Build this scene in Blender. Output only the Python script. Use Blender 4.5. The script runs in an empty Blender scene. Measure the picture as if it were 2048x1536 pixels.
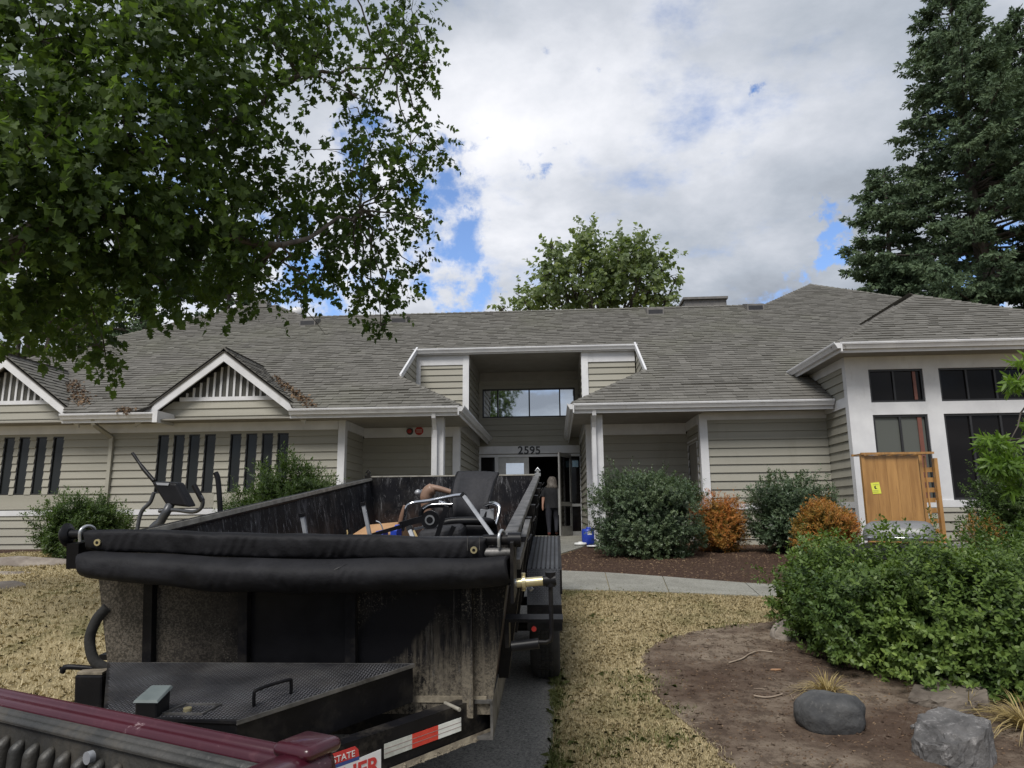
import bpy, bmesh, math, random
import numpy as np
from mathutils import Matrix, Vector
R = math.radians
rng = np.random.default_rng(7)
random.seed(7)
S = bpy.context.scene
COL = S.collection

# ------------------------------------------------------------------ camera, world, sun, exposure
FPX, PIT, ROL, YAW = 1400.0, R(10.5), R(-0.52), R(3.5)
CAMP = np.array([0.0, 0.0, 1.55])
_f = np.array([-math.sin(YAW)*math.cos(PIT), math.cos(YAW)*math.cos(PIT), math.sin(PIT)])
_r = np.array([math.cos(YAW), math.sin(YAW), 0.0]); _u = np.cross(_r, _f)
_r2 = math.cos(ROL)*_r+math.sin(ROL)*_u; _u2 = -math.sin(ROL)*_r+math.cos(ROL)*_u
cd = bpy.data.cameras.new('camera'); cam = bpy.data.objects.new('camera', cd); COL.objects.link(cam)
cd.sensor_width = 36; cd.lens = 36*FPX/2048; cd.clip_start = 0.05; cd.clip_end = 2000
M = Matrix([[_r2[i], _u2[i], -_f[i], CAMP[i]] for i in range(3)]+[[0, 0, 0, 1]])
cam.matrix_world = M
S.camera = cam

W = bpy.data.worlds.new('World'); S.world = W; W.use_nodes = True
SUN_EL, SUN_AZ = R(52), R(200)      # azimuth clockwise from +Y
def build_world():
    nt = W.node_tree; N = nt.nodes; L = nt.links; N.clear()
    def n(t, **k):
        o = N.new(t)
        for a, b in k.items(): setattr(o, a, b)
        return o
    def math_(op, a, b=None, clamp=False):
        m = n('ShaderNodeMath', operation=op, use_clamp=clamp)
        for i, v in enumerate((a, b)):
            if v is None: continue
            if isinstance(v, (int, float)): m.inputs[i].default_value = v
            else: L.new(v, m.inputs[i])
        return m.outputs[0]
    tc = n('ShaderNodeTexCoord')
    sep = n('ShaderNodeSeparateXYZ'); L.new(tc.outputs['Generated'], sep.inputs[0])
    zz = math_('ADD', math_('MAXIMUM', sep.outputs[2], 0.0), 0.22)
    px = math_('DIVIDE', sep.outputs[0], zz); py = math_('DIVIDE', sep.outputs[1], zz)
    cb = n('ShaderNodeCombineXYZ'); L.new(px, cb.inputs[0]); L.new(py, cb.inputs[1])
    def noise(scale, det, rough, off=(0, 0, 0), dist=0.0):
        mp = n('ShaderNodeMapping'); L.new(cb.outputs[0], mp.inputs[0]); mp.inputs['Location'].default_value = off
        t = n('ShaderNodeTexNoise'); t.inputs['Scale'].default_value = scale; t.inputs['Detail'].default_value = det
        t.inputs['Roughness'].default_value = rough; t.inputs['Distortion'].default_value = dist
        L.new(mp.outputs[0], t.inputs[0]); return t.outputs[0]
    # blue gaps in the cloud cover (directions on the sky), edges broken by noise
    edge = noise(3.6, 9, 0.62, (2.1, 0.7, 0))
    wn = n('ShaderNodeTexNoise'); wn.inputs['Scale'].default_value = 7; wn.inputs['Detail'].default_value = 7; wn.inputs['Roughness'].default_value = .62; L.new(tc.outputs['Generated'], wn.inputs[0])
    wsub = n('ShaderNodeVectorMath', operation='SUBTRACT'); L.new(wn.outputs['Color'], wsub.inputs[0]); wsub.inputs[1].default_value = (.5, .5, .5)
    wmul = n('ShaderNodeVectorMath', operation='SCALE'); L.new(wsub.outputs[0], wmul.inputs[0]); wmul.inputs['Scale'].default_value = .42
    wdir = n('ShaderNodeVectorMath', operation='ADD'); L.new(tc.outputs['Generated'], wdir.inputs[0]); L.new(wmul.outputs[0], wdir.inputs[1])
    holes = None
    def dirpx(x, y):
        v = _f*FPX+_r2*(x-1024)-_u2*(y-768); return v/np.linalg.norm(v)
    for (x, y, rad, wgt) in ((862, 400, .085, .62), (870, 290, .045, .5), (640, 590, .07, .75), (880, 610, .075, .8), (800, 500, .05, .5), (700, 300, .06, .4), (1655, 480, .055, 1.0), (1100, 300, .045, .55), (1580, 590, .03, .3),
                           (1480, 170, .03, .4), (560, 450, .06, .4), (1090, 165, .03, .3), (1990, 560, .06, .9), (1960, 330, .05, .7), (300, 250, .1, .5), (930, 270, .03, .5)):
        d = dirpx(x, y)
        vm = n('ShaderNodeVectorMath', operation='DISTANCE'); L.new(wdir.outputs[0], vm.inputs[0]); vm.inputs[1].default_value = tuple(d)
        h = math_('MULTIPLY', math_('SUBTRACT', 1.0, math_('DIVIDE', vm.outputs['Value'], rad), True), wgt)
        holes = h if holes is None else math_('MAXIMUM', holes, h)
    cover = math_('ADD', math_('SUBTRACT', math_('MULTIPLY', edge, 2.6), 0.72), math_('MULTIPLY', holes, -1.9))
    cr = n('ShaderNodeMapRange'); cr.interpolation_type = 'SMOOTHSTEP'
    L.new(cover, cr.inputs[0]); cr.inputs[1].default_value = -0.3; cr.inputs[2].default_value = 0.55
    # cloud brightness: large soft masses with finer billows
    b1 = noise(0.9, 4, 0.5, (5.3, 1.9, 0)); b2 = noise(2.4, 9, 0.6, (1.3, 8.1, 0), .12)
    bb = math_('ADD', math_('MULTIPLY', b1, 0.5), math_('MULTIPLY', b2, 0.5))
    # brighter thin cloud toward the middle of the sky ahead
    vm = n('ShaderNodeVectorMath', operation='DISTANCE'); L.new(tc.outputs['Generated'], vm.inputs[0]); vm.inputs[1].default_value = tuple(dirpx(1040, 400))
    glow = math_('MULTIPLY', math_('SUBTRACT', 1.0, math_('DIVIDE', vm.outputs['Value'], .34), True), .12)
    vm = n('ShaderNodeVectorMath', operation='DISTANCE'); L.new(tc.outputs['Generated'], vm.inputs[0]); vm.inputs[1].default_value = tuple(dirpx(560, 560))
    glow = math_('ADD', glow, math_('MULTIPLY', math_('SUBTRACT', 1.0, math_('DIVIDE', vm.outputs['Value'], .3), True), .12))
    bb = math_('SUBTRACT', math_('ADD', bb, glow), .012)
    ramp = n('ShaderNodeValToRGB'); L.new(bb, ramp.inputs[0]); e = ramp.color_ramp.elements
    e[0].position = .36; e[0].color = (.28, .31, .355, 1); e[1].position = .72; e[1].color = (.93, .93, .95, 1)
    for p, c in ((.47, (.42, .46, .515, 1)), (.55, (.56, .59, .64, 1)), (.62, (.72, .74, .78, 1))):
        q = e.new(p); q.color = c
    sky = n('ShaderNodeTexSky'); sky.sky_type = 'NISHITA'; sky.sun_disc = False
    sky.sun_elevation = SUN_EL; sky.sun_rotation = SUN_AZ; sky.altitude = 100; sky.dust_density = .6; sky.ozone_density = 2.0
    scl = n('ShaderNodeMixRGB', blend_type='MULTIPLY'); scl.inputs[0].default_value = 1
    L.new(sky.outputs[0], scl.inputs[1]); scl.inputs[2].default_value = (.95, 1.02, 1.18, 1)
    cl = n('ShaderNodeMixRGB', blend_type='MULTIPLY'); cl.inputs[0].default_value = 1
    L.new(ramp.outputs[0], cl.inputs[1]); cl.inputs[2].default_value = (6.5, 6.5, 6.6, 1)   # background strength 0.1
    mx = n('ShaderNodeMixRGB'); L.new(cr.outputs[0], mx.inputs[0]); L.new(scl.outputs[0], mx.inputs[1]); L.new(cl.outputs[0], mx.inputs[2])
    bg = n('ShaderNodeBackground'); bg.inputs[1].default_value = 0.1; L.new(mx.outputs[0], bg.inputs[0])
    out = n('ShaderNodeOutputWorld'); L.new(bg.outputs[0], out.inputs[0])
build_world()
sl = bpy.data.lights.new('sun', 'SUN'); sl.energy = 2.1; sl.angle = R(24); sl.color = (1, .965, .91)
so = bpy.data.objects.new('sun', sl); COL.objects.link(so)
sd = Vector((math.sin(SUN_AZ)*math.cos(SUN_EL), math.cos(SUN_AZ)*math.cos(SUN_EL), math.sin(SUN_EL)))
so.rotation_euler = sd.to_track_quat('Z', 'Y').to_euler()
S.view_settings.view_transform = 'Standard'; S.view_settings.look = 'None'
S.view_settings.exposure = 0.82; S.view_settings.gamma = 1; S.view_settings.use_curve_mapping = False
S.cycles.max_bounces = 6; S.cycles.transparent_max_bounces = 8
S.cycles.use_denoising = True

# ------------------------------------------------------------------ measuring helpers
def _ray(x, y): return _f*FPX+_r2*(x-1024)-_u2*(y-768)
def P(x, y, Y=None, Z=None, X=None):
    "point of the place seen at photo pixel (x, y), on the plane Y=, Z= or X="
    d = _ray(x, y); k, v = (1, Y) if Y is not None else (2, Z) if Z is not None else (0, X)
    return CAMP+d*(v-CAMP[k])/d[k]
_gy = np.array([-60, 1, 3.4, 5.65, 8.5, 12, 15, 18, 22, 400.]); _gv = np.array([0, 0, 0, .25, .56, .75, .85, .88, .88, .88])
_gt = np.arange(-60, 400, .5); _gs = np.interp(_gt, _gy, _gv)
def gz(y): return np.interp(y, _gt, _gs)
def G(x, y):
    "where the line of sight through photo pixel (x, y) meets the ground"
    d = _ray(x, y); t = np.arange(1, 40000)*1e-6*1.0
    p = CAMP[None]+d[None]*t[:, None]
    k = np.argmax(p[:, 2] < gz(p[:, 1])); return p[k]
TH = math.atan(.109); TO = np.array([-1.26, 3.6, 0.02])
TR = np.array([[1, 0, 0], [0, math.cos(TH), -math.sin(TH)], [0, math.sin(TH), math.cos(TH)]])
def TL(x, y, lx=None, ly=None, lz=None):
    "same as P in the trailer's own frame (it stands on the sloping drive)"
    d = TR.T@_ray(x, y); c = TR.T@(CAMP-TO)
    k, v = (0, lx) if lx is not None else (1, ly) if ly is not None else (2, lz)
    return c+d*(v-c[k])/d[k]

# ------------------------------------------------------------------ object helpers
WM = {}
I4 = Matrix.Identity(4)
def place(o, parent=None, mw=I4):
    COL.objects.link(o)
    if parent is not None:
        o.parent = parent; o.matrix_basis = WM[parent.name].inverted() @ mw
    else: o.matrix_basis = mw
    WM[o.name] = mw.copy()
    return o
def thing(name, label, cat, loc=(0, 0, 0), group=None, rot=None):
    o = bpy.data.objects.new(name, None); o.empty_display_size = .2
    mw = Matrix.Translation(Vector(loc)) if rot is None else Matrix.Translation(Vector(loc)) @ rot
    place(o, None, mw); tag(o, label, cat, group); return o
def tag(o, label=None, cat=None, group=None, kind=None):
    if label: o['label'] = label
    if cat: o['category'] = cat
    if group: o['group'] = group
    if kind: o['kind'] = kind
    return o
def mesh(name, V, F, mat, parent=None, smooth=False, mw=I4, mats=None, fi=None):
    me = bpy.data.meshes.new(name); me.from_pydata([tuple(v) for v in V], [], F)
    for m in (mats or [mat]): me.materials.append(m)
    if fi is not None: me.polygons.foreach_set('material_index', fi)
    if smooth: me.polygons.foreach_set('use_smooth', [True]*len(me.polygons))
    me.update(); o = bpy.data.objects.new(name, me)
    return place(o, parent, mw)
class B:
    "collects simple solids into one mesh"
    def __init__(s): s.V = []; s.F = []; s.sm = []
    def add(s, V, F, sm=False):
        k = len(s.V); s.V += [tuple(v) for v in V]; s.F += [tuple(i+k for i in f) for f in F]; s.sm += [sm]*len(F); return s
    def box(s, a, b):
        x0, y0, z0 = np.minimum(a, b); x1, y1, z1 = np.maximum(a, b)
        return s.add([(x0, y0, z0), (x1, y0, z0), (x1, y1, z0), (x0, y1, z0), (x0, y0, z1), (x1, y0, z1), (x1, y1, z1), (x0, y1, z1)],
                     [(0, 3, 2, 1), (4, 5, 6, 7), (0, 1, 5, 4), (1, 2, 6, 5), (2, 3, 7, 6), (3, 0, 4, 7)])
    def hexa(s, p):     # 8 points, lower four then upper four
        return s.add(p, [(0, 3, 2, 1), (4, 5, 6, 7), (0, 1, 5, 4), (1, 2, 6, 5), (2, 3, 7, 6), (3, 0, 4, 7)])
    def bar(s, a, b, w, h, up=(0, 0, 1)):
        a = np.array(a, float); b = np.array(b, float); d = b-a; d /= np.linalg.norm(d)
        u = np.array(up, float)
        if abs(d@u) > .98: u = np.array([1., 0, 0])
        r = np.cross(d, u); r /= np.linalg.norm(r); u = np.cross(r, d)
        q = [(-w/2, -h/2), (w/2, -h/2), (w/2, h/2), (-w/2, h/2)]
        V = [a+r*x+u*y for x, y in q]+[b+r*x+u*y for x, y in q]
        return s.add(V, [(0, 1, 2, 3), (7, 6, 5, 4), (0, 4, 5, 1), (1, 5, 6, 2), (2, 6, 7, 3), (3, 7, 4, 0)])
    def tube(s, pts, rad, n=10, cap=True):
        pts = [np.array(p, float) for p in pts]; m = len(pts)
        rad = [rad]*m if np.isscalar(rad) else rad
        ring = []; u = None
        for i, p in enumerate(pts):
            d = pts[min(i+1, m-1)]-pts[max(i-1, 0)]; d = d/(np.linalg.norm(d)+1e-12)
            if u is None:
                u = np.cross(d, (0, 0, 1)) if abs(d[2]) < .9 else np.cross(d, (1, 0, 0))
            u = u-d*(u@d); u /= np.linalg.norm(u); v = np.cross(d, u)
            ring.append([p+rad[i]*(u*math.cos(t)+v*math.sin(t)) for t in np.arange(n)*2*math.pi/n])
        V = [q for r_ in ring for q in r_]; F = []
        for i in range(m-1):
            for j in range(n):
                k = (j+1) % n; F.append((i*n+j, i*n+k, (i+1)*n+k, (i+1)*n+j))
        s.add(V, F, True)
        if cap:
            s.add(ring[0], [tuple(range(n))[::-1]]); s.add(ring[-1], [tuple(range(n))])
        return s
    def prism(s, poly, lo, hi):     # poly: list of 3D points; swept by vector from lo to hi
        poly = np.array(poly, float); lo = np.array(lo, float); hi = np.array(hi, float); n = len(poly)
        V = list(poly+lo)+list(poly+hi)
        F = [tuple(range(n))[::-1], tuple(range(n, 2*n))]+[(i, (i+1) % n, n+(i+1) % n, n+i) for i in range(n)]
        return s.add(V, F)
    def lathe(s, c, prof, n=20):
        c = np.array(c, float); V = []; F = []
        for (r_, z) in prof:
            for j in range(n): V.append(c+np.array([r_*math.cos(2*math.pi*j/n), r_*math.sin(2*math.pi*j/n), z]))
        for i in range(len(prof)-1):
            for j in range(n):
                k = (j+1) % n; F.append((i*n+j, i*n+k, (i+1)*n+k, (i+1)*n+j))
        s.add(V, F, True); m = len(prof)
        s.add(V[:n], [tuple(range(n))[::-1]]); s.add(V[(m-1)*n:], [tuple(range(n))]); return s
    def build(s, name, mat, parent=None, mw=I4, bevel=0):
        o = mesh(name, s.V, s.F, mat, parent, False, mw)
        o.data.polygons.foreach_set('use_smooth', s.sm)
        if bevel:
            m = o.modifiers.new('bevel', 'BEVEL'); m.width = bevel; m.segments = 2; m.limit_method = 'ANGLE'; m.angle_limit = R(40)
        return o
def tomesh(o, name):
    COL.objects.link(o); me = bpy.data.meshes.new_from_object(o.evaluated_get(bpy.context.evaluated_depsgraph_get())); bpy.data.objects.remove(o); me.name = name
    return bpy.data.objects.new(name, me)
def curvepts(pts, n=8):
    "Catmull-Rom through pts"
    p = [np.array(q, float) for q in pts]; p = [2*p[0]-p[1]]+p+[2*p[-1]-p[-2]]; out = []
    for i in range(1, len(p)-2):
        for t in np.arange(n)/n:
            out.append(.5*((2*p[i])+(-p[i-1]+p[i+1])*t+(2*p[i-1]-5*p[i]+4*p[i+1]-p[i+2])*t*t+(-p[i-1]+3*p[i]-3*p[i+1]+p[i+2])*t**3))
    out.append(p[-2]); return out

# ------------------------------------------------------------------ materials
def newmat(name):
    m = bpy.data.materials.new(name); m.use_nodes = True
    nt = m.node_tree; b = nt.nodes['Principled BSDF']; return m, nt, b
def ramp_node(nt, fac, stops):
    r = nt.nodes.new('ShaderNodeValToRGB'); e = r.color_ramp.elements
    e[0].position, e[0].color = stops[0][0], (*stops[0][1], 1); e[1].position, e[1].color = stops[-1][0], (*stops[-1][1], 1)
    for p, c in stops[1:-1]:
        q = e.new(p); q.color = (*c, 1)
    nt.links.new(fac, r.inputs[0]); return r.outputs[0]
def noise_node(nt, scale, det=4, rough=.55, vec=None, stretch=None, coord='Object', dist=0):
    tc = nt.nodes.new('ShaderNodeTexCoord'); src = vec or tc.outputs[coord]
    if stretch:
        mp = nt.nodes.new('ShaderNodeMapping'); mp.inputs['Scale'].default_value = stretch; nt.links.new(src, mp.inputs[0]); src = mp.outputs[0]
    t = nt.nodes.new('ShaderNodeTexNoise'); t.inputs['Scale'].default_value = scale; t.inputs['Detail'].default_value = det
    t.inputs['Roughness'].default_value = rough; t.inputs['Distortion'].default_value = dist
    nt.links.new(src, t.inputs[0]); return t.outputs[0]
def bump_node(nt, b, h, strength=.3, dist=.01):
    bp = nt.nodes.new('ShaderNodeBump'); bp.inputs['Strength'].default_value = strength; bp.inputs['Distance'].default_value = dist
    nt.links.new(h, bp.inputs['Height']); nt.links.new(bp.outputs[0], b.inputs['Normal']); return bp
def mat(name, c1, c2=None, scale=5, rough=.6, metal=0, spec=.5, bump=0, bscale=60, stretch=None, objvar=0, det=5, bdist=.01, lo=.35, hi=.65, coat=0):
    m, nt, b = newmat(name); c2 = c2 or c1
    fac = noise_node(nt, scale, det, .6, stretch=stretch)
    col = ramp_node(nt, fac, [(lo, c1), (hi, c2)])
    if objvar:
        oi = nt.nodes.new('ShaderNodeObjectInfo'); hs = nt.nodes.new('ShaderNodeHueSaturation')
        mr = nt.nodes.new('ShaderNodeMapRange'); nt.links.new(oi.outputs['Random'], mr.inputs[0]); mr.inputs[3].default_value = 1-objvar; mr.inputs[4].default_value = 1+objvar
        nt.links.new(mr.outputs[0], hs.inputs['Value']); nt.links.new(col, hs.inputs['Color']); col = hs.outputs[0]
    nt.links.new(col, b.inputs['Base Color'])
    b.inputs['Roughness'].default_value = rough; b.inputs['Metallic'].default_value = metal; b.inputs['Specular IOR Level'].default_value = spec
    b.inputs['Coat Weight'].default_value = coat; b.inputs['Coat Roughness'].default_value = .08
    if bump: bump_node(nt, b, noise_node(nt, bscale, 5, .6, stretch=stretch), bump, bdist)
    return m
def mixin(m, color, fac, rough=None):
    "lay a second colour over the base by a 0..1 factor socket"
    nt = m.node_tree; b = nt.nodes['Principled BSDF']; old = b.inputs['Base Color'].links[0].from_socket
    mx = nt.nodes.new('ShaderNodeMixRGB'); nt.links.new(fac, mx.inputs[0]); nt.links.new(old, mx.inputs[1])
    if isinstance(color, tuple): mx.inputs[2].default_value = (*color, 1)
    else: nt.links.new(color, mx.inputs[2])
    nt.links.new(mx.outputs[0], b.inputs['Base Color'])
    if rough is not None:
        r = nt.nodes.new('ShaderNodeMapRange'); nt.links.new(fac, r.inputs[0]); r.inputs[3].default_value = b.inputs['Roughness'].default_value; r.inputs[4].default_value = rough
        nt.links.new(r.outputs[0], b.inputs['Roughness'])
def sharp(nt, sock, a, b_):
    mr = nt.nodes.new('ShaderNodeMapRange'); nt.links.new(sock, mr.inputs[0]); mr.inputs[1].default_value = a; mr.inputs[2].default_value = b_; return mr.outputs[0]
def mul(nt, a, b_, op='MULTIPLY'):
    m = nt.nodes.new('ShaderNodeMath'); m.operation = op
    for i, v in enumerate((a, b_)):
        if isinstance(v, (int, float)): m.inputs[i].default_value = v
        else: nt.links.new(v, m.inputs[i])
    m.use_clamp = True; return m.outputs[0]
def axis(nt, k, coord='Object'):
    tc = nt.nodes.new('ShaderNodeTexCoord'); s = nt.nodes.new('ShaderNodeSeparateXYZ'); nt.links.new(tc.outputs[coord], s.inputs[0]); return s.outputs[k]
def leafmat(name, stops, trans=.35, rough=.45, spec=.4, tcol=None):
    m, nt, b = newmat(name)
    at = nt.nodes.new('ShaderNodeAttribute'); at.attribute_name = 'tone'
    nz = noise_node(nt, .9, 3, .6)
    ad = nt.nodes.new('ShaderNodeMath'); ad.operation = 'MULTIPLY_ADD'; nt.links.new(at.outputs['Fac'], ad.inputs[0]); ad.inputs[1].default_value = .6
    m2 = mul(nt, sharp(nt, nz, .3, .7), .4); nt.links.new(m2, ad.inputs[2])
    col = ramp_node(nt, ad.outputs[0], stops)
    nt.links.new(col, b.inputs['Base Color']); b.inputs['Roughness'].default_value = rough; b.inputs['Specular IOR Level'].default_value = spec
    tr = nt.nodes.new('ShaderNodeBsdfTranslucent'); g = nt.nodes.new('ShaderNodeMixRGB'); g.blend_type = 'MULTIPLY'; g.inputs[0].default_value = 1
    nt.links.new(col, g.inputs[1]); g.inputs[2].default_value = (*(tcol or (1.5, 1.6, .7)), 1); nt.links.new(g.outputs[0], tr.inputs[0])
    mx = nt.nodes.new('ShaderNodeMixShader'); mx.inputs[0].default_value = trans
    nt.links.new(b.outputs[0], mx.inputs[1]); nt.links.new(tr.outputs[0], mx.inputs[2])
    nt.links.new(mx.outputs[0], nt.nodes['Material Output'].inputs[0]); return m

MT = {}
MT['siding'] = mat('siding_paint', (.272, .260, .218), (.315, .302, .256), 1.3, .62, bump=.12, bscale=90, stretch=(.15, .15, 3), objvar=.055, spec=.35)
_nt = MT['siding'].node_tree
mixin(MT['siding'], (.16, .15, .11), mul(_nt, sharp(_nt, noise_node(_nt, 1.1, 7, .7, stretch=(1.2, 1.2, .35)), .56, .9), .5))
MT['wallcore'] = mat('wall_core', (.09, .08, .065), None, rough=.9)
MT['trim'] = mat('trim_paint', (.54, .54, .555), (.63, .63, .64), 2.2, .5, bump=.05, bscale=50, objvar=.02)
_nt = MT['trim'].node_tree
mixin(MT['trim'], (.27, .26, .23), mul(_nt, sharp(_nt, noise_node(_nt, 3.5, 8, .72, stretch=(1, 1, .4)), .58, .85), .55))
MT['gutter'] = mat('gutter_metal', (.52, .52, .535), (.61, .61, .62), 3, .38, objvar=.02)
_nt = MT['gutter'].node_tree
mixin(MT['gutter'], (.24, .23, .20), mul(_nt, sharp(_nt, noise_node(_nt, 5, 8, .72, stretch=(2.5, 2.5, .5)), .57, .85), .6))
MT['soffit'] = mat('soffit_paint', (.22, .205, .18), (.26, .245, .215), 3, .7)
def shingle_mat():
    m, nt, b = newmat('asphalt_shingle')
    at = nt.nodes.new('ShaderNodeAttribute'); at.attribute_name = 'tone'
    col = ramp_node(nt, at.outputs['Fac'], [(0, (.085, .081, .073)), (.35, (.118, .113, .102)), (.65, (.14, .134, .122)), (1, (.17, .163, .149))])
    nt.links.new(col, b.inputs['Base Color'])
    fine = noise_node(nt, 170, 3, .7); big = noise_node(nt, .35, 5, .6); mid = noise_node(nt, 2.5, 6, .7)
    mixin(m, (.30, .285, .255), mul(nt, sharp(nt, fine, .56, .72), .5))
    mixin(m, (.05, .047, .040), mul(nt, sharp(nt, fine, .45, .32), .55))
    mixin(m, (.15, .155, .105), mul(nt, sharp(nt, big, .5, .75), .35))      # moss tint
    mixin(m, (.07, .066, .058), mul(nt, sharp(nt, mid, .56, .8), .5))
    b.inputs['Roughness'].default_value = .92; b.inputs['Specular IOR Level'].default_value = .15
    bump_node(nt, b, fine, .35, .004); return m
MT['shingle'] = shingle_mat()
MT['deckroof'] = mat('roof_deck', (.05, .046, .04), None, rough=.95)
def glassmat(name, base, rough=.04, spec=.5, var=None):
    m, nt, b = newmat(name); b.inputs['Base Color'].default_value = (*base, 1); b.inputs['Roughness'].default_value = rough
    b.inputs['Specular IOR Level'].default_value = spec; b.inputs['IOR'].default_value = 1.5
    bump_node(nt, b, noise_node(nt, 1.6, 2, .5), .06, .02)
    return m
MT['glass_sky'] = glassmat('window_glass_bright', (.02, .022, .025), .03, 1.0)
MT['glass_sky'].node_tree.nodes['Principled BSDF'].inputs['Metallic'].default_value = .95
MT['glass_sky'].node_tree.nodes['Principled BSDF'].inputs['Base Color'].default_value = (.80, .83, .86, 1)
MT['glass'] = glassmat('window_glass_dark', (.007, .006, .006), .04, .16)
MT['glass_slit'] = glassmat('slit_glass', (.018, .020, .020), .08, .28)
MT['blind'] = glassmat('glass_with_blind', (.095, .10, .09), .2, .2)
MT['frame'] = mat('dark_frame', (.012, .012, .014), (.02, .02, .022), 10, .45)
MT['alu'] = mat('aluminium_frame', (.30, .30, .29), (.38, .38, .37), 6, .4, metal=.4)
MT['interior'] = mat('dark_interior', (.012, .011, .012), (.02, .018, .02), 3, .9)
MT['redpost'] = mat('painted_red_post', (.14, .05, .035), (.18, .065, .045), 4, .5)
MT['digit'] = mat('black_number', (.008, .008, .010), None, rough=.3)
MT['redsign'] = mat('red_enamel', (.32, .022, .02), (.40, .03, .025), 5, .4)
MT['lawn'] = None
def ground_mats():
    m, nt, b = newmat('dry_lawn')
    big = noise_node(nt, .55, 6, .6); mid = noise_node(nt, 3.5, 6, .65); fine = noise_node(nt, 45, 5, .75); hf = noise_node(nt, 180, 3, .7)
    col = ramp_node(nt, fine, [(.3, (.24, .19, .105)), (.5, (.36, .295, .17)), (.7, (.48, .41, .25))]); nt.links.new(col, b.inputs['Base Color'])
    mixin(m, (.10, .085, .03), mul(nt, sharp(nt, mid, .52, .7), .6))
    mixin(m, (.060, .075, .022), mul(nt, mul(nt, sharp(nt, big, .52, .68), sharp(nt, mid, .42, .58)), .8))
    mixin(m, (.10, .075, .04), mul(nt, sharp(nt, hf, .50, .38), .4))
    b.inputs['Roughness'].default_value = .95; b.inputs['Specular IOR Level'].default_value = .1; bump_node(nt, b, fine, .7, .03); MT['lawn'] = m
    m, nt, b = newmat('bare_soil')
    big = noise_node(nt, 1.0, 6, .62, stretch=(.8, 1.6, 1)); fine = noise_node(nt, 55, 6, .75); mid = noise_node(nt, 8, 6, .7)
    col = ramp_node(nt, big, [(.36, (.095, .064, .047)), (.48, (.15, .112, .084)), (.60, (.26, .21, .16))]); nt.links.new(col, b.inputs['Base Color'])
    mixin(m, (.042, .026, .018), mul(nt, sharp(nt, fine, .52, .75), .75)); mixin(m, (.22, .17, .12), mul(nt, sharp(nt, fine, .40, .28), .55))
    mixin(m, (.050, .033, .024), mul(nt, sharp(nt, mid, .48, .6), .6)); mixin(m, (.27, .22, .17), mul(nt, sharp(nt, mid, .40, .30), .5))
    b.inputs['Roughness'].default_value = .95; b.inputs['Specular IOR Level'].default_value = .15; bump_node(nt, b, fine, .8, .03); MT['soil'] = m
    m, nt, b = newmat('bark_mulch')
    fine = noise_node(nt, 60, 6, .8); mid = noise_node(nt, 3, 5, .6)
    col = ramp_node(nt, fine, [(.3, (.030, .018, .013)), (.5, (.085, .050, .036)), (.72, (.20, .135, .10))]); nt.links.new(col, b.inputs['Base Color'])
    mixin(m, (.13, .095, .055), mul(nt, sharp(nt, mid, .6, .8), .4))
    b.inputs['Roughness'].default_value = .95; b.inputs['Specular IOR Level'].default_value = .15; bump_node(nt, b, fine, 1.0, .05); MT['mulch'] = m
    m, nt, b = newmat('worn_concrete')
    fine = noise_node(nt, 48, 5, .85); mid = noise_node(nt, 2.2, 7, .65)
    col = ramp_node(nt, mid, [(.35, (.17, .165, .14)), (.6, (.235, .23, .20))]); nt.links.new(col, b.inputs['Base Color'])
    mixin(m, (.075, .073, .062), mul(nt, sharp(nt, fine, .52, .62), .7)); mixin(m, (.36, .35, .31), mul(nt, sharp(nt, fine, .46, .38), .6))
    mixin(m, (.11, .10, .075), mul(nt, sharp(nt, noise_node(nt, 6, 7, .7), .55, .75), .5))
    b.inputs['Roughness'].default_value = .9; bump_node(nt, b, fine, .4, .01); MT['concrete'] = m
    m, nt, b = newmat('dark_aggregate')
    fine = noise_node(nt, 60, 5, .9); mid = noise_node(nt, 1.6, 6, .65)
    col = ramp_node(nt, mid, [(.35, (.17, .16, .14)), (.62, (.24, .225, .20))]); nt.links.new(col, b.inputs['Base Color'])
    mixin(m, (.03, .03, .028), mul(nt, sharp(nt, fine, .51, .60), .8)); mixin(m, (.33, .31, .27), mul(nt, sharp(nt, fine, .47, .38), .8))
    b.inputs['Roughness'].default_value = .9; bump_node(nt, b, fine, .6, .012); MT['drive'] = m
ground_mats()
MT['chip'] = mat('bark_chips', (.05, .028, .02), (.17, .11, .07), 9, .9)
MT['stick'] = mat('dry_stick', (.20, .15, .11), (.32, .26, .20), 12, .85)
def grassmat(name, stops):
    return leafmat(name, stops, .25, .7, .2, (1.2, 1.1, .7))
MT['blade'] = None
def blades_mat():
    m = leafmat('grass_blades', [(0, (.25, .20, .11)), (.3, (.40, .33, .19)), (.6, (.52, .44, .275)), (1, (.65, .57, .39))], .2, .7, .15, (1.1, 1.05, .8))
    nt = m.node_tree; big = noise_node(nt, .55, 6, .6); mid = noise_node(nt, 3.5, 6, .65)
    mixin(m, (.105, .125, .035), mul(nt, mul(nt, sharp(nt, big, .48, .62), sharp(nt, mid, .44, .56)), .75))
    return m
MT['blade'] = blades_mat()
MT['weed'] = leafmat('weed_blades', [(0, (.055, .07, .022)), (.5, (.11, .13, .045)), (1, (.22, .22, .09))], .2, .7, .2)
MT['bark'] = mat('bark', (.045, .037, .030), (.10, .085, .07), 7, .9, bump=.8, bscale=18, stretch=(1, 1, .25), bdist=.03)
MT['rock_dark'] = mat('dark_rock', (.035, .036, .038), (.085, .085, .085), 5, .85, bump=.5, bscale=14, bdist=.03)
_nt = MT['rock_dark'].node_tree
mixin(MT['rock_dark'], (.18, .17, .16), mul(_nt, sharp(_nt, noise_node(_nt, 22, 7, .75), .58, .72), .6))
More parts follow.
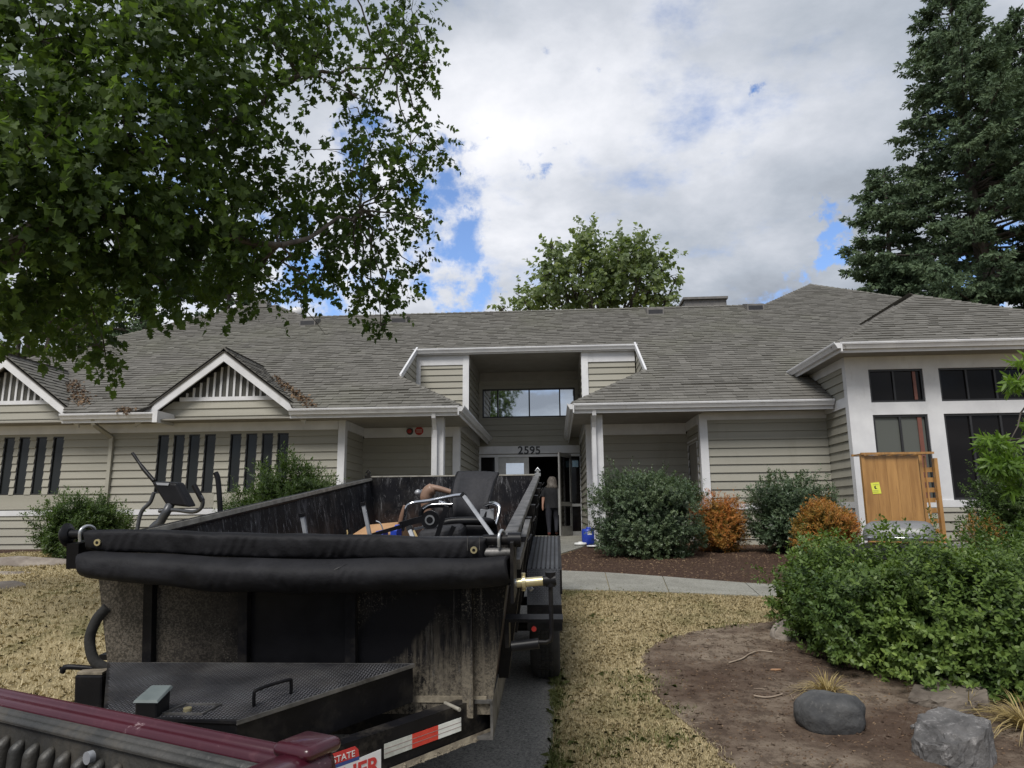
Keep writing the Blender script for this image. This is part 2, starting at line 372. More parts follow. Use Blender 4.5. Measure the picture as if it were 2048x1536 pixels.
MT['rock_grey'] = mat('grey_rock', (.050, .048, .048), (.125, .12, .118), 3.5, .85, bump=.6, bscale=12, bdist=.04)
_nt = MT['rock_grey'].node_tree
mixin(MT['rock_grey'], (.30, .285, .28), mul(_nt, sharp(_nt, noise_node(_nt, 14, 9, .85), .54, .64), .7))
mixin(MT['rock_grey'], (.05, .05, .045), mul(_nt, sharp(_nt, noise_node(_nt, 30, 6, .75), .58, .75), .6))
MT['rock_brown'] = mat('brown_rock', (.075, .06, .048), (.16, .135, .11), 4, .9, bump=.5, bscale=9, bdist=.04)
MT['rock_tan'] = mat('tan_rock', (.15, .125, .105), (.27, .235, .20), 3, .9, bump=.5, bscale=9, bdist=.04)
# leaves
MT['maple'] = leafmat('maple_leaves', [(0, (.020, .034, .013)), (.4, (.043, .072, .022)), (.75, (.085, .13, .034)), (1, (.17, .23, .065))], .5, .6, .22)
MT['maple_far'] = leafmat('far_maple_leaves', [(0, (.07, .10, .050)), (.5, (.14, .185, .085)), (1, (.28, .32, .12))], .42)
MT['fir'] = leafmat('fir_needles', [(0, (.040, .062, .040)), (.5, (.078, .115, .068)), (1, (.15, .20, .11))], .22, .75, .12, (1, 1.1, .8))  # needle tones lightened: distance haze is put into the colour
MT['evergreen'] = leafmat('evergreen_leaves', [(0, (.022, .042, .013)), (.35, (.050, .090, .024)), (.7, (.115, .175, .040)), (1, (.25, .33, .080))], .28, .48, .35)
MT['viburnum'] = leafmat('viburnum_leaves', [(0, (.028, .046, .025)), (.5, (.065, .10, .052)), (1, (.15, .19, .095))], .22, .42, .45)
MT['deepgreen'] = leafmat('dark_laurel_leaves', [(0, (.020, .038, .010)), (.5, (.048, .085, .020)), (1, (.12, .17, .045))], .3, .45, .4)
MT['nandina'] = leafmat('nandina_leaves', [(0, (.05, .06, .014)), (.30, (.13, .13, .028)), (.52, (.30, .17, .035)), (.75, (.44, .17, .045)), (1, (.54, .16, .07))], .3, .5, .3, (1.3, 1.1, .6))
MT['brightleaf'] = leafmat('bright_maple_leaves', [(0, (.06, .11, .02)), (.5, (.13, .22, .035)), (1, (.24, .34, .06))], .4)
MT['drygrass'] = leafmat('dry_tuft', [(0, (.14, .10, .035)), (.4, (.34, .26, .11)), (.8, (.48, .39, .19)), (1, (.22, .24, .07))], .25, .6, .25, (1.1, 1.05, .8))
MT['litter'] = leafmat('fallen_leaves', [(0, (.05, .035, .025)), (.5, (.13, .085, .055)), (1, (.27, .19, .12))], .1, .8, .1, (1, 1, 1))

# ------------------------------------------------------------------ setting: ground sheets
def sheet(name, poly, m, off, cuts=None, label=None, thick=0):
    "a flat outline laid over the ground profile; thick > 0 gives it an edge going down"
    bm = bmesh.new(); vs = [bm.verts.new((x, y, 0)) for x, y in poly]; bm.faces.new(vs)
    ys = [p[1] for p in poly]
    for c in (np.arange(math.ceil(min(ys)), max(ys), .5) if cuts is None else cuts):
        bmesh.ops.bisect_plane(bm, geom=bm.verts[:]+bm.edges[:]+bm.faces[:], plane_co=(0, c, 0), plane_no=(0, 1, 0))
    bmesh.ops.triangulate(bm, faces=bm.faces[:])
    bm.normal_update()
    bm.faces.ensure_lookup_table()
    if bm.faces[0].normal.z < 0: bmesh.ops.reverse_faces(bm, faces=bm.faces[:])
    for v in bm.verts: v.co.z = gz(v.co.y)+off
    if thick:
        ed = [e for e in bm.edges if e.is_boundary]
        r_ = bmesh.ops.extrude_edge_only(bm, edges=ed)
        for v in r_['geom']:
            if isinstance(v, bmesh.types.BMVert): v.co.z -= thick
    me = bpy.data.meshes.new(name); bm.to_mesh(me); bm.free(); me.materials.append(m)
    o = bpy.data.objects.new(name, me); place(o); tag(o, label, None, None, 'structure'); return o
def gp(*pts): return [tuple(G(x, y)[:2]) for x, y in pts]
def ragged(poly, amp, step=.07):
    out = []
    for i in range(len(poly)):
        a, b = np.array(poly[i]), np.array(poly[(i+1) % len(poly)]); k = max(1, int(np.linalg.norm(b-a)/step)) if np.linalg.norm(b-a) < 2.2 else 1
        for j in range(k):
            p = a+(b-a)*j/k; out.append((p[0]+(random.gauss(0, amp) if k > 1 else 0), p[1]+(random.gauss(0, amp) if k > 1 else 0)))
    return out
ystrips = [-60, -5, 1, 2, 3]+[3.4+.5*i for i in range(32)]+[22, 40, 400]
V = []; F = []
for y in ystrips: V += [(-400, y, gz(y)), (-14, y, gz(y)), (12, y, gz(y)), (400, y, gz(y))]
for i in range(len(ystrips)-1):
    for j in range(3): a = i*4+j; F.append((a, a+1, a+5, a+4))
tag(mesh('lawn_ground', V, F, MT['lawn']), 'dry straw coloured lawn sloping up to the building', None, None, 'structure')
drive_poly = [(-2.75, 0.5), (.02, .5), (-.06, 4.4), (-.03, 6.6), (.02, 8.5), (.03, 10.9), (.04, 13.3), (-2.75, 13.3)]
sheet('driveway', drive_poly, MT['drive'], .012, thick=.03, label='dark aggregate driveway under the dump trailer')
sheet('entrance_walk', [(-2.75, 13.32), (.04, 13.32), (.46, 14.7), (.74, 15.9), (.95, 16.4), (.95, 17.0), (.76, 17.0), (.76, 21.4), (-2.36, 21.4), (-2.36, 17.0), (-4.7, 17.0), (-4.7, 15.6), (-2.75, 14.6)], MT['concrete'], .02, thick=.04, label='concrete walk leading to the front door')
# curved path of separate concrete slabs
up = [G(x, y) for x, y in ((1118, 1143), (1210, 1147), (1325, 1155), (1490, 1168), (1590, 1174), (1700, 1182))]
lo_ = [G(x, y) for x, y in ((1118, 1181), (1220, 1183), (1338, 1187), (1520, 1194), (1590, 1197), (1700, 1202))]
up.append(up[-1]+np.array([3, -1.2, 0])); lo_.append(lo_[-1]+np.array([3, -1.1, 0]))
root_path = None
for i in range(len(up)-1):
    a, b, c, d = up[i][:2], up[i+1][:2], lo_[i+1][:2], lo_[i][:2]
    g = (b-a)/np.linalg.norm(b-a)*.006
    sheet('path', [tuple(d+g), tuple(c-g), tuple(b-g), tuple(a+g)], MT['concrete'], .018, thick=.04, label='concrete slab of the garden path crossing the lawn')
bed = [(.06, 13.25)]+[tuple(p[:2]+np.array([0, .02])) for p in up]+[(11.5, 7.9), (12.5, 14.1), (5.9, 14.1), (5.9, 15.45), (3.3, 15.45), (3.2, 16.95), (.97, 16.95), (.97, 16.4), (.76, 15.9), (.48, 14.7)]
sheet('mulch_bed', bed, MT['mulch'], .006, label='dark bark mulch bed along the building front')
soil_o = gp((1640, 1238), (1560, 1243), (1480, 1250), (1400, 1262), (1330, 1280), (1292, 1300), (1283, 1320), (1290, 1345), (1310, 1390), (1360, 1440), (1420, 1490), (1462, 1536))+[(.95, 3.2), (8, 3.2), (8, 7.6)]
soil_o = ragged(soil_o, .014)
sheet('soil_bed', soil_o, MT['soil'], .008, label='bare brown soil bed with rocks beside the lawn')
for x0, x1, y0, y1 in ((-18, -9.6, 14.3, 15.5),(-9.6, -4.76, 14.6, 15.5)):
    sheet('shade_bed', [(x0, y0), (x1, y0+.1), (x1, y1), (x0, y1)], MT['mulch'], .006, label='dark soil strip under the left windows')

def inpoly(x, y, poly):
    c = np.zeros(len(x), bool); j = len(poly)-1
    for i in range(len(poly)):
        xi, yi = poly[i]; xj, yj = poly[j]
        with np.errstate(divide='ignore', invalid='ignore'):
            c ^= ((yi > y) != (yj > y)) & (x < (xj-xi)*(y-yi)/(yj-yi+1e-12)+xi)
        j = i
    return c
def raw(name, V, sizes, idx, m, parent=None, tone=None, mw=I4):
    "fast mesh from numpy arrays: polygons of constant size"
    n = len(idx)//sizes; me = bpy.data.meshes.new(name)
    me.vertices.add(len(V)); me.vertices.foreach_set('co', np.ascontiguousarray(V, np.float32).ravel())
    me.loops.add(len(idx)); me.loops.foreach_set('vertex_index', np.ascontiguousarray(idx, np.int32))
    me.polygons.add(n); me.polygons.foreach_set('loop_start', np.arange(n, dtype=np.int32)*sizes)
    me.update(calc_edges=True)
    if tone is not None:
        a = me.attributes.new('tone', 'FLOAT', 'FACE'); a.data.foreach_set('value', np.ascontiguousarray(tone, np.float32))
    me.materials.append(m); o = bpy.data.objects.new(name, me); return place(o, parent, mw)
def blades(name, x, y, h, w, m, parent=None, z=None, lean=.9, tone=None, bend=True):
    n = len(x); z = gz(y) if z is None else z
    a = rng.uniform(0, 2*math.pi, n); le = rng.uniform(.1, lean, n)*h; b = rng.uniform(0, 2*math.pi, n)
    base = np.stack([x, y, z], 1); wv = np.stack([np.cos(a), np.sin(a), 0*a], 1)*w[:, None]*.5
    ld = np.stack([np.cos(b), np.sin(b), 0*b], 1)
    mid = base+ld*le[:, None]*.3+np.array([0, 0, 1])*h[:, None]*.6
    tip = base+ld*le[:, None]+np.array([0, 0, 1])*(h*(.95-.45*le/h))[:, None]
    V = np.stack([base-wv, base+wv, mid+wv*.8, tip, mid-wv*.8], 1).reshape(-1, 3)
    return raw(name, V, 5, np.arange(n*5), m, parent, rng.random(n) if tone is None else tone)
def lawn_blades():
    outs = []
    bedpolys = [soil_o, bed, drive_poly, [tuple(p[:2]) for p in up]+[tuple(p[:2]) for p in lo_][::-1]]
    specs = [((-.05, 3.9), (4.1, 9.7), 220000, .030, .0032), ((-11.5, -2.3), (4.6, 14.6), 115000, .045, .0055), ((-2.75, .0), (8.7, 9.0), 10, .05, .006)]
    for k, ((x0, x1), (y0, y1), n, h, w) in enumerate(specs):
        # denser close to the viewer
        u = rng.random(n)**1.35; y = y0+(y1-y0)*u; x = rng.uniform(x0, x1, n)
        nz = np.sin(x*7.1+np.sin(y*5.3)*1.7)*np.sin(y*8.3+np.sin(x*4.1)*1.9)
        keep = rng.random(n) < .82+.18*nz
        for j, p in enumerate(bedpolys):
            jit = .035
            keep &= ~inpoly(x+rng.normal(0, jit, n), y+rng.normal(0, jit, n), p)
        x, y = x[keep], y[keep]; m = len(x)
        hh = h*rng.uniform(.45, 1.25, m); ww = w*rng.uniform(.6, 1.3, m)*(1+.05*y)
        o = blades('grass', x, y, hh, ww, MT['blade'], lean=1.6)
        tag(o, ['short dry straw coloured grass between drive and soil bed', 'dry grass of the left lawn behind the trailer', 'grass by the drive'][k], 'grass', None, 'stuff')
    # greener edge along the driveway and odd green tufts
    n = 5200; y = rng.uniform(4.1, 6.4, n); kk = rng.random(n) < .10+.45*(np.sin(y*9)*np.sin(y*4.3+1) > .1); y = y[kk]; n = len(y); x = -.05+np.abs(rng.normal(0, .045, n))-.02
    o = blades('grass', x, y, rng.uniform(.03, .07, n), rng.uniform(.003, .005, n), MT['weed'], lean=1.4, tone=rng.uniform(.2, .8, n)); tag(o, 'green grass fringe along the right edge of the driveway', 'grass', None, 'stuff')
    xs = []; ys = []
    for (px, py, r_, c) in ((1270, 1365, .09, 500), (1272, 1480, .06, 300), (1345, 1483, .05, 180), (1276, 1400, .05, 160), (1190, 1240, .08, 200), (1205, 1510, .06, 200), (1370, 1422, .03, 70), (1470, 1251, .06, 120), (1435, 1255, .05, 110), (1350, 1192, .2, 260), (1250, 1190, .2, 260), (1330, 1275, .05, 90)):
        p = G(px, py); xs.append(p[0]+rng.normal(0, r_*1.7, int(c*.8))); ys.append(p[1]+rng.normal(0, r_*1.3, int(c*.8)))
    x = np.concatenate(xs); y = np.concatenate(ys); n = len(x)
    o = blades('weeds', x, y, rng.uniform(.02, .055, n), rng.uniform(.003, .005, n), MT['weed'], lean=1.4); tag(o, 'small green weeds scattered through the dry lawn', 'weeds', None, 'stuff')
lawn_blades()
def chips():
    # bark chips and clods as real small pieces
    for (poly, n, s0, s1, nm, lab, mt) in ((bed, 9000, .012, .035, 'mulch_chips', 'bark chips lying over the mulch bed', 'chip'), (soil_o, 15000, .005, .020, 'soil_crumbs', 'crumbs and chips strewn over the bare soil', 'chip')):
        xs = [p[0] for p in poly]; ys = [p[1] for p in poly]
        x = rng.uniform(min(xs), min(max(xs), 7), n*2); y = rng.uniform(min(ys), max(ys), n*2)
        k = inpoly(x, y, poly); x = x[k][:n]; y = y[k][:n]; n2 = len(x)
        a = rng.uniform(0, 2*math.pi, n2); L_ = rng.uniform(s0, s1, n2); w = L_*rng.uniform(.25, .6, n2); h = L_*rng.uniform(.15, .4, n2)
        tl = rng.uniform(-.3, .3, n2)*L_
        z = gz(y)+.008
        ca, sa = np.cos(a), np.sin(a)
        def pt(u, v, zz): return np.stack([x+ca*u*L_-sa*v*w, y+sa*u*L_+ca*v*w, z+zz+u*tl+np.abs(tl)*.5], 1)
        V = np.stack([pt(-.5, -.5, 0), pt(.5, -.5, 0), pt(.5, .5, 0), pt(-.5, .5, 0), pt(-.4, 0, h), pt(.4, .1, h)], 1).reshape(-1, 3)
        base = np.arange(n2)[:, None]*6
        idx = (base+np.array([[0, 1, 5, 0+4]])).ravel(); idx2 = (base+np.array([[2, 3, 4, 5]])).ravel()
        idx3 = (base+np.array([[1, 2, 5, 5]])).ravel()
        me_idx = np.concatenate([idx, idx2])
        t = rng.random(n2)
        o = raw(nm, V, 4, me_idx, MT['litter'], None, np.concatenate([t, t])**1.6); tag(o, lab, None, None, 'stuff')
chips()
def clods():
    V = []; F = []; oct_ = [(1, 0, 0), (0, 1, 0), (-1, 0, 0), (0, -1, 0), (0, 0, 1), (0, 0, -.6)]; of = [(0, 1, 4), (1, 2, 4), (2, 3, 4), (3, 0, 4), (1, 0, 5), (2, 1, 5), (3, 2, 5), (0, 3, 5)]
    xs = rng.uniform(.6, 4.2, 2600); ys = rng.uniform(4.2, 7.5, 2600); k = inpoly(xs, ys, soil_o)
    for x, y in zip(xs[k], ys[k]):
        r_ = .004+.018*rng.random()**4; a = rng.uniform(0, 6.28); sc = rng.uniform(.6, 1.2, 3)*r_; b0 = len(V)
        for p in oct_: q = np.array(p)*sc*rng.uniform(.8, 1.2); V.append((x+q[0]*math.cos(a)-q[1]*math.sin(a), y+q[0]*math.sin(a)+q[1]*math.cos(a), gz(y)+.008+q[2]*.8+sc[2]*.25))
        F += [tuple(i+b0 for i in f) for f in of]
    tag(mesh('soil_clods', V, F, MT['soil']), 'small clods and pebbles strewn on the bare soil', None, None, 'stuff')
    b = B()
    for i in range(150):
        x, y = rng.uniform(.75, 4), rng.uniform(4.3, 7.4)
        if not inpoly(np.array([x]), np.array([y]), soil_o)[0]: continue
        a = rng.uniform(0, 3.14); L_ = rng.uniform(.02, .09); z = gz(y)+.012; d = np.array([math.cos(a), math.sin(a), 0]); p = np.array([x, y, z]); b.tube([p-d*L_/2, p+np.array([rng.normal(0, .006), rng.normal(0, .006), .003]), p+d*L_/2], .0016, 4)
    tag(b.build('twigs', MT['stick']), 'tiny dry twigs scattered over the bare soil', None, None, 'stuff')
clods()

# ------------------------------------------------------------------ the building
WY, PY, RY, DY, BY = 15.5, 17.0, 21.4, 18.8, 14.2     # front wall, porch back wall, entrance wall, upper front walls, right bay
SL = .58; EZ = 3.85; EY = 14.9
def roofz(y): return EZ+.02+SL*(y-EY)
bld = thing('building', 'low grey beige clapboard building with shingled hip roof and white trim', 'building', (-1, 15.5, .86))
def part(b, name, m, parent=bld, label=None, **k):
    o = b.build(name, MT[m] if isinstance(m, str) else m, parent, **k)
    if label: o['label'] = label
    return o
EXPO = .178
def wall(A, Bp, n, z0, z1, spans=None, openings=(), name='wall', core=.12, expo=EXPO, label=None, phase=0.0, m='siding'):
    """lapped board wall from A to Bp (plan points), outward normal n; spans(z) -> (s0, s1) limits; openings (s0, s1, z0, z1)"""
    A = np.array([*A, 0.]); Bq = np.array([*Bp, 0.]); L_ = np.linalg.norm(Bq-A); d = (Bq-A)/L_; n = np.array([*n, 0.])
    spans = spans or (lambda z: (0, L_))
    zs = sorted({z0, z1, *[min(max(z, z0), z1) for o in openings for z in o[2:]]}); b = B()
    def cell(s0, s1, t0, t1, za, zb, o0, o1, b):
        pt = lambda s, o, z: A+d*s+n*o+np.array([0, 0, z])
        b.hexa([pt(s0, o0, za), pt(s1, o0, za), pt(s1, o1, za), pt(s0, o1, za), pt(t0, o0, zb), pt(t1, o0, zb), pt(t1, o1, zb), pt(t0, o1, zb)])
    def split(a0, a1, za, zb):
        iv = [(a0, a1)]
        for (s0, s1, oz0, oz1) in openings:
            if oz0 < zb-1e-4 and oz1 > za+1e-4:
                nv = []
                for (p, q) in iv:
                    if s1 <= p or s0 >= q: nv.append((p, q)); continue
                    if s0 > p+.01: nv.append((p, s0))
                    if s1 < q-.01: nv.append((s1, q))
                iv = nv
        return iv
    for za, zb in zip(zs[:-1], zs[1:]):
        if zb-za < 1e-4: continue
        m_ = max(1, int((zb-za)/.3)) if spans(za) != spans(zb) else 1
        for k in range(m_):
            qa, qb = za+(zb-za)*k/m_, za+(zb-za)*(k+1)/m_
            sa, sb = spans(qa), spans(qb)
            iv = split(*sa, qa+1e-3, qb-1e-3)
            for p, q in iv:
                t0 = sb[0] if p == sa[0] else p; t1 = sb[1] if q == sa[1] else q
                if t1 > t0+.005: cell(p, q, t0, t1, qa, qb, -core, -.002, b)
    w = part(b, name, 'wallcore', label=label)
    z = z0-(phase % expo)
    while z < z1-.01:
        za, zb = max(z, z0), min(z+expo, z1)
        if zb-za > .02:
            segs = split(*spans(za), za+.012, zb-.012)
            # boards notched by openings: cut the board in height at an opening edge
            edges = sorted({za, zb, *[e for o in openings for e in o[2:] if za+.02 < e < zb-.02]})
            for ea, eb in zip(edges[:-1], edges[1:]):
                sa, sb = spans(ea), spans(eb)
                for p, q in split(*sa, ea+.004, eb-.004):
                    t0 = sb[0] if abs(p-sa[0]) < 1e-6 else p; t1 = sb[1] if abs(q-sa[1]) < 1e-6 else q
                    if q-p < .02: continue
                    t0, t1 = min(t0, (t0+t1)/2), max(t1, (t0+t1)/2+.001)
                    # long runs are made of boards butted end to end
                    fo = .036-.030*(ea-za)/expo; fo2 = .036-.030*(eb-za)/expo
                    pt = lambda s, o, zz: A+d*s+n*o+np.array([0, 0, zz])
                    br = [p]
                    if q-p > 4.2: br.append(p+random.uniform(1.6, q-p-1.6))
                    br.append(q)
                    for i_ in range(len(br)-1):
                        g0 = br[i_]+(.0015 if i_ else 0); g1 = br[i_+1]-(.0015 if i_ < len(br)-2 else 0)
                        h0 = t0 if i_ == 0 else g0; h1 = t1 if i_ == len(br)-2 else g1
                        q_ = B(); j = random.uniform(-.0015, .0015)
                        q_.hexa([pt(g0, -.001, ea+.001), pt(g1, -.001, ea+.001), pt(g1, fo+j, ea+.001), pt(g0, fo+j, ea+.001),
                                 pt(h0, -.001, eb), pt(h1, -.001, eb), pt(h1, fo2, eb), pt(h0, fo2, eb)])
                        part(q_, 'plank', m, w)
        z += expo
    return w
def trimbox(x0, x1, y0, y1, z0, z1, name='trim_board', parent=bld, m='trim', label=None):
    return part(B().box((x0, y0, z0), (x1, y1, z1)), name, m, parent, label)

GZ = .80        # foot of walls
# -- left wing front wall, four slit windows in each group
LX0, LX1 = -18.0, -4.75
slits = [-16.2, -15.83, -15.46, -15.09, -12.79, -12.42, -12.01, -11.60, -9.09, -8.72, -8.36, -7.99, -7.39, -7.02, -6.65, -6.29]
ops = [(s-LX0, s+.26-LX0, 2.08, 3.40) for s in slits]
ops_pan = [(-12.85-LX0, -11.3-LX0, 1.74, 2.075), (-9.15-LX0, -7.68-LX0, 1.74, 2.075), (-7.45-LX0, -5.98-LX0, 1.74, 2.075)]
wall((LX0, WY), (LX1, WY), (0, -1), 1.72, 3.46, None, ops+ops_pan, label='sunlit left wing wall with slit windows')
wall((LX0, WY), (LX1, WY), (0, -1), GZ, 1.60, label='lower left wing wall below the white band')
trimbox(LX0, LX1, WY-.048, WY, 1.60, 1.72, 'trim_board')
trimbox(LX0, LX1-.14, WY-.048, WY, 3.46, 3.66, 'frieze_board')
trimbox(LX1-.13, LX1+.03, WY-.06, WY+.12, GZ, 3.66, 'corner_board')
for s in ops_pan: trimbox(s[0]+LX0, s[1]+LX0, WY-.022, WY, s[2]+.004, s[3]-.004, 'panel_board', m='siding')
def window(x0, x1, z0, z1, y, fw=.035, mull=(), glass='glass', depth=.06, name='window', frame='frame', bars=(), inset=.0):
    "framed window facing -Y: frame part with pane sub-parts"
    b = B()
    b.box((x0, y-.012-inset, z0), (x0+fw, y+depth, z1)).box((x1-fw, y-.012-inset, z0), (x1, y+depth, z1))
    b.box((x0+fw, y-.012-inset, z0), (x1-fw, y+depth, z0+fw)).box((x0+fw, y-.012-inset, z1-fw), (x1-fw, y+depth, z1))
    xs = [x0+fw]+list(mull)+[x1-fw]
    for mx in mull: b.box((mx-fw*.45, y-.006, z0+fw), (mx+fw*.45, y+depth, z1-fw))
    for bz in bars: b.box((x0+fw, y, bz-.012), (x1-fw, y+depth, bz+.012))
    w = part(b, name, frame)
    for i in range(len(xs)-1):
        g = glass[i] if isinstance(glass, (list, tuple)) else glass
        j = random.uniform(-.004, .004)
        a, c = xs[i], xs[i+1]; yy = y+depth*.45
        V = [(a, yy+j, z0+fw*.9), (c, yy-j, z0+fw*.9), (c, yy-j+.004, z1-fw*.9), (a, yy+j+.004, z1-fw*.9)]
        bb = B().hexa([V[0], V[1], (c, yy+.02, z0+fw*.9), (a, yy+.02, z0+fw*.9), V[3], V[2], (c, yy+.024, z1-fw*.9), (a, yy+.024, z1-fw*.9)])
        part(bb, 'pane', g, w)
    return w
for s in slits: window(s, s+.26, 2.08, 3.40, WY, .022, glass='glass_slit', name='slit_window', depth=.05)
# -- right wing front wall
RX0, RX1 = 3.18, 5.9
wall((RX0, WY), (RX1, WY), (0, -1), 1.72, 3.53, phase=.05, label='right front wall between porch and bay')
wall((RX0, WY), (RX1, WY), (0, -1), GZ, 1.60, label='lower right wall behind the shrubs')
trimbox(RX0, RX1, WY-.048, WY, 1.60, 1.72)
trimbox(RX0+.14, RX1, WY-.048, WY, 3.53, 3.70, 'frieze_board')
trimbox(RX0-.03, RX0+.14, WY-.06, WY+.12, GZ, 3.70, 'corner_board')
# -- porch left: side wall and back wall
wall((LX1, WY+.12), (LX1, PY), (1, 0), GZ, 3.46, label='side wall of the left porch')
part(B().box((LX1, WY+.12, 3.46), (LX1+.048, PY, 3.66)), 'frieze_board', 'trim')
wall((LX1, PY), (-2.36, PY), (0, -1), GZ, 3.42, phase=.06, label='recessed wall of the left porch')
trimbox(LX1+.048, -2.5, PY-.048, PY, 3.42, 3.66, 'frieze_board')
trimbox(-2.5, -2.33, PY-.06, PY+.12, GZ, 3.66, 'corner_board')
# entrance side walls
wall((-2.36, PY+.12), (-2.36, RY), (1, 0), GZ, 3.60, phase=.02, label='left side wall of the entrance')
part(B().box((-2.36, PY+.12, 3.60), (-2.312, RY, 3.84)), 'frieze_board', 'trim')
wall((.77, RY), (.77, PY+.12), (-1, 0), GZ, 3.60, phase=.04, label='right side wall of the entrance')
part(B().box((.722, PY+.12, 3.60), (.77, RY, 3.84)), 'frieze_board', 'trim')
# porch right
wall((.77, PY), (RX0, PY), (0, -1), GZ, 3.40, phase=.1, label='recessed wall of the right porch')
trimbox(.92, RX0-.048, PY-.048, PY, 3.40, 3.66, 'frieze_board')
trimbox(.74, .92, PY-.06, PY+.12, GZ, 3.66, 'corner_board')
wall((RX0, PY), (RX0, WY+.12), (-1, 0), GZ, 3.46, openings=[(.12, 1.12, GZ, 3.10)], label='side wall of the right porch with its door')
part(B().box((RX0-.048, WY+.12, 3.46), (RX0, PY, 3.66)), 'frieze_board', 'trim')
db = B(); y0, y1 = PY-1.12, PY-.12
db.box((RX0-.03, y0-.09, GZ), (RX0+.05, y0, 3.19)).box((RX0-.03, y1, GZ), (RX0+.05, y1+.09, 3.19)).box((RX0-.03, y0, 3.10), (RX0+.05, y1, 3.19))
sd_ = part(db, 'door_frame', 'trim')
part(B().box((RX0-.005, y0, GZ), (RX0+.04, y1, 3.10)), 'door', 'soffit', label='grey side door in the right porch')
hb = B(); hb.tube([(RX0-.005, y0+.1, 1.95), (RX0-.06, y0+.1, 1.95), (RX0-.06, y0+.22, 1.95)], .011, 8); part(hb, 'door_handle', 'alu')
# soffits
part(B().box((-18, EY+.02, 3.66), (-4.78, WY+.0, 3.69)), 'soffit', 'soffit')
part(B().box((-4.78, EY+.02, 3.662), (-2.06, PY, 3.69)), 'soffit', 'soffit')
part(B().box((-2.34, PY, 3.84), (-2.06, RY, 3.87)), 'soffit', 'soffit')
part(B().box((.39, EY+.02, 3.664), (RX0, PY, 3.69)), 'soffit', 'soffit')
part(B().box((.39, PY, 3.84), (.75, RY, 3.87)), 'soffit', 'soffit')
part(B().box((RX0, EY+.02, 3.70), (5.9, WY, 3.73)), 'soffit', 'soffit')
# porch posts with downspouts
def post(x0, x1, ds):
    t = part(B().box((x0, 15.22, .86), (x1, 15.42, 3.66)), 'porch_post', 'trim')
    b = B()
    for fx in (x0-.012, x1-.028): b.box((fx, 15.205, .86), (fx+.04, 15.435, 3.66))
    part(b, 'post_casing', 'trim', t)
    xc = ds
    b = B(); pts = [(xc, 14.90, 3.73), (xc, 14.92, 3.62), (xc, 15.05, 3.50), (xc, 15.13, 3.38), (xc, 15.155, 3.2)]
    for a, c in zip(pts[:-1], pts[1:]): b.bar(a, np.array(c)+(np.array(c)-np.array(a))*.12, .085, .07, (0, 1, 0))
    b.box((xc-.042, 15.12, .95), (xc+.042, 15.19, 3.22))
    d_ = part(b, 'downspout', 'gutter')
post(-2.70, -2.46, -2.62); post(.80, 1.02, .84)
b = B(); xc = -10.3
for a, c in zip([(xc, 14.92, 3.73), (xc, 14.96, 3.60), (xc+.06, 15.2, 3.48), (xc+.14, 15.42, 3.36)], [(xc, 14.96, 3.60), (xc+.06, 15.2, 3.48), (xc+.14, 15.42, 3.36), (xc+.14, 15.43, 3.1)]): b.bar(a, c, .085, .07, (0, 1, 0))
b.box((xc+.10, 15.40, .9), (xc+.18, 15.47, 3.3)); part(b, 'downspout', 'siding', label='beige downspout on the left wing wall')
# gutters: K profile swept between two plan points, fascia behind and below
def gutter(a, c, n, z, fas=.10, parent=bld, m='gutter'):
    a = np.array([*a, 0.]); c = np.array([*c, 0.]); n = np.array([*n, 0.]); d = (c-a); 
    prof = [(0, -.125), (.062, -.125), (.07, -.105), (.098, -.055), (.112, -.045), (.112, -.030), (.118, -.028), (.118, 0), (.104, .002), (.104, -.018), (0, -.018)]
    poly = [a+n*o+np.array([0, 0, z+h]) for o, h in prof]
    b = B().prism(poly, (0, 0, 0), d); g = part(b, 'gutter', m, parent)
    poly = [a+n*o+np.array([0, 0, z+h]) for o, h in ((-.03, -.10-fas), (0-.002, -.10-fas), (-.002, -.02), (-.03, -.02))]
    part(B().prism(poly, (0, 0, 0), d), 'fascia', 'trim', parent)
gutter((-5.80, EY), (-2.05, EY), (0, -1), EZ)
gutter((-2.05, EY-.118), (-2.05, RY), (1, 0), EZ+.001)
gutter((.385, EY), (5.83, EY), (0, -1), EZ)
gutter((.385, EY-.118), (.385, RY), (-1, 0), EZ+.001)
gutter((-11.02, EY), (-8.85, EY), (0, -1), EZ-.02)
gutter((-18.2, EY), (-14.2, EY), (0, -1), EZ-.02)
part(B().box((-8.85, EY-.13, 3.60), (-8.74, WY, 3.86)), 'eave_return', 'trim')
# upper dormer front walls
GZ2 = 6.03
hipz = lambda x: EZ+SL*(-2.05-x)          # small hip beside the entrance, left
spansL = lambda z: (0, 1.43)
wall((-3.77, DY), (-2.33, DY), (0, -1), 3.9, 5.60, label='upper left wall beside the recessed entrance')
trimbox(-3.77, -2.5, DY-.048, DY, 5.60, 5.88, 'frieze_board')
trimbox(-2.5, -2.33, DY-.06, DY+.10, 3.9, 5.88, 'corner_board')
trimbox(-3.79, -3.67, DY-.06, DY-.036, 4.4, 5.88, 'corner_board')
wall((.77, DY), (2.20, DY), (0, -1), 3.9, 5.60, phase=.05, label='upper right wall beside the recessed entrance')
trimbox(.93, 2.20, DY-.048, DY, 5.60, 5.88, 'frieze_board')
trimbox(.75, .93, DY-.06, DY+.10, 3.9, 5.88, 'corner_board')
wall((-2.36, DY+.10), (-2.36, RY), (1, 0), 3.87, 5.55, phase=.07, label='upper side wall left of the high window')
wall((.77, RY), (.77, DY+.10), (-1, 0), 3.87, 5.55, phase=.03, label='upper side wall right of the high window')
part(B().box((-2.36, DY+.10, 5.55), (-2.312, RY, 5.88)), 'frieze_board', 'soffit'); part(B().box((.722, DY+.10, 5.55), (.77, RY, 5.88)), 'frieze_board', 'soffit')
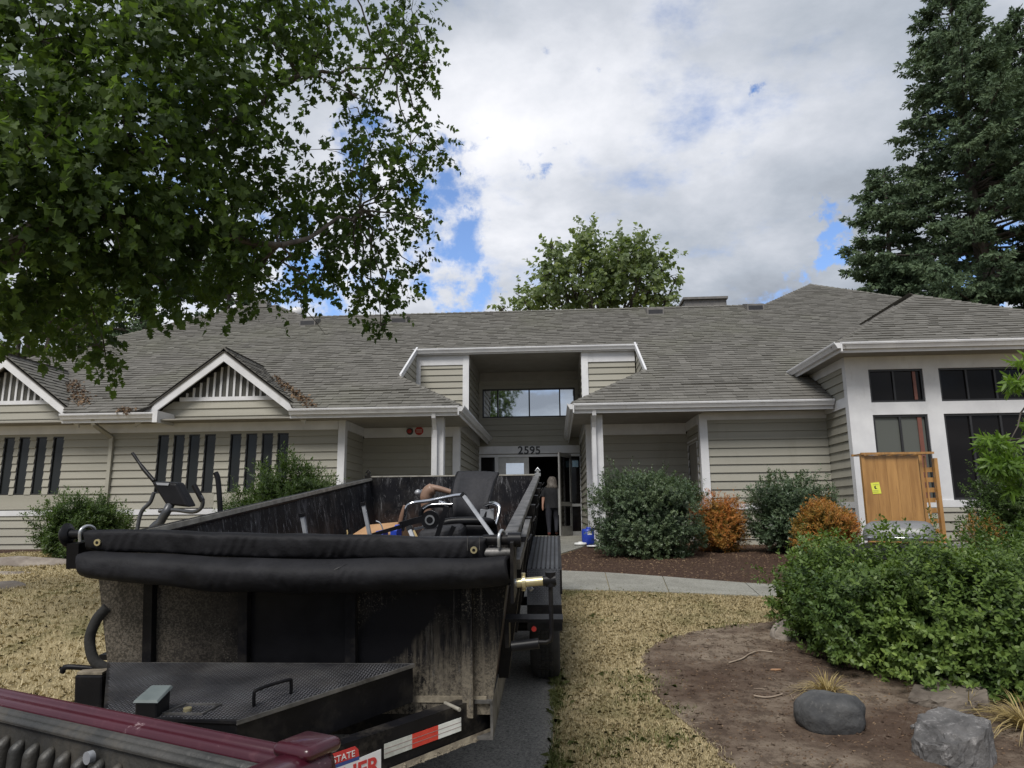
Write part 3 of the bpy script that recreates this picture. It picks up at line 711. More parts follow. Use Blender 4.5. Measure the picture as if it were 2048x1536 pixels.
gutter((-3.86, DY-.14), (2.27, DY-.14), (0, -1), GZ2, .06)
part(B().box((-3.80, DY-.13, 5.885), (2.21, RY+.1, 5.91)), 'porch_ceiling', 'soffit', label='dark ceiling of the tall entrance recess')
# cheeks of the roof cut: boards facing the entrance, rake on top
for sx, X in ((1, -3.80), (-1, 2.24)):
    b = B(); yA, yB = 16.72, DY-.06
    zA, zB = roofz(yA), roofz(yB)
    b.prism([(X, yA, zA-.30), (X, yB, zA-.30), (X, yB, zB-.03), (X, yA, zA-.03)], (0, 0, 0), (-.06*sx, 0, 0)); cw = part(b, 'cheek_wall', 'wallcore')
    z = zA-.28
    while z < zB-.1:
        ys = max(yA, yA+(z+.17-zA+.03)/SL)
        if yB-ys > .05:
            q = B().hexa([(X, ys, z), (X, yB, z), (X+.02*sx, yB, z), (X+.02*sx, ys, z), (X, min(ys+.0, yB), z+.17), (X, yB, z+.17), (X+.006*sx, yB, z+.17), (X+.006*sx, ys, z+.17)])
            part(q, 'plank', 'siding', cw)
        z += EXPO
    part(B().hexa([(X+.0*sx, yA-.02, zA-.12), (X+.0*sx, yB, zB-.12), (X+.05*sx, yB, zB-.12), (X+.05*sx, yA-.02, zA-.12), (X, yA-.02, zA+.03), (X, yB, zB+.03), (X+.05*sx, yB, zB+.03), (X+.05*sx, yA-.02, zA+.03)]), 'rake_board', 'trim')
# entrance wall Y=RY
wx0, wx1 = P(965, 808, Y=RY)[0], P(1150, 808, Y=RY)[0]
wz0, wz1 = P(1060, 835, Y=RY)[2], P(1060, 777, Y=RY)[2]
lz0, lz1 = P(1060, 907, Y=RY)[2], P(1060, 892, Y=RY)[2]
wall((-2.36, RY), (.77, RY), (0, -1), lz1, 5.62, openings=[(wx0+2.36, wx1+2.36, wz0, wz1)], phase=.05, label='entrance wall around the high window')
trimbox(-2.312, .735, RY-.048, RY, 5.62, 5.885, 'frieze_board', m='soffit')
lint = trimbox(-2.335, .745, RY-.05, RY, lz0, lz1, 'lintel_board', label='white lintel carrying the street number')
mull = [P(x, 806, Y=RY)[0] for x in (995.5, 1058.5, 1119.5)]
window(wx0, wx1, wz0, wz1, RY, .045, mull, 'glass_sky', name='upper_window')
# street number
for ch, px in zip('2595', (1041, 1053, 1064.5, 1076)):
    c = bpy.data.curves.new('digit', 'FONT'); c.body = ch; c.size = .33; c.extrude = .008; c.offset = .007; c.align_x = 'CENTER'; c.materials.append(MT['digit'])
    o = bpy.data.objects.new('digit', c); q = P(px, 905.5, Y=RY-.062)
    o = tomesh(o, 'digit')
    place(o, lint, Matrix.Translation(Vector((q[0], RY-.062, q[2]-.035))) @ Matrix.Rotation(R(90), 4, 'X'))
# storefront
fz1 = P(1060, 909, Y=RY)[2]; fz0 = .90
def X_(px, y=950, Y=RY): return P(px, y, Y=Y)[0]
trimbox(-2.335, .745, RY-.02, RY+.02, fz1+.0, lz0-.003, 'header_board', m='siding')
fb = B()
hx = [X_(958), X_(962), X_(990), X_(997), X_(1163)]
fb.box((X_(957), RY-.04, fz1-.07), (X_(1163), RY+.06, fz1))
for a, c in ((957.5, 962), (990, 996.5), (1160, 1163.5)): fb.box((X_(a), RY-.04, fz0), (X_(c), RY+.06, fz1-.07))
part(fb, 'door_surround', 'trim', label='white frame around the entrance glazing')
part(B().box((X_(962), RY+.01, fz0), (X_(990), RY+.03, fz1-.07)), 'sidelight_pane', 'glass')
b = B(); wl, wr = X_(1012), X_(1048); zt = P(1030, 926, Y=RY)[2]; zb = zt-.8
b.box((X_(996.5), RY, fz0), (wl, RY+.05, fz1-.07)).box((wr, RY, fz0), (X_(1058), RY+.05, fz1-.07)).box((wl, RY, zt), (wr, RY+.05, fz1-.07)).box((wl, RY, fz0), (wr, RY+.05, zb))
dl = part(b, 'door_leaf', 'alu', label='closed grey left leaf of the entrance door')
part(B().box((wl, RY+.02, zb), (wr, RY+.035, zt)), 'pane', 'glass_sky', dl)
# dark lobby behind the open doorway
b = B(); xa, xb = X_(997), .70
b.box((xa, RY+.06, .84), (xb, RY+4, .88)).box((xa, RY+4, .84), (xb, RY+4.1, 3.4)).box((xa-.1, RY+.06, .84), (xa, RY+4, 3.4)).box((xb, RY+.06, .84), (xb+.08, RY+4, 3.4)).box((xa, RY+.06, 3.3), (xb, RY+4, 3.4))
part(b, 'lobby', 'interior')
part(B().box((-1.2, RY+3.2, 1.0), (-.3, RY+3.5, 2.1)), 'lobby_counter', 'interior')
for k in range(4): part(B().box((-1.0, RY+3.1, 1.5+k*.3), (-.1, RY+3.14, 1.53+k*.3)), 'lobby_shelf', 'frame')
# right sidelight and the open door leaf swung out
b = B(); b.box((X_(1140), RY-.01, fz0), (X_(1143), RY+.05, fz1-.07)).box((X_(1143), RY-.01, 1.75), (X_(1160), RY+.05, 1.83)).box((X_(1143), RY-.01, fz0), (X_(1160), RY+.05, fz0+.12)); sf = part(b, 'sidelight_frame', 'alu')
part(B().box((X_(1143), RY+.01, fz0+.12), (X_(1160), RY+.03, fz1-.07)), 'sidelight_pane', 'glass')
part(B().box((X_(1145), RY-.006, P(1150, 934, Y=RY)[2]), (X_(1157), RY+.009, P(1150, 921, Y=RY)[2])), 'notice', mat('blue_notice', (.20, .42, .62), (.45, .6, .7), 20, .5), sf)
hinge = np.array([X_(1141), RY-.05, 0]); tip = np.array([X_(1118, Y=RY-.9), RY-.95, 0]); dd = tip-hinge; Ld = np.linalg.norm(dd); dd /= Ld; nn = np.array([-dd[1], dd[0], 0])
def doorbox(b, s0, s1, z0, z1, t=.022): b.hexa([hinge+dd*s+nn*o+np.array([0, 0, z]) for z in (z0, z1) for s, o in ((s0, -t), (s1, -t), (s1, t), (s0, t))])
b = B(); dz1 = fz1-.02
doorbox(b, 0, .09, fz0+.02, dz1); doorbox(b, Ld-.09, Ld, fz0+.02, dz1); doorbox(b, .09, Ld-.09, dz1-.12, dz1); doorbox(b, .09, Ld-.09, fz0+.02, fz0+.28); doorbox(b, .09, Ld-.09, 1.76, 1.88)
od = part(b, 'door_leaf', 'alu', label='open right leaf of the entrance door')
b = B(); doorbox(b, .09, Ld-.09, fz0+.28, dz1-.12, .005); part(b, 'pane', 'glass', od)
b = B(); b.tube([hinge+dd*(Ld-.05)+nn*-.05+np.array([0, 0, z]) for z in (1.5, 1.56, 2.2, 2.26)], .013, 8); part(b, 'door_handle', 'alu', od)
# round red fittings on the left porch frieze
q1, q2 = P(820, 863, Y=PY-.04), P(838.5, 862, Y=PY-.04)
b = B(); b.tube([(q1[0], PY-.045, q1[2]), (q1[0], PY-.12, q1[2])], [.085, .075], 20); rb = part(b, 'alarm_bell', 'frame', label='dark round fire connection with red centre')
b = B(); b.tube([(q1[0], PY-.12, q1[2]), (q1[0], PY-.14, q1[2])], [.055, .04], 16); part(b, 'red_cap', 'redsign', rb)
b = B(); b.tube([(q2[0], PY-.046, q2[2]), (q2[0], PY-.060, q2[2])], .105, 24); rs = part(b, 'round_sign', 'redsign', label='round red notice disc on the porch frieze')
for k, dz in enumerate((-.03, .0, .03)): part(B().box((q2[0]-.07, PY-.0630, q2[2]+dz-.006), (q2[0]+.07, PY-.0602, q2[2]+dz+.006)), 'notice_line', mat('sign_line', (.6, .45, .42), None), rs)
# -- right bay
BX0 = 5.9; BX1 = 11.6
wall((BX0, WY), (BX0, BY+.16), (-1, 0), 1.72, 3.60, phase=.03, label='side wall of the right bay')
wall((BX0, WY), (BX0, BY+.16), (-1, 0), GZ, 1.60, label='lower side wall of the right bay')
wall((BX0, 16.3), (BX0, BY+.16), (-1, 0), 3.80, 4.42, phase=.02, label='upper side wall of the right bay')
part(B().box((BX0-.048, BY+.16, 1.60), (BX0, WY-.036, 1.72)), 'trim_board', 'trim'); part(B().box((BX0-.048, BY+.16, 3.60), (BX0, WY-.036, 3.80)), 'trim_board', 'trim')
part(B().box((BX0-.048, BY+.16, 4.42), (BX0, 16.3, 4.62)), 'frieze_board', 'trim')
def bx(px, y): return P(px, y, Y=BY)[0]
def bz(y, px=1860): return P(px, y, Y=BY)[2]
zt1, zt0, zb1, zb0 = 4.335, 3.665, 3.415, 1.735
cols = [BX0-.048, 6.30, 7.355, 7.66, 9.95, 10.2, BX1]
def bay(a, c, z0, z1): trimbox(a, c, BY, BY+.16, z0, z1, 'casing_board')
bay(cols[0], cols[1], GZ, 4.62); bay(cols[2], cols[3], 1.735, 4.62); bay(cols[4], BX1, 1.735, 4.62)
for a, c in ((cols[1], cols[2]), (cols[3], cols[4])):
    bay(a, c, zt1, 4.62); bay(a, c, zb1, zt0)
trimbox(cols[1], BX1, BY-.03, BY+.16, 1.60, 1.735, 'sill_board')
wall((cols[1], BY), (BX1, BY), (0, -1), GZ, 1.60, label='siding below the tall bay windows', core=.1)
window(cols[1], cols[2], zt0, zt1, BY+.04, .04, [6.79], 'glass', name='bay_window')
window(cols[3], cols[4], zt0, zt1, BY+.04, .04, [8.20, 8.75, 9.3], 'glass', name='bay_window')
window(cols[1], cols[2], zb0, zb1, BY+.04, .045, [6.83], ['blind', 'blind'], name='bay_window')
window(cols[3], cols[4], zb0, zb1, BY+.04, .045, [8.18, 8.75, 9.3], 'glass', name='bay_window')
trimbox(7.17, 7.25, BY+.045, BY+.064, zb0+.05, zb1-.05, 'red_post', m='redpost'); trimbox(7.17, 7.23, BY+.045, BY+.064, zt0+.05, zt1-.05, 'red_post', m='redpost')
gutter((5.52, 13.6), (12.0, 13.6), (0, -1), 4.75, .09); gutter((5.52, 13.6-.118), (5.52, 16.42), (-1, 0), 4.751, .09)
part(B().box((5.53, 13.62, 4.60), (12, 16.4, 4.64)), 'soffit', 'soffit')
# -- gables on the left wing
def gable(xc, hw, zp, ze, yf, front_y):
    sl = (zp-ze)/hw
    # wall with vertical battens above, boards below
    bz0 = 4.23; L_ = 2*hw; x0 = xc-hw
    sp = lambda z: (max(0, (z+.16-ze)/sl), min(L_, L_-(z+.16-ze)/sl))
    wall((x0, WY), (x0+L_, WY), (0, -1), 3.66, bz0-.06, sp, phase=.02, label='boarded gable wall under the rake')
    s0, s1 = sp(bz0+.1); trimbox(x0+s0-.06, x0+s1+.06, WY-.04, WY, bz0-.06, bz0+.03, 'batten_rail')
    b = B(); zz = zp-.42; a0, a1 = sp(bz0)
    b.prism([(x0+a0, WY-.001, bz0+.03), (x0+a1, WY-.001, bz0+.03), (xc, WY-.001, zp-.16)], (0, 0, 0), (0, .06, 0)); vent = part(b, 'gable_vent', 'frame')
    k = -5
    for k in range(-6, 7):
        xb = xc+k*.158
        h = zp-.19-abs(k*.158)*sl-.02
        if h > bz0+.06: part(B().box((xb-.024, WY-.035, bz0+.031), (xb+.024, WY-.002, h)), 'batten', 'trim', vent)
    # dark backing boards between battens
    for k in range(-6, 6):
        xb = xc+(k+.5)*.158; h = zp-.2-abs((k+.5)*.158)*sl-.05
        if h > bz0+.06: part(B().box((xb-.045, WY-.012, bz0+.031), (xb+.045, WY-.0015, h)), 'slat', MT['gabledark'], vent)
    # rakes
    for s in (-1, 1):
        nx, nz = s*sl/math.hypot(1, sl), 1/math.hypot(1, sl)
        top = np.array([xc, yf, zp]); end = np.array([xc+s*hw*1.0, yf, ze])
        vfall = np.array([0, 0, -.245])
        part(B().prism([top, end, end+vfall*.98, top+vfall], (0, 0, 0), (0, .045, 0)), 'rake_board', 'trim')
        ed = np.array([0, 0, .035])
        part(B().prism([top+ed, end+ed+np.array([s*.03, 0, -.02]), end+np.array([s*.03, 0, -.02]), top], (0, -.03, 0), (0, .05, 0)), 'drip_edge', 'frame')
        # underside
        part(B().prism([top+np.array([0, .045, -.05]), end+np.array([0, .045, -.05]), end+np.array([0, .045, -.07]), top+np.array([0, .045, -.07])], (0, 0, 0), (0, WY-yf-.05, 0)), 'gable_soffit', 'soffit')
    return sl
MT['gabledark'] = mat('dark_green_grey_slat', (.050, .050, .044), (.075, .073, .062), 5, .7)
gable(-7.53, 1.97, 5.285, 3.80, 15.20, 15.2)
gable(-12.80, 1.97, 5.27, 3.80, 15.20, 15.2)

# ------------------------------------------------------------------ roofs
nsh = [0]
def roofplane(O, du, dv, z0, poly, slope=SL, expo=.168, singles=0, lift=(), name='roof', tabw=(.16, .42), label=None):
    """O plan origin, du along the eave, dv up the slope (plan unit vectors); poly in (u, v)"""
    O = np.array([*O, 0.]); du = np.array([*du, 0.]); dv = np.array([*dv, 0.])
    ct = 1/math.hypot(1, slope); nrm = (np.array([0, 0, 1])-slope*dv)*ct
    pt = lambda u, v, h=0.: O+du*u+dv*v+np.array([0, 0, z0+slope*v])+nrm*h
    flip = np.cross(du, dv)[2] < 0
    bm = bmesh.new(); vs = [bm.verts.new(pt(u, v, -.006)) for u, v in poly]; f = bm.faces.new(vs)
    if f.normal.z < 0 or True: bm.normal_update()
    ex = bmesh.ops.extrude_face_region(bm, geom=[f])
    for v in ex['geom']:
        if isinstance(v, bmesh.types.BMVert): v.co -= Vector(nrm)*.05
    bmesh.ops.triangulate(bm, faces=bm.faces[:]); bmesh.ops.recalc_face_normals(bm, faces=bm.faces[:])
    me = bpy.data.meshes.new(name); bm.to_mesh(me); bm.free(); me.materials.append(MT['deckroof'])
    deck = place(bpy.data.objects.new(name, me), bld)
    if label: deck['label'] = label
    def xs(v):
        out = []; n = len(poly)
        for i in range(n):
            (u0, v0), (u1, v1) = poly[i], poly[(i+1) % n]
            if (v0 > v) != (v1 > v): out.append(u0+(v-v0)/(v1-v0)*(u1-u0))
        out.sort(); return [(out[i], out[i+1]) for i in range(0, len(out)-1, 2)]
    vmax = max(p[1] for p in poly); stp = expo*ct; v = 0; V = []; F = []; T = []; row = 0
    while v < vmax-.01:
        a, c = xs(v+.004), xs(min(v+stp, vmax)-.004)
        if len(a) != len(c): mid = xs(v+stp/2); a = c = mid
        for (p0, p1), (q0, q1) in zip(a, c):
            u = min(p0, q0)-random.uniform(0, .2)
            end = max(p1, q1)
            while u < end:
                w = random.choice((.2, .24, .28))*random.uniform(.85, 1.15); u2 = u+w
                cl = lambda x, l, h: min(max(x, l), h)
                b0, b1 = cl(u, p0, p1), cl(u2, p0, p1); t0, t1 = cl(u, q0, q1), cl(u2, q0, q1)
                if b1-b0+t1-t0 > .02:
                    h = random.choice((.018, .020, .027, .030))*random.uniform(.9, 1.1); dvj = random.choice((0, 0, .012, .022))*random.uniform(.4, 1)
                    tone = min(1, max(0, random.gauss(.5, .14)))
                    for (lu0, lu1, lv) in lift:
                        if lu0 < u < lu1 and v <= lv < v+stp: h = .045
                    vb = v-.012-dvj; vt = v+stp+.01
                    A = [pt(b0, vb, .0), pt(b1, vb, .0), pt(b1, vb, h), pt(b0, vb, h), pt(t1, vt, .003), pt(t0, vt, .003)]
                    Fq = [(0, 1, 2, 3), (3, 2, 4, 5), (0, 3, 5), (1, 4, 2)]
                    if flip: Fq = [q[::-1] for q in Fq]
                    if nsh[0] < singles and -9 < O[0]*0+u < 9.5 and w > .17:
                        nsh[0] += 1
                        o = mesh('shingle', A, Fq, MT['shingle'], deck)
                        o.data.attributes.new('tone', 'FLOAT', 'FACE').data.foreach_set('value', [tone]*4)
                    else:
                        k = len(V); V += A; F += [tuple(i+k for i in q) for q in Fq]; T += [tone]*4
                u = u2+.003
        v += stp; row += 1
    if F:
        o = mesh('shingle', V, F, MT['shingle'], deck); o.data.attributes.new('tone', 'FLOAT', 'FACE').data.foreach_set('value', T); tag(o, kind='stuff')
    return deck
def caps(p0, p1, w=.15, drop=.08, m='shingle', side=None):
    p0 = np.array(p0, float); p1 = np.array(p1, float); d = p1-p0; L_ = np.linalg.norm(d); d /= L_
    r = np.cross(d, (0, 0, 1)); r /= np.linalg.norm(r); n = max(1, int(L_/.2)); V = []; F = []; T = []
    for i in range(n):
        a = p0+d*(L_*i/n-.01); b = p0+d*(L_*(i+1)/n+.03); t = random.gauss(.5, .14)
        up = np.array([0, 0, 1.])
        ha, hb = .045, .022
        k = len(V)
        V += [a+r*w-up*drop, a+up*ha, a-r*w-up*drop, b+r*w-up*(drop+.01), b+up*hb, b-r*w-up*(drop+.01), a+r*w-up*(drop+.03), a-up*.01, a-r*w-up*(drop+.03)]
        F += [(k+1, k+4, k+3, k+0), (k+2, k+5, k+4, k+1), (k+0, k+6, k+7, k+1), (k+1, k+7, k+8, k+2)]; T += [min(1, max(0, t))]*4
    o = mesh('ridge_cap', V, F, MT['shingle'], bld); o.data.attributes.new('tone', 'FLOAT', 'FACE').data.foreach_set('value', T); tag(o, kind='stuff')
def onroof(px, py):
    d = _ray(px, py); t = (EZ+.02-SL*EY-CAMP[2])/(d[2]-SL*d[1]); return CAMP+d*t
HV = 7.25      # ridge, v
def gcut(xc, zp, hw): v = (zp-EZ-.02)/SL; return [(xc-hw*.93, -.001), (xc, v), (xc+hw*.93, -.001)]
DV = DY-.14-EY
l1, l2 = onroof(665, 783), onroof(800, 781); l3, l4 = onroof(1345, 767), onroof(1505, 765); l5, l6 = onroof(205, 797), onroof(300, 793)
g1 = gcut(-12.80, 5.27, 1.95); g2 = gcut(-7.53, 5.285, 1.95)
polyL = [(-17.6, -.001), *g1, *g2, (-2.05, -.001), (-3.79, 1.74), (-3.79, DV), (-3.79, HV), (-8.3, HV), (-9.95, 8.86), (-11.25, 8.86)]
polyM = [(-3.79, DV), (2.22, DV), (2.22, HV), (-3.79, HV)]
polyR = [(.385, -.001), (5.83, -.001), (5.83, 1.30), (5.52, 1.56), (8.74, 4.77), (12.0, 1.5), (19.0, .001), (9.24, 9.76), (7.25, HV+.2), (2.22, HV+.2), (2.22, 1.84)]
polyR = [(.385, -.001), (5.83, -.001), (5.83, 1.30), (5.52, 1.56), (8.74, 4.77), (12.0, 1.5), (19.0, .001), (9.24, 9.76), (6.8, HV), (2.22, HV), (2.22, 1.84)]
roofplane((0, EY), (1, 0), (0, 1), EZ+.02, polyL, singles=150, lift=((l1[0], l2[0], l1[1]-EY), (l5[0], l6[0], l5[1]-EY)), label='left half of the main shingled roof')
roofplane((0, EY), (1, 0), (0, 1), EZ+.02, polyR, singles=290, lift=((l3[0], l4[0], l3[1]-EY),), label='right half of the main shingled roof')
roofplane((0, EY), (1, 0), (0, 1), EZ+.02, polyM, label='roof strip above the entrance gutter')
# small planes draining to the entrance
roofplane((-2.05, EY), (0, 1), (-1, 0), EZ+.02, [(0, 0), (RY-EY, 0), (RY-EY, .31), (DY-EY, .31), (DY-EY, 1.74), (1.74, 1.74)])
roofplane((.385, EY), (0, 1), (1, 0), EZ+.02, [(0, 0), (RY-EY, 0), (RY-EY, .385), (DY-EY, .385), (DY-EY, 1.84), (1.84, 1.84)])
# bay roof
roofplane((0, 13.6), (1, 0), (0, 1), 4.77, [(5.52, 0), (11.96, 0), (8.74, 3.22)], label='hip roof over the right bay')
roofplane((5.52, 13.6), (0, 1), (1, 0), 4.77, [(0, 0), (3.22, 3.22), (6.07, 3.22), (2.85, 0)])
roofplane((11.96, 13.6), (0, 1), (-1, 0), 4.77, [(0, 0), (3.22, 3.22), (6.07, 3.22), (1.3, 0)])
# gable roofs
for xc, zp, hw in ((-12.80, 5.27, 1.97), (-7.53, 5.285, 1.97)):
    sl = (zp-3.80)/hw; yb = EY+(zp-EZ-.02)/SL; yf = 15.17
    for s in (-1, 1):
        xe = xc+s*hw; ve = hw
        # v measured from the outer edge inward; valley where it meets the main slope
        y_at = lambda z: EY+(z-EZ-.02)/SL
        roofplane((xe, yf), (0, 1), (-s, 0), 3.80+.04, [(0, 0), (0, hw), (yb-yf, hw), (.12, .16)], slope=sl, label='gable roof slope')
    caps((xc, yf, zp+.06), (xc, yb, zp+.06), .09, .075)
zr = lambda v: EZ+.02+SL*v
def mp(u, v): return (u, EY+v, zr(v))
caps(mp(-8.3, HV), mp(6.8, HV), .12, .03); caps(mp(6.8, HV), mp(9.24, 9.76)); caps(mp(9.24, 9.76), mp(19, 0)); caps(mp(-8.3, HV), mp(-9.95, 8.86)); caps(mp(-9.95, 8.86), mp(-11.25, 8.86)); caps(mp(-11.25, 8.86), mp(-17.6, 0))
caps((-2.05, EY, EZ+.02), (-3.79, EY+1.74, zr(1.74)), .13, .06); caps((.385, EY, EZ+.02), (2.22, EY+1.84, zr(1.84)), .13, .06)
caps((5.52, 13.6, 4.77), (8.74, 16.82, 6.64)); caps((11.96, 13.6, 4.77), (8.74, 16.82, 6.64)); caps((8.74, 16.82, 6.64), (8.74, 19.67, 6.64))
# rear slopes and end walls close the building
b = B()
def slab(pts):
    global b
    n = len(pts); b.add([p for p in pts]+[(p[0], p[1], p[2]-.1) for p in pts], [tuple(range(n)), tuple(range(n, 2*n))[::-1]]+[(i, n+i, n+(i+1) % n, (i+1) % n) for i in range(n)])
slab([mp(-8.3, HV), mp(6.8, HV), (6.8, 29.4, 3.87), (-8.3, 29.4, 3.87)])
slab([mp(6.8, HV), mp(9.24, 9.76), (9.24, 30, 6.4), (6.8, 29.4, 3.87)])
slab([mp(9.24, 9.76), mp(19, 0), (19, 31, 3.87), (9.24, 30, 6.4)]); slab([mp(-9.95, 8.86), mp(-8.3, HV), (-8.3, 29.4, 3.87), (-9.95, 31, 5.4)])
slab([mp(-11.25, 8.86), mp(-9.95, 8.86), (-9.95, 31, 5.4), (-11.25, 31, 5.4)]); slab([mp(-17.6, 0), mp(-11.25, 8.86), (-11.25, 31, 5.4), (-17.6, 31, 3.87)])
part(b, 'rear_roof', 'deckroof')
trimbox(-18.02, -17.9, WY+.12, 31, GZ, 3.7, 'end_wall', m='siding'); trimbox(11.6, 18, 16.2, 31, GZ, 3.8, 'rear_wall', m='siding'); trimbox(11.6-.1, 11.6, BY+.16, 16.2, GZ, 4.6, 'end_wall', m='siding')
# inner back of bay room so the dark glass has a room behind it
# roof vents, flue, box on the ridge
MT['ventm'] = mat('vent_metal', (.10, .095, .09), (.15, .14, .13), 6, .5)
for px, py in ((622, 646), (802, 641), (1308, 624), (1505, 616)):
    q = onroof(px, py); x, y, z = q; b = B()
    b.hexa([(x-.26, y-.34, z-.2), (x+.26, y-.34, z-.2), (x+.26, y+.16, z+.06), (x-.26, y+.16, z+.06), (x-.26, y-.34, z+.04), (x+.26, y-.34, z+.04), (x+.26, y+.16, z+.19), (x-.26, y+.16, z+.19)])
    v_ = part(b, 'roof_vent', 'ventm'); part(B().box((x-.22, y-.344, z-.15), (x+.22, y-.341, z-.02)), 'vent_opening', 'frame', v_)
q = P(522, 612, Y=23.6); part(B().box((q[0]-.3, 23.4, zr(8.6)), (q[0]+.3, 23.8, zr(8.9)+.12)), 'roof_vent', 'ventm')
for px, py in ((1722, 652), (1778, 612)):
    q = P(px, py, X=5.52+ (1.2 if px < 1750 else 2.4)); u = (1.2 if px < 1750 else 2.4)
    z = 4.77+SL*u; x = 5.52+u; y = 13.6+u+.75
    b = B().hexa([(x-.28, y, z-.18), (x+.28, y, z+.15), (x+.28, y+.3, z+.15), (x-.28, y+.3, z-.18), (x-.28, y, z-.09), (x+.28, y, z+.235), (x+.28, y+.3, z+.235), (x-.28, y+.3, z-.09)]); part(b, 'roof_vent', 'ventm')
q = P(595, 628, Y=23.2); part(B().lathe((q[0], 23.2, q[2]-.9), [(.2, 0), (.2, .75), (.3, .78), (.3, .98), (.26, 1.06), (.12, 1.12)], 20), 'flue', 'gutter', label='round pale metal flue behind the left ridge')
q0, q1 = P(1368, 600, Y=23.5), P(1451, 597, Y=23.5)
b = B().box((q0[0], 23.4, 7.4), (q1[0], 24.6, q1[2]-.05)).box((q0[0]-.06, 23.3, q1[2]-.05), (q1[0]+.04, 24.7, q1[2]+.03)); part(b, 'roof_box', 'ventm', label='flat grey equipment box behind the ridge')

# ------------------------------------------------------------------ foliage tools
def unit(v): return v/(np.linalg.norm(v, axis=-1, keepdims=True)+1e-9)
SH = {'oval4': np.array([(0, 0), (.5, .27), (1, 0), (.5, -.27)]), 'slim4': np.array([(0, 0), (.5, .15), (1, 0), (.5, -.15)]), 'star': np.array([(0, 0), (.15, .52), (.55, .38), (1.0, 0), (.55, -.38), (.15, -.52)]),
      'oval': np.array([(0, 0), (.3, .24), (.7, .22), (1, 0), (.7, -.22), (.3, -.24)]),
      'slim': np.array([(0, 0), (.35, .11), (.75, .09), (1, 0), (.75, -.09), (.35, -.11)]),
      'needle': np.array([(0, .0), (.45, .24), (1, 0), (.45, -.24)]),
      'maple': np.array([(0, .02), (.10, .20), (.02, .48), (.30, .36), (.42, .62), (.62, .30), (1.0, 0), (.62, -.30), (.42, -.62), (.30, -.36), (.02, -.48), (.10, -.20)])}
def leafmesh(name, pos, dirs, nrm, size, shape, m, parent=None, tone=None, curl=.15):
    sh = SH[shape]; n = len(pos); k = len(sh)
    dirs = unit(dirs); side = unit(np.cross(nrm, dirs)); nn = np.cross(dirs, side)
    V = pos[:, None]+size[:, None, None]*(sh[None, :, 0:1]*dirs[:, None]+sh[None, :, 1:2]*side[:, None]+curl*(np.abs(sh[None, :, 1:2])*.9-(sh[None, :, 0:1]**2)*.5)*nn[:, None])
    return raw(name, V.reshape(-1, 3), k, np.arange(n*k), m, parent, rng.random(n) if tone is None else tone)
def shoots(name, c, d, nl, length, lsize, shape, m, parent=None, spread=.9, tone=None, up=.0, curl=.15):
    "c, d: shoot bases and directions; nl leaves spiral round each"
    s = len(c); d = unit(d); t = np.tile(np.linspace(.1, 1, nl), (s, 1))+rng.uniform(-.08, .08, (s, nl))
    a = unit(np.cross(d, rng.normal(size=(s, 3)))); b = np.cross(d, a)
    ph = np.arange(nl)*2.4+rng.uniform(0, 6.28, (s, 1))+rng.normal(0, .3, (s, nl))
    rad = a[:, None]*np.cos(ph)[..., None]+b[:, None]*np.sin(ph)[..., None]
    pos = c[:, None]+d[:, None]*(t*(length if np.isscalar(length) else length[:, None]))[..., None]
    ld = unit(rad*spread+d[:, None]*(.25+.9*t[..., None]**2)+np.array([0, 0, up])+rng.normal(0, .18, (s, nl, 3)))
    nr = unit(d[:, None]-rad*.2+np.array([0, 0, .5])+rng.normal(0, .35, (s, nl, 3)))
    tn = (tone[:, None] if tone is not None else rng.random((s, 1)))*.65+rng.random((s, nl))*.35
    sz = lsize*rng.uniform(.65, 1.2, (s, nl))
    return leafmesh(name, pos.reshape(-1, 3), ld.reshape(-1, 3), nr.reshape(-1, 3), sz.ravel(), shape, m, parent, tn.ravel(), curl)
def lumpy(dirs, seed, amp=.22, f=3.0):
    r_ = np.random.default_rng(seed); v = np.ones(len(dirs))
    for i in range(5):
        k = r_.normal(size=3)*f*(1+i*.6); v += amp/(1+i*.5)*np.sin(dirs@k+r_.uniform(0, 6.28))
    return v
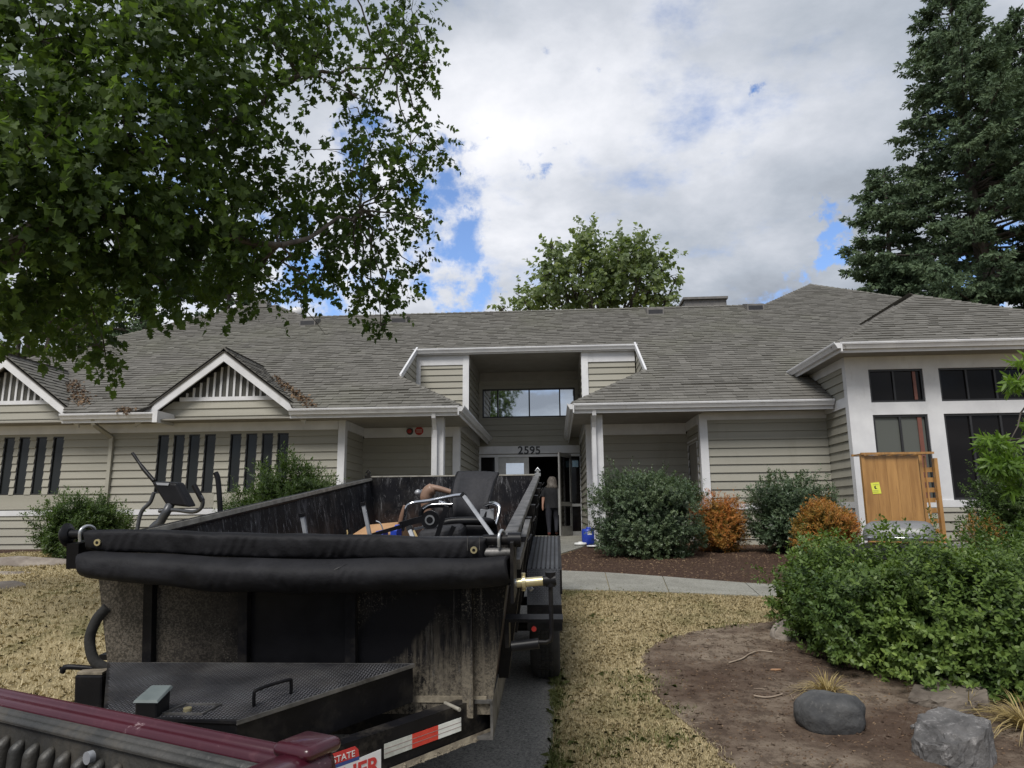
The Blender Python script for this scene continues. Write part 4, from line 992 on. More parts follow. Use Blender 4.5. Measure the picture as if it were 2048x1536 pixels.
def shrub(name, label, c, rx, ry, h, m, nshoot, nl, ln, ls, shape='oval', seed=1, group=None, cat='shrub', amp=.16, spiky=0, clip=None, flat=1.0, tone_fn=None, spread=.9, skirt=.9):
    c = np.array(c, float); base = c.copy()
    t = thing(name, label, cat, tuple(base), group)
    d = rng.normal(size=(nshoot*2, 3)); d = unit(d); d = d[d[:, 2] > -skirt][:nshoot]
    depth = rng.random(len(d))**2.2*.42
    rad = lumpy(d, seed, amp)*(1-depth)
    ctr = c+np.array([0, 0, h*.5]); hz = h*.5
    pw = lambda q: np.sign(q)*np.abs(q)**(.6 if flat != 1 else .85)
    pos = ctr+np.stack([d[:, 0]*rx, d[:, 1]*ry, pw(d[:, 2])*hz], 1)*rad[:, None]
    pos[:, 2] = np.maximum(pos[:, 2], gz(pos[:, 1])+.03)
    if clip is not None:
        k = clip(pos); pos, d, depth = pos[k], d[k], depth[k]
    dr = unit(d*np.array([1/rx, 1/ry, 1/hz])*min(rx, hz)+np.array([0, 0, .55])+rng.normal(0, .35, d.shape))
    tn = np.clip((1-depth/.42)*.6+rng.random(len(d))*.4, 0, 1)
    L_ = ln*rng.uniform(.6, 1.2, len(d)); 
    if spiky:
        k = (rng.random(len(d)) < spiky) & (d[:, 2] > .2); L_[k] *= 2.2
    shape = {'oval': 'oval4', 'slim': 'slim4'}[shape]
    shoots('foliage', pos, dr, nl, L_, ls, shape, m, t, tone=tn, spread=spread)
    # stems from the base
    b = B()
    for i in range(16):
        k = rng.integers(len(pos)); p = pos[k]; mid = (c+p)/2+np.array([*(rng.normal(0, .04, 2)), .05]); b.tube([c+np.array([*(rng.normal(0, .06*rx, 2)), -.02]), mid, c+(p-c)*.93], [.014, .01, .004], 5)
    # denser inner twigs keep the heart of the shrub opaque
    b.build('stem', MT['bark'], t)
    di = unit(rng.normal(size=(nshoot//3, 3))); pi = ctr+di*np.array([rx, ry, hz])*(.35+.3*rng.random((len(di), 1)))
    pi[:, 2] = np.maximum(pi[:, 2], gz(pi[:, 1])+.03)
    if clip is not None: k = clip(pi); pi, di = pi[k], di[k]
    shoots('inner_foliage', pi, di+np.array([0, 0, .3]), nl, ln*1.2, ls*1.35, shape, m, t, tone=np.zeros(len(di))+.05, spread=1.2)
    return t

# ------------------------------------------------------------------ shrubs
def A(px, py, Y):     # ground point under photo column px at distance Y
    q = P(px, py, Y=Y); return np.array([q[0], Y, float(gz(Y))])
shrub('shrub', 'large clipped grey green viburnum right of the front door', A(1295, 1040, 13.0), .92, .85, 1.42, MT['viburnum'], 3600, 13, .12, .046, seed=3, flat=.8, spiky=.05, amp=.12)
shrub('shrub', 'orange tipped nandina beside the large grey green viburnum', A(1440, 1060, 13.7), .42, .40, .92, MT['nandina'], 1600, 13, .12, .05, 'slim', seed=5, spiky=.05, cat='shrub')
shrub('shrub', 'dark green viburnum against the wall between two orange shrubs', A(1588, 1040, 13.4), .76, .65, 1.3, MT['viburnum'], 2300, 13, .13, .048, seed=8, amp=.16, spiky=.12)
shrub('shrub', 'bright orange nandina in front of the bay corner left of the grill', A(1655, 1070, 11.6), .40, .4, .86, MT['nandina'], 1500, 13, .12, .05, 'slim', seed=9, spiky=.05)
shrub('shrub', 'arching dark green shrub under the far left windows', A(172, 1020, 12.9), .68, .6, .98, MT['deepgreen'], 2600, 13, .15, .07, 'slim', seed=12, spiky=.10, amp=.2)
shrub('shrub', 'tall bushy green shrub behind the trailer beside the white corner post', A(585, 1000, 12.6), .66, .6, 1.58, MT['deepgreen'], 3000, 13, .15, .075, 'slim', seed=13, spiky=.14, amp=.2)
shrub('shrub', 'small sparse shrub between the exercise machine and the tall green shrub', A(478, 1015, 13.4), .42, .4, 1.12, MT['deepgreen'], 500, 11, .15, .06, 'slim', seed=17, spiky=.2, amp=.25)
shrub('shrub', 'loose dark shrub under the bay window at the right edge', A(2035, 1040, 12.2), .62, .6, 1.35, MT['deepgreen'], 1500, 12, .15, .05, seed=19, spiky=.1, amp=.22)
shrub('shrub', 'reddish shrub half hidden behind the big evergreen shrub', A(1968, 1090, 10.6), .20, .2, .72, MT['nandina'], 260, 12, .12, .034, 'slim', seed=21)
# the big evergreen shrub in the right foreground: several lobes, one plant
def big_shrub():
    base = np.array([2.95, 6.6, float(gz(6.6))])
    t = thing('shrub', 'big glossy evergreen shrub filling the right foreground', 'shrub', tuple(base))
    lobes = [(1690, 1258, 7.1, .60, .55, .30), (1830, 1255, 7.2, .68, .6, .30), (1990, 1238, 6.9, .72, .6, .40), (1650, 1245, 6.8, .42, .4, .50), (1770, 1270, 6.3, .62, .5, .52), (1925, 1280, 6.0, .62, .5, .56), (2060, 1300, 5.8, .55, .5, .6), (1850, 1350, 5.9, .35, .3, .26), (1700, 1320, 6.3, .36, .3, .28), (1980, 1370, 5.6, .34, .3, .24), (1615, 1185, 7.2, .26, .3, .24), (1590, 1215, 7.1, .26, .3, .30), (2080, 1195, 7.2, .5, .5, .35)]
    C_ = []; D_ = []; T_ = []
    lobes = [(x_+(30 if x_ < 1800 else 12), y_-(38 if y_ < 1215 else 20), *r_) for x_, y_, *r_ in lobes]
    for i, (px, py, Y, rx, ry, rz) in enumerate(lobes):
        c = P(px, py, Y=Y); n = int(2100*rx*rz/.36)
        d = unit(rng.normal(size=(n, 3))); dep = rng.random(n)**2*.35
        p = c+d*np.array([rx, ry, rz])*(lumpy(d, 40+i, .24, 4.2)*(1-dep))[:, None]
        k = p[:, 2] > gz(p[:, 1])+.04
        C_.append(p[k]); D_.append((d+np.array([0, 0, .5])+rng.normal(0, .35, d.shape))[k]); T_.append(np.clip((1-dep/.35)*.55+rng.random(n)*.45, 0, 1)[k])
    C_ = np.concatenate(C_); D_ = np.concatenate(D_); T_ = np.concatenate(T_)
    L_ = .11*rng.uniform(.6, 1.2, len(C_)); k = (rng.random(len(C_)) < .05) & (D_[:, 2] > .4); L_[k] *= 2.4
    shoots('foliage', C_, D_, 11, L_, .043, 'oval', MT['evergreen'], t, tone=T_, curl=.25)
    # upright leader shoots
    pts = [P(x, y, Y=Y) for x, y, Y in ((1757, 1085, 7.1), (1775, 1070, 7.2), (1800, 1085, 7.2), (1880, 1075, 7.2), (1935, 1075, 7.3), (1955, 1060, 7.3), (1962, 1045, 7.3), (2035, 1120, 7.0), (1910, 1080, 7.2), (1600, 1130, 7.2), (1870, 1050, 7.4), (2020, 1150, 6.9), (1580, 1140, 7.0), (1640, 1112, 7.1), (1690, 1105, 7.1), (1725, 1090, 7.0), (1830, 1075, 7.2), (1855, 1090, 7.1), (1980, 1085, 7.2), (2005, 1070, 7.3), (1570, 1170, 7.0), (1560, 1200, 6.9), (1985, 1045, 7.3))]
    LC = []; 
    for p in pts:
        for j in range(5): LC.append(p+np.array([rng.normal(0, .02), rng.normal(0, .04), -.28+j*.085]))
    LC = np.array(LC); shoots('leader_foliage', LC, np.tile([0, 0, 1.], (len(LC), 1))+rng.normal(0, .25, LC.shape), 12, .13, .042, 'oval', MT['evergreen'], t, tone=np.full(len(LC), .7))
    b = B()
    for i in range(30):
        p = C_[rng.integers(len(C_))]; q = base+np.array([rng.normal(0, .35), rng.normal(0, .2), 0]); q[2] = gz(q[1])-.02
        b.tube([q, (p+q)/2+rng.normal(0, .06, 3), q+(p-q)*.95], [.018, .012, .004], 5)
    b.build('stem', MT['bark'], t)
    ci = []
    for i, (px, py, Y, rx, ry, rz) in enumerate(lobes):
        c = P(px, py, Y=Y); d = unit(rng.normal(size=(260, 3))); ci.append(c+d*np.array([rx, ry, rz])*rng.uniform(.2, .62, (260, 1)))
    ci = np.concatenate(ci); ci[:, 2] = np.maximum(ci[:, 2], gz(ci[:, 1])+.04)
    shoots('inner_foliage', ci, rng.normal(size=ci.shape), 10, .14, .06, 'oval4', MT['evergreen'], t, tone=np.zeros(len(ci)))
big_shrub()
def tuft(c, label, n, h, spread, group=None):
    t = thing('grass_tuft', label, 'grass tuft', tuple(c))
    a = rng.uniform(0, 2*math.pi, n); V = []; w = .0035; F = []
    for i in range(n):
        d = np.array([math.cos(a[i]), math.sin(a[i]), 0]); s = np.array([-d[1], d[0], 0]); L_ = h*rng.uniform(.5, 1.1); sp = spread*rng.uniform(.2, 1.1)
        b0 = np.array(c)+d*rng.uniform(0, .05)
        pts = [b0+d*sp*u**1.3+np.array([0, 0, L_*(u-.75*u**2.4*min(1.25, sp/h*1.3))]) for u in (0, .25, .5, .75, 1)]
        ws = [w, w*1.2, w, w*.7, .0004]; k = len(V)
        for p, q in zip(pts, ws): V += [p-s*q, p+s*q]
        F += [(k+2*j, k+2*j+1, k+2*j+3, k+2*j+2) for j in range(4)]
    o = mesh('blade_cluster', V, F, MT['drygrass'], t); o.data.attributes.new('tone', 'FLOAT', 'FACE').data.foreach_set('value', np.repeat(rng.random(n), 4))
    return t
q = G(1655, 1395); tuft(q, 'dry arching ornamental grass behind the round dark boulder', 130, .26, .26)
q = G(2040, 1475); tuft(q+np.array([.12, .1, 0]), 'dry ornamental grass at the right edge beside the big grey rock', 240, .36, .42)
q = G(1935, 1418); tuft(q, 'small dry grass clump between the flat rock and the shrub', 45, .2, .22)
# rocks
def rock(label, c, r, m, seed, rot=0, facets=.35, cut=6, sub=3, name='rock', sharp_=False):
    bm = bmesh.new(); bmesh.ops.create_icosphere(bm, subdivisions=sub+1, radius=1)
    r_ = np.random.default_rng(seed); pl = unit(r_.normal(size=(cut, 3))); pd = r_.uniform(.62, .92, cut)
    co = np.array([v.co[:] for v in bm.verts])
    for n_, d_ in zip(pl, pd):
        e = np.maximum(co@n_-d_, 0); co -= n_[None]*e[:, None]*(1 if sharp_ else .8)
    k = r_.normal(size=(6, 3))*3.2
    dsp = sum(np.sin(co@k[i]*(1+i*.7)+i)*.03/(1+i*.35) for i in range(6))
    co = co*(1+dsp[:, None])
    ca, sa = math.cos(rot), math.sin(rot)
    co = co*np.array(r); co = np.stack([co[:, 0]*ca-co[:, 1]*sa, co[:, 0]*sa+co[:, 1]*ca, co[:, 2]], 1)
    for v, p in zip(bm.verts, co): v.co = p+np.array(c)
    me = bpy.data.meshes.new(name); bm.to_mesh(me); bm.free(); me.materials.append(m)
    me.polygons.foreach_set('use_smooth', [not sharp_]*len(me.polygons))
    o = place(bpy.data.objects.new(name, me)); tag(o, label, 'rock'); return o
c = P(1659, 1427, Y=4.98); rock('rounded dark boulder in the bare soil', c, (.222, .18, .165), MT['rock_dark'], 4, cut=4)
def hullrock(label, c, pts, m, seed, depth=.12, rough=.012):
    pts = np.array(pts, float); lowp = pts*np.array([1.12, 1.12, 0])+np.array([0, 0, -depth]); allp = np.concatenate([pts, lowp])
    bm = bmesh.new(); vs = [bm.verts.new(p) for p in allp]; h = bmesh.ops.convex_hull(bm, input=vs)
    bmesh.ops.delete(bm, geom=list({g for g in h['geom_interior']+h['geom_unused'] if isinstance(g, bmesh.types.BMVert)}), context='VERTS')
    bmesh.ops.triangulate(bm, faces=bm.faces[:])
    for _ in range(3): bmesh.ops.subdivide_edges(bm, edges=bm.edges[:], cuts=1, use_grid_fill=True, fractal=.25, seed=seed+_, along_normal=.4)
    r_ = np.random.default_rng(seed)
    for v in bm.verts: v.co += Vector(r_.normal(0, rough*.35, 3))+Vector(c)
    me = bpy.data.meshes.new('rock'); bm.to_mesh(me); bm.free(); me.materials.append(m); o = place(bpy.data.objects.new('rock', me)); tag(o, label, 'rock')
c = P(1900, 1500, Y=4.62); c[2] = gz(4.62); hullrock('big flat topped grey rock with white scratches at the lower right', c, [(-.21, .00, .10), (-.07, .17, .17), (.09, .24, .20), (.22, .20, .17), (.24, .0, .19), (.12, -.18, .17), (-.07, -.22, .11), (-.20, -.12, .07)], MT['rock_grey'], 3)
c = P(1900, 1410, Y=5.35); c[2] = gz(5.35); hullrock('flat brownish rock half under the evergreen shrub', c, [(-.26, .02, .05), (-.12, .22, .10), (.14, .24, .12), (.28, .05, .11), (.18, -.14, .07), (-.10, -.12, .05)], MT['rock_brown'], 8)
c = P(1850, 1455, Y=4.95); c[2] = gz(4.95); hullrock('small pale slab leaning on the big grey rock', c, [(-.10, -.02, .02), (.02, .06, .05), (.10, .02, .06), (.06, -.07, .03)], MT['rock_grey'], 12, .05)
c = P(1572, 1278, Y=6.95); rock('mossy upright rock at the left foot of the evergreen shrub', c, (.13, .15, .19), MT['rock_tan'], 23, rot=.3, cut=10, sharp_=True)
c = P(60, 1128, Y=12.2); rock('long low tan boulder at the left edge of the lawn', c+np.array([-.1, 0, -.02]), (1.25, .45, .16), MT['rock_tan'], 31, rot=.12, cut=4)
c = P(20, 1152, Y=11.0); rock('pale flat rock just in front of the long tan boulder', c+np.array([0, 0, -.02]), (.45, .3, .12), MT['rock_tan'], 33, cut=5)
c = P(15, 1180, Y=9.6); rock('small pale knobbly rock nearest the camera on the left lawn', c, (.30, .25, .12), MT['rock_tan'], 37, cut=6)
# sticks, chip and leaf on the soil
def stick(pts, r, label):
    q = [G(*p)+np.array([0, 0, .016+abs(rng.normal(0, .004))]) for p in pts]
    o = B().tube(curvepts(q, 4), r, 6).build('stick', MT['stick']); tag(o, label, 'stick')
stick([(1458, 1330), (1485, 1322), (1500, 1312), (1520, 1306), (1545, 1308)], .006, 'longest pale bent stick lying on the soil bed')
stick([(1508, 1398), (1530, 1400), (1548, 1398), (1565, 1394)], .006, 'short pale stick between the lawn and the round boulder')
stick([(1508, 1382), (1520, 1382), (1530, 1385)], .003, 'thin short twig just behind the short pale stick')
stick([(1582, 1395), (1586, 1405), (1590, 1398)], .003, 'tiny forked twig left of the round boulder')
q = G(1553, 1343); o = B().prism([q+np.array([a, b, .012]) for a, b in ((-.05, -.01), (.0, -.02), (.05, 0), (.03, .02), (-.03, .02))], (0, 0, 0), (0, 0, .006)).build('wood_chip', mat('orange_chip', (.35, .19, .10), None)); tag(o, 'orange brown wood chip on the soil near the shrub', 'wood chip')

# ------------------------------------------------------------------ trees
def tree_leaves(name, blobs, per, lsize, shape, m, parent, nl=7, cl=.28, droop=.35, hollow=.2, amp=.25, seed0=0):
    C_ = []; D_ = []; T_ = []
    for i, (c, r, dens) in enumerate(blobs):
        r = np.array(r); n = max(8, int(per*dens*(r[0]*r[2]+r[0]*r[1]+r[1]*r[2])/3))
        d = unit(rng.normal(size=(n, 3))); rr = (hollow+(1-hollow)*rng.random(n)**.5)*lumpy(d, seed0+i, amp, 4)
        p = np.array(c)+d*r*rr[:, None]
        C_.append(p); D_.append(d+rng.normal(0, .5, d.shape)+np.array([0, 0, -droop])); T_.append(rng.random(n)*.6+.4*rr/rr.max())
    C_ = np.concatenate(C_); D_ = np.concatenate(D_); T_ = np.clip(np.concatenate(T_), 0, 1)
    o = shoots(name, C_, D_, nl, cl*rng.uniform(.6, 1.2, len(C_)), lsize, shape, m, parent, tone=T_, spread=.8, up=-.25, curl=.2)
    return C_
def limb(b, a, c, r0, r1, sag=.0, n=6, wob=.1):
    a = np.array(a, float); c = np.array(c, float); L_ = np.linalg.norm(c-a)
    pts = [a+(c-a)*t+np.array([rng.normal(0, wob), rng.normal(0, wob), rng.normal(0, wob*.5)-sag*L_*math.sin(math.pi*t)])*(0 if t in (0, 1) else 1) for t in np.linspace(0, 1, n)]
    b.tube(pts, list(np.linspace(r0, r1, n)), 7); return pts
def near_maple():
    base = np.array([-8.6, 7.6, float(gz(7.6))]); t = thing('maple_tree', 'large overhanging maple whose dark leaves fill the upper left', 'tree', tuple(base))
    b = B(); top = base+np.array([1.2, .4, 6.5]); limb(b, base+np.array([0, 0, -.1]), top, .34, .2, wob=.08)
    fork = base+np.array([.5, .2, 3.2])
    # blobs: photo column, row, distance, radius in photo pixels, depth radius in metres, density
    spec = [(80, 80, 6.5, 210, 1.2, 1.0), (330, 60, 7, 210, 1.2, 1.0), (560, 50, 8, 130, 1.0, .9), (60, 300, 6, 180, 1.0, 1.0), (250, 270, 6.6, 190, 1.1, 1.0), (430, 240, 7.4, 130, 1.1, .72), (60, 480, 6.2, 130, 1.0, .9), (230, 440, 6.6, 140, 1.0, .9), (410, 420, 7.6, 125, 1.1, .85), (90, 585, 6.8, 85, .8, .6), (300, 535, 7.2, 85, .9, .6),
            (525, 330, 8.2, 45, .8, .6), (490, 190, 8, 50, .8, .45), (560, 400, 8.6, 80, .8, .9), (500, 540, 8.2, 75, .8, .9), (600, 500, 9, 75, .8, .8), (660, 400, 9.4, 70, .8, .8),
            (660, 60, 8.6, 60, .7, .3), (705, 190, 9, 45, .6, .5), (770, 60, 9.6, 75, .7, .85), (830, 40, 10, 55, .6, .9), (800, 120, 9.6, 70, .7, .8), (850, 130, 10, 35, .5, .8), (640, 120, 9, 34, .5, .4), (720, 230, 9.6, 40, .5, .7), (810, 180, 10, 40, .5, .6), (625, 110, 8.6, 40, .5, .5),
            (740, 300, 9.8, 60, .6, .9), (820, 290, 10, 55, .6, .9), (870, 290, 10.4, 35, .5, .8), (700, 340, 9.4, 55, .6, .6), (770, 380, 10, 65, .6, .9), (815, 350, 10.2, 40, .5, .9), (720, 440, 9.8, 60, .6, .8), (790, 460, 10, 50, .6, .9), (830, 530, 10.2, 28, .4, .8), (650, 470, 9.4, 65, .6, .8), (700, 540, 9.6, 60, .6, .9), (770, 560, 10, 45, .5, .9), (640, 560, 9.4, 40, .5, .6), (780, 610, 10, 35, .4, .9), (762, 650, 10, 20, .3, .9), (730, 590, 9.8, 35, .4, .9), (845, 440, 10.2, 25, .4, .7), (600, 600, 9.2, 20, .4, .3), (480, 600, 8.6, 45, .5, .5),
            (195, 690, 8.0, 45, .5, .45), (120, 660, 8, 50, .6, .4), (215, 735, 8.2, 28, .4, .4), (390, 520, 7.8, 60, .7, .7), (20, 650, 7, 50, .6, .5), (470, 470, 8.2, 60, .7, .7),
            (-180, 200, 6, 220, 1.4, .6), (-150, 520, 6.4, 180, 1.2, .6), (250, -190, 7, 260, 1.4, .5), (620, -160, 9, 200, 1.4, .5)]
    blobs = []
    for i, (px, py, Y, rp, ry, dn) in enumerate(spec):
        if Y >= 8.1: dn *= .8; rp *= .93
        r = rp*Y/1400.; blobs.append((P(px, py, Y=Y), (r, ry, r), dn))
    nb = [q_ for q_ in blobs if q_[0][1] < 8.1]; fb = [q_ for q_ in blobs if q_[0][1] >= 8.1]
    tree_leaves('crown', nb, 400, .085, 'maple', MT['maple'], t, nl=8, cl=.32, seed0=300, amp=.35)
    tree_leaves('crown', fb, 330, .076, 'maple', MT['maple'], t, nl=8, cl=.26, seed0=400, amp=.38, droop=.5)
    # limbs reach into every mass of leaves, twigs into many of the clusters
    hub = [P(120, 420, Y=6.8), P(330, 300, Y=7.3), P(560, 490, Y=8.0), P(600, 150, Y=8.6), P(720, 420, Y=9.6), P(780, 120, Y=9.8)]
    limb(b, fork, hub[0], .20, .10); limb(b, hub[0], hub[1], .08, .05); limb(b, hub[0], hub[2], .07, .035); limb(b, hub[1], hub[3], .05, .03); limb(b, hub[2], hub[4], .035, .018); limb(b, hub[3], hub[5], .03, .015)
    for c, r, dn in blobs:
        h = min(hub, key=lambda q: np.linalg.norm(q-c)); limb(b, h, c, .018, .006, wob=.07)
        for j in range(5):
            e = c+unit(rng.normal(size=3))*np.array(r)*.85; limb(b, c, e, .008, .003, sag=-.03, n=4, wob=.03)
    for x0, y0, x1, y1 in ((601, 590, 606, 640), (604, 612, 650, 668), (700, 300, 600, 300), (690, 310, 655, 300)):
        b.tube([P(x0, y0, Y=9.4), P((x0+x1)/2, (y0+y1)/2-2, Y=9.42), P(x1, y1, Y=9.4)], [.007, .005, .003], 5)
    b.build('trunk', MT['bark'], t)
near_maple()
def branch_maple(label):
    # bright small maple at the right edge
    base = A(2120, 1050, 8.0); t = thing('maple_tree', label, 'tree', tuple(base)); b = B()
    tp = base+np.array([.1, 0, 3.4]); limb(b, base, tp, .05, .02, wob=.03)
    C_ = []; D_ = []
    for px, py, Y, rp, n in ((2000, 930, 7.6, 36, 34), (2040, 945, 7.6, 36, 30), (1985, 882, 7.6, 20, 10), (2020, 882, 7.6, 24, 14), (2035, 760, 7.7, 24, 16), (2046, 720, 7.8, 14, 8), (2130, 850, 7.8, 60, 60), (2040, 975, 7.6, 24, 9)):
        c = P(px, py, Y=Y); r = rp*Y/1400; d = unit(rng.normal(size=(n, 3))); C_.append(c+d*r*rng.random((n, 1))**.5*np.array([1, .8, .7])); D_.append(d*np.array([1, 1, .3])+np.array([-.3, 0, -.25])); limb(b, tp-np.array([0, 0, rng.uniform(.2, 1.6)]), c, .015, .005, wob=.03)
    C_ = np.concatenate(C_); D_ = np.concatenate(D_)
    shoots('crown', C_, D_, 9, .06, .12, 'slim', MT['brightleaf'], t, spread=.9, up=-.15)
    b.build('trunk', MT['bark'], t)
branch_maple('small bright green maple reaching in at the right edge before the bay')
def conifer(label, x, y, h, rb, seed, prof, m=MT['fir'], dens=1.0, ls=.44, z0=.88, start=.07):
    r_ = np.random.default_rng(seed); base = np.array([x, y, z0]); t = thing('fir_tree', label, 'tree', tuple(base))
    b = B(); b.tube([base+np.array([math.sin(k)*.15, 0, h*k/8]) for k in range(9)], list(np.linspace(.02*h, .03, 9)), 9)
    C_ = []; D_ = []; T_ = []
    n = int(h*11*dens)
    for i in range(n):
        f = start+(1-start)*(i+r_.random())/n; zz = h*f; az = r_.uniform(0, 2*math.pi)
        L_ = rb*prof(f)*r_.uniform(.62, 1.12)*(1+.2*math.sin(az*2+seed+f*9)); 
        if L_ < .2: L_ = .25
        d = np.array([math.cos(az), math.sin(az), 0]); droop = r_.uniform(.12, .35)*(1.15-f)
        st = base+np.array([0, 0, zz]); pts = [st+d*L_*u+np.array([0, 0, L_*(.18*u*(.3+f)-droop*u*u+.10*u**4)]) for u in np.linspace(0, 1, 6)]
        b.tube(pts, list(np.linspace(.012*L_+.02, .008, 6)), 4, cap=False)
        k = int(L_*9*dens)+4
        for u in r_.uniform(.22, 1, k)**.8:
            p = np.array(pts[0])+(np.array(pts[5])-pts[0])*u; i0 = min(4, int(u*5)); p = pts[i0]+(pts[i0+1]-pts[i0])*(u*5-i0)
            s = np.array([-d[1], d[0], 0])*r_.choice((-1, 1)); sd = d*.7+s*r_.uniform(.2, 1.1)+np.array([0, 0, r_.uniform(-.45, .15)])
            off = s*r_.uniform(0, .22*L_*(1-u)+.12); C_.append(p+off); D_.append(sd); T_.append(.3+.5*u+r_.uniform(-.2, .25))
    C_ = np.array(C_); D_ = np.array(D_)
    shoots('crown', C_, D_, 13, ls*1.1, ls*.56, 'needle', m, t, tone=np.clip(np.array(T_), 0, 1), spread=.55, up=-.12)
    b.build('trunk', MT['bark'], t)
q = P(1978, 600, Y=36); conifer('tall dark fir with twin looking trunk rising behind the right roof', q[0], 36, 29.5, 8.0, 5, lambda f: (1-f)**.62*(.55+.45*min(1, f*4)), dens=1.05)
q = P(2121, 600, Y=38); conifer('second tall fir at the right picture edge behind the first', q[0], 38, 29.0, 5.6, 9, lambda f: (1-f)**.6, dens=1.05, start=.05)
q = P(1760, 600, Y=38); conifer('shorter fir leaning out left of the tallest fir', q[0]+.8, 38, 19.5, 4.2, 14, lambda f: (1-f)**.55, dens=1.0)
q = P(300, 600, Y=36); conifer('dark fir behind the left end of the roof', q[0], 36, 19.5, 5.2, 21, lambda f: (1-f)**.6, dens=.8)
q = P(460, 600, Y=37); conifer('dark fir rising just behind the left hill of the roof', q[0], 37, 17.5, 4.2, 22, lambda f: (1-f)**.6, dens=.8)
q = P(150, 600, Y=40); conifer('second dark fir far left behind the maple leaves', q[0], 40, 20, 5.0, 23, lambda f: (1-f)**.6, dens=.7)
def far_maple(label, spec, m, seed, base, per=20, ls=.30, nl=7, name='maple_tree'):
    t = thing(name, label, 'tree', tuple(base)); b = B()
    blobs = [(P(px, py, Y=Y), (rp*.80*Y/1400, ry, rp*.80*Y/1400), dn) for px, py, Y, rp, ry, dn in spec]
    tree_leaves('crown', blobs, per, ls, 'star', m, t, nl=nl, cl=.5, droop=.1, seed0=seed, amp=.4)
    fork = np.array(base)+np.array([0, 0, 5.]); limb(b, base, fork, .35, .25)
    for c, r, dn in blobs: limb(b, fork, c, .14, .04, wob=.2)
    for c, r, dn in blobs:
        for j in range(5): limb(b, c, c+unit(rng.normal(size=3)+np.array([0, 0, .6]))*np.array(r)*.9, .04, .012, n=4, wob=.1)
    b.build('trunk', MT['bark'], t)
Yb = 34
far_maple('light green maple standing behind the middle of the roof', [(1105, 510, Yb, 24, 1.6, .8), (1095, 545, Yb, 30, 1.6, .8), (1130, 535, Yb, 26, 1.6, .9), (1170, 480, Yb, 26, 1.8, .9), (1165, 505, Yb, 28, 1.8, .8), (1190, 540, Yb, 34, 2, 1), (1240, 500, Yb, 30, 2, 1), (1270, 505, Yb, 26, 2, 1), (1290, 530, Yb, 30, 2, 1), (1320, 545, Yb, 24, 1.6, .9), (1235, 550, Yb, 36, 2.2, 1.1), (1150, 590, Yb, 36, 2, 1.1), (1220, 595, Yb, 40, 2, 1.2), (1290, 590, Yb, 36, 2, 1.1), (1330, 605, Yb, 26, 1.6, .9), (1095, 590, Yb, 30, 1.8, 1), (1048, 600, Yb-1, 26, 1.4, .9), (1005, 622, Yb-1, 14, 1., .8), (1350, 560, Yb, 10, .8, .5)], MT['maple_far'], 500, (P(1210, 600, Y=Yb)[0], Yb, .88), per=105, ls=.20)
Yc = 27
far_maple('yellow green tree behind the far left end of the roof', [(60, 650, Yc, 90, 2, .8), (160, 640, Yc, 80, 2, .8), (20, 600, Yc, 90, 2, .8), (110, 590, Yc, 90, 2, .7), (220, 600, Yc+2, 60, 2, .6), (-80, 640, Yc, 100, 2, .8), (45, 710, Yc, 40, 2, .8)], leafmat('yellow_green_leaves', [(0, (.035, .055, .012)), (.5, (.08, .12, .02)), (1, (.16, .21, .035))], .4), 560, (P(60, 650, Y=Yc)[0], Yc, .88), per=40, ls=.2, name='broadleaf_tree')
# fallen leaves lodged in the roof valleys
def litter(px0, py0, px1, py1, n, w, label):
    a, c = onroof(px0, py0), onroof(px1, py1); t = rng.random(n)[:, None]; p = a+(c-a)*t+rng.normal(0, w, (n, 3))*np.array([1, 1, 0]); p[:, 2] = zr(p[:, 1]-EY)+np.abs(rng.normal(.02, .03, n))+.03
    o = leafmesh('leaf_litter', p, rng.normal(size=(n, 3)), np.array([0, -.5, 1])+rng.normal(0, .6, (n, 3)), rng.uniform(.035, .075, n), 'maple', MT['litter'], None, curl=.4); tag(o, label, 'leaves', None, 'stuff')
litter(545, 757, 625, 818, 280, .06, 'dry brown leaves caught in the valley right of the gable')
litter(140, 768, 165, 812, 230, .10, 'pile of dry leaves in the valley beside the far left gable')
litter(235, 824, 262, 826, 60, .06, 'few dry leaves lying in the gutter left of the gable')

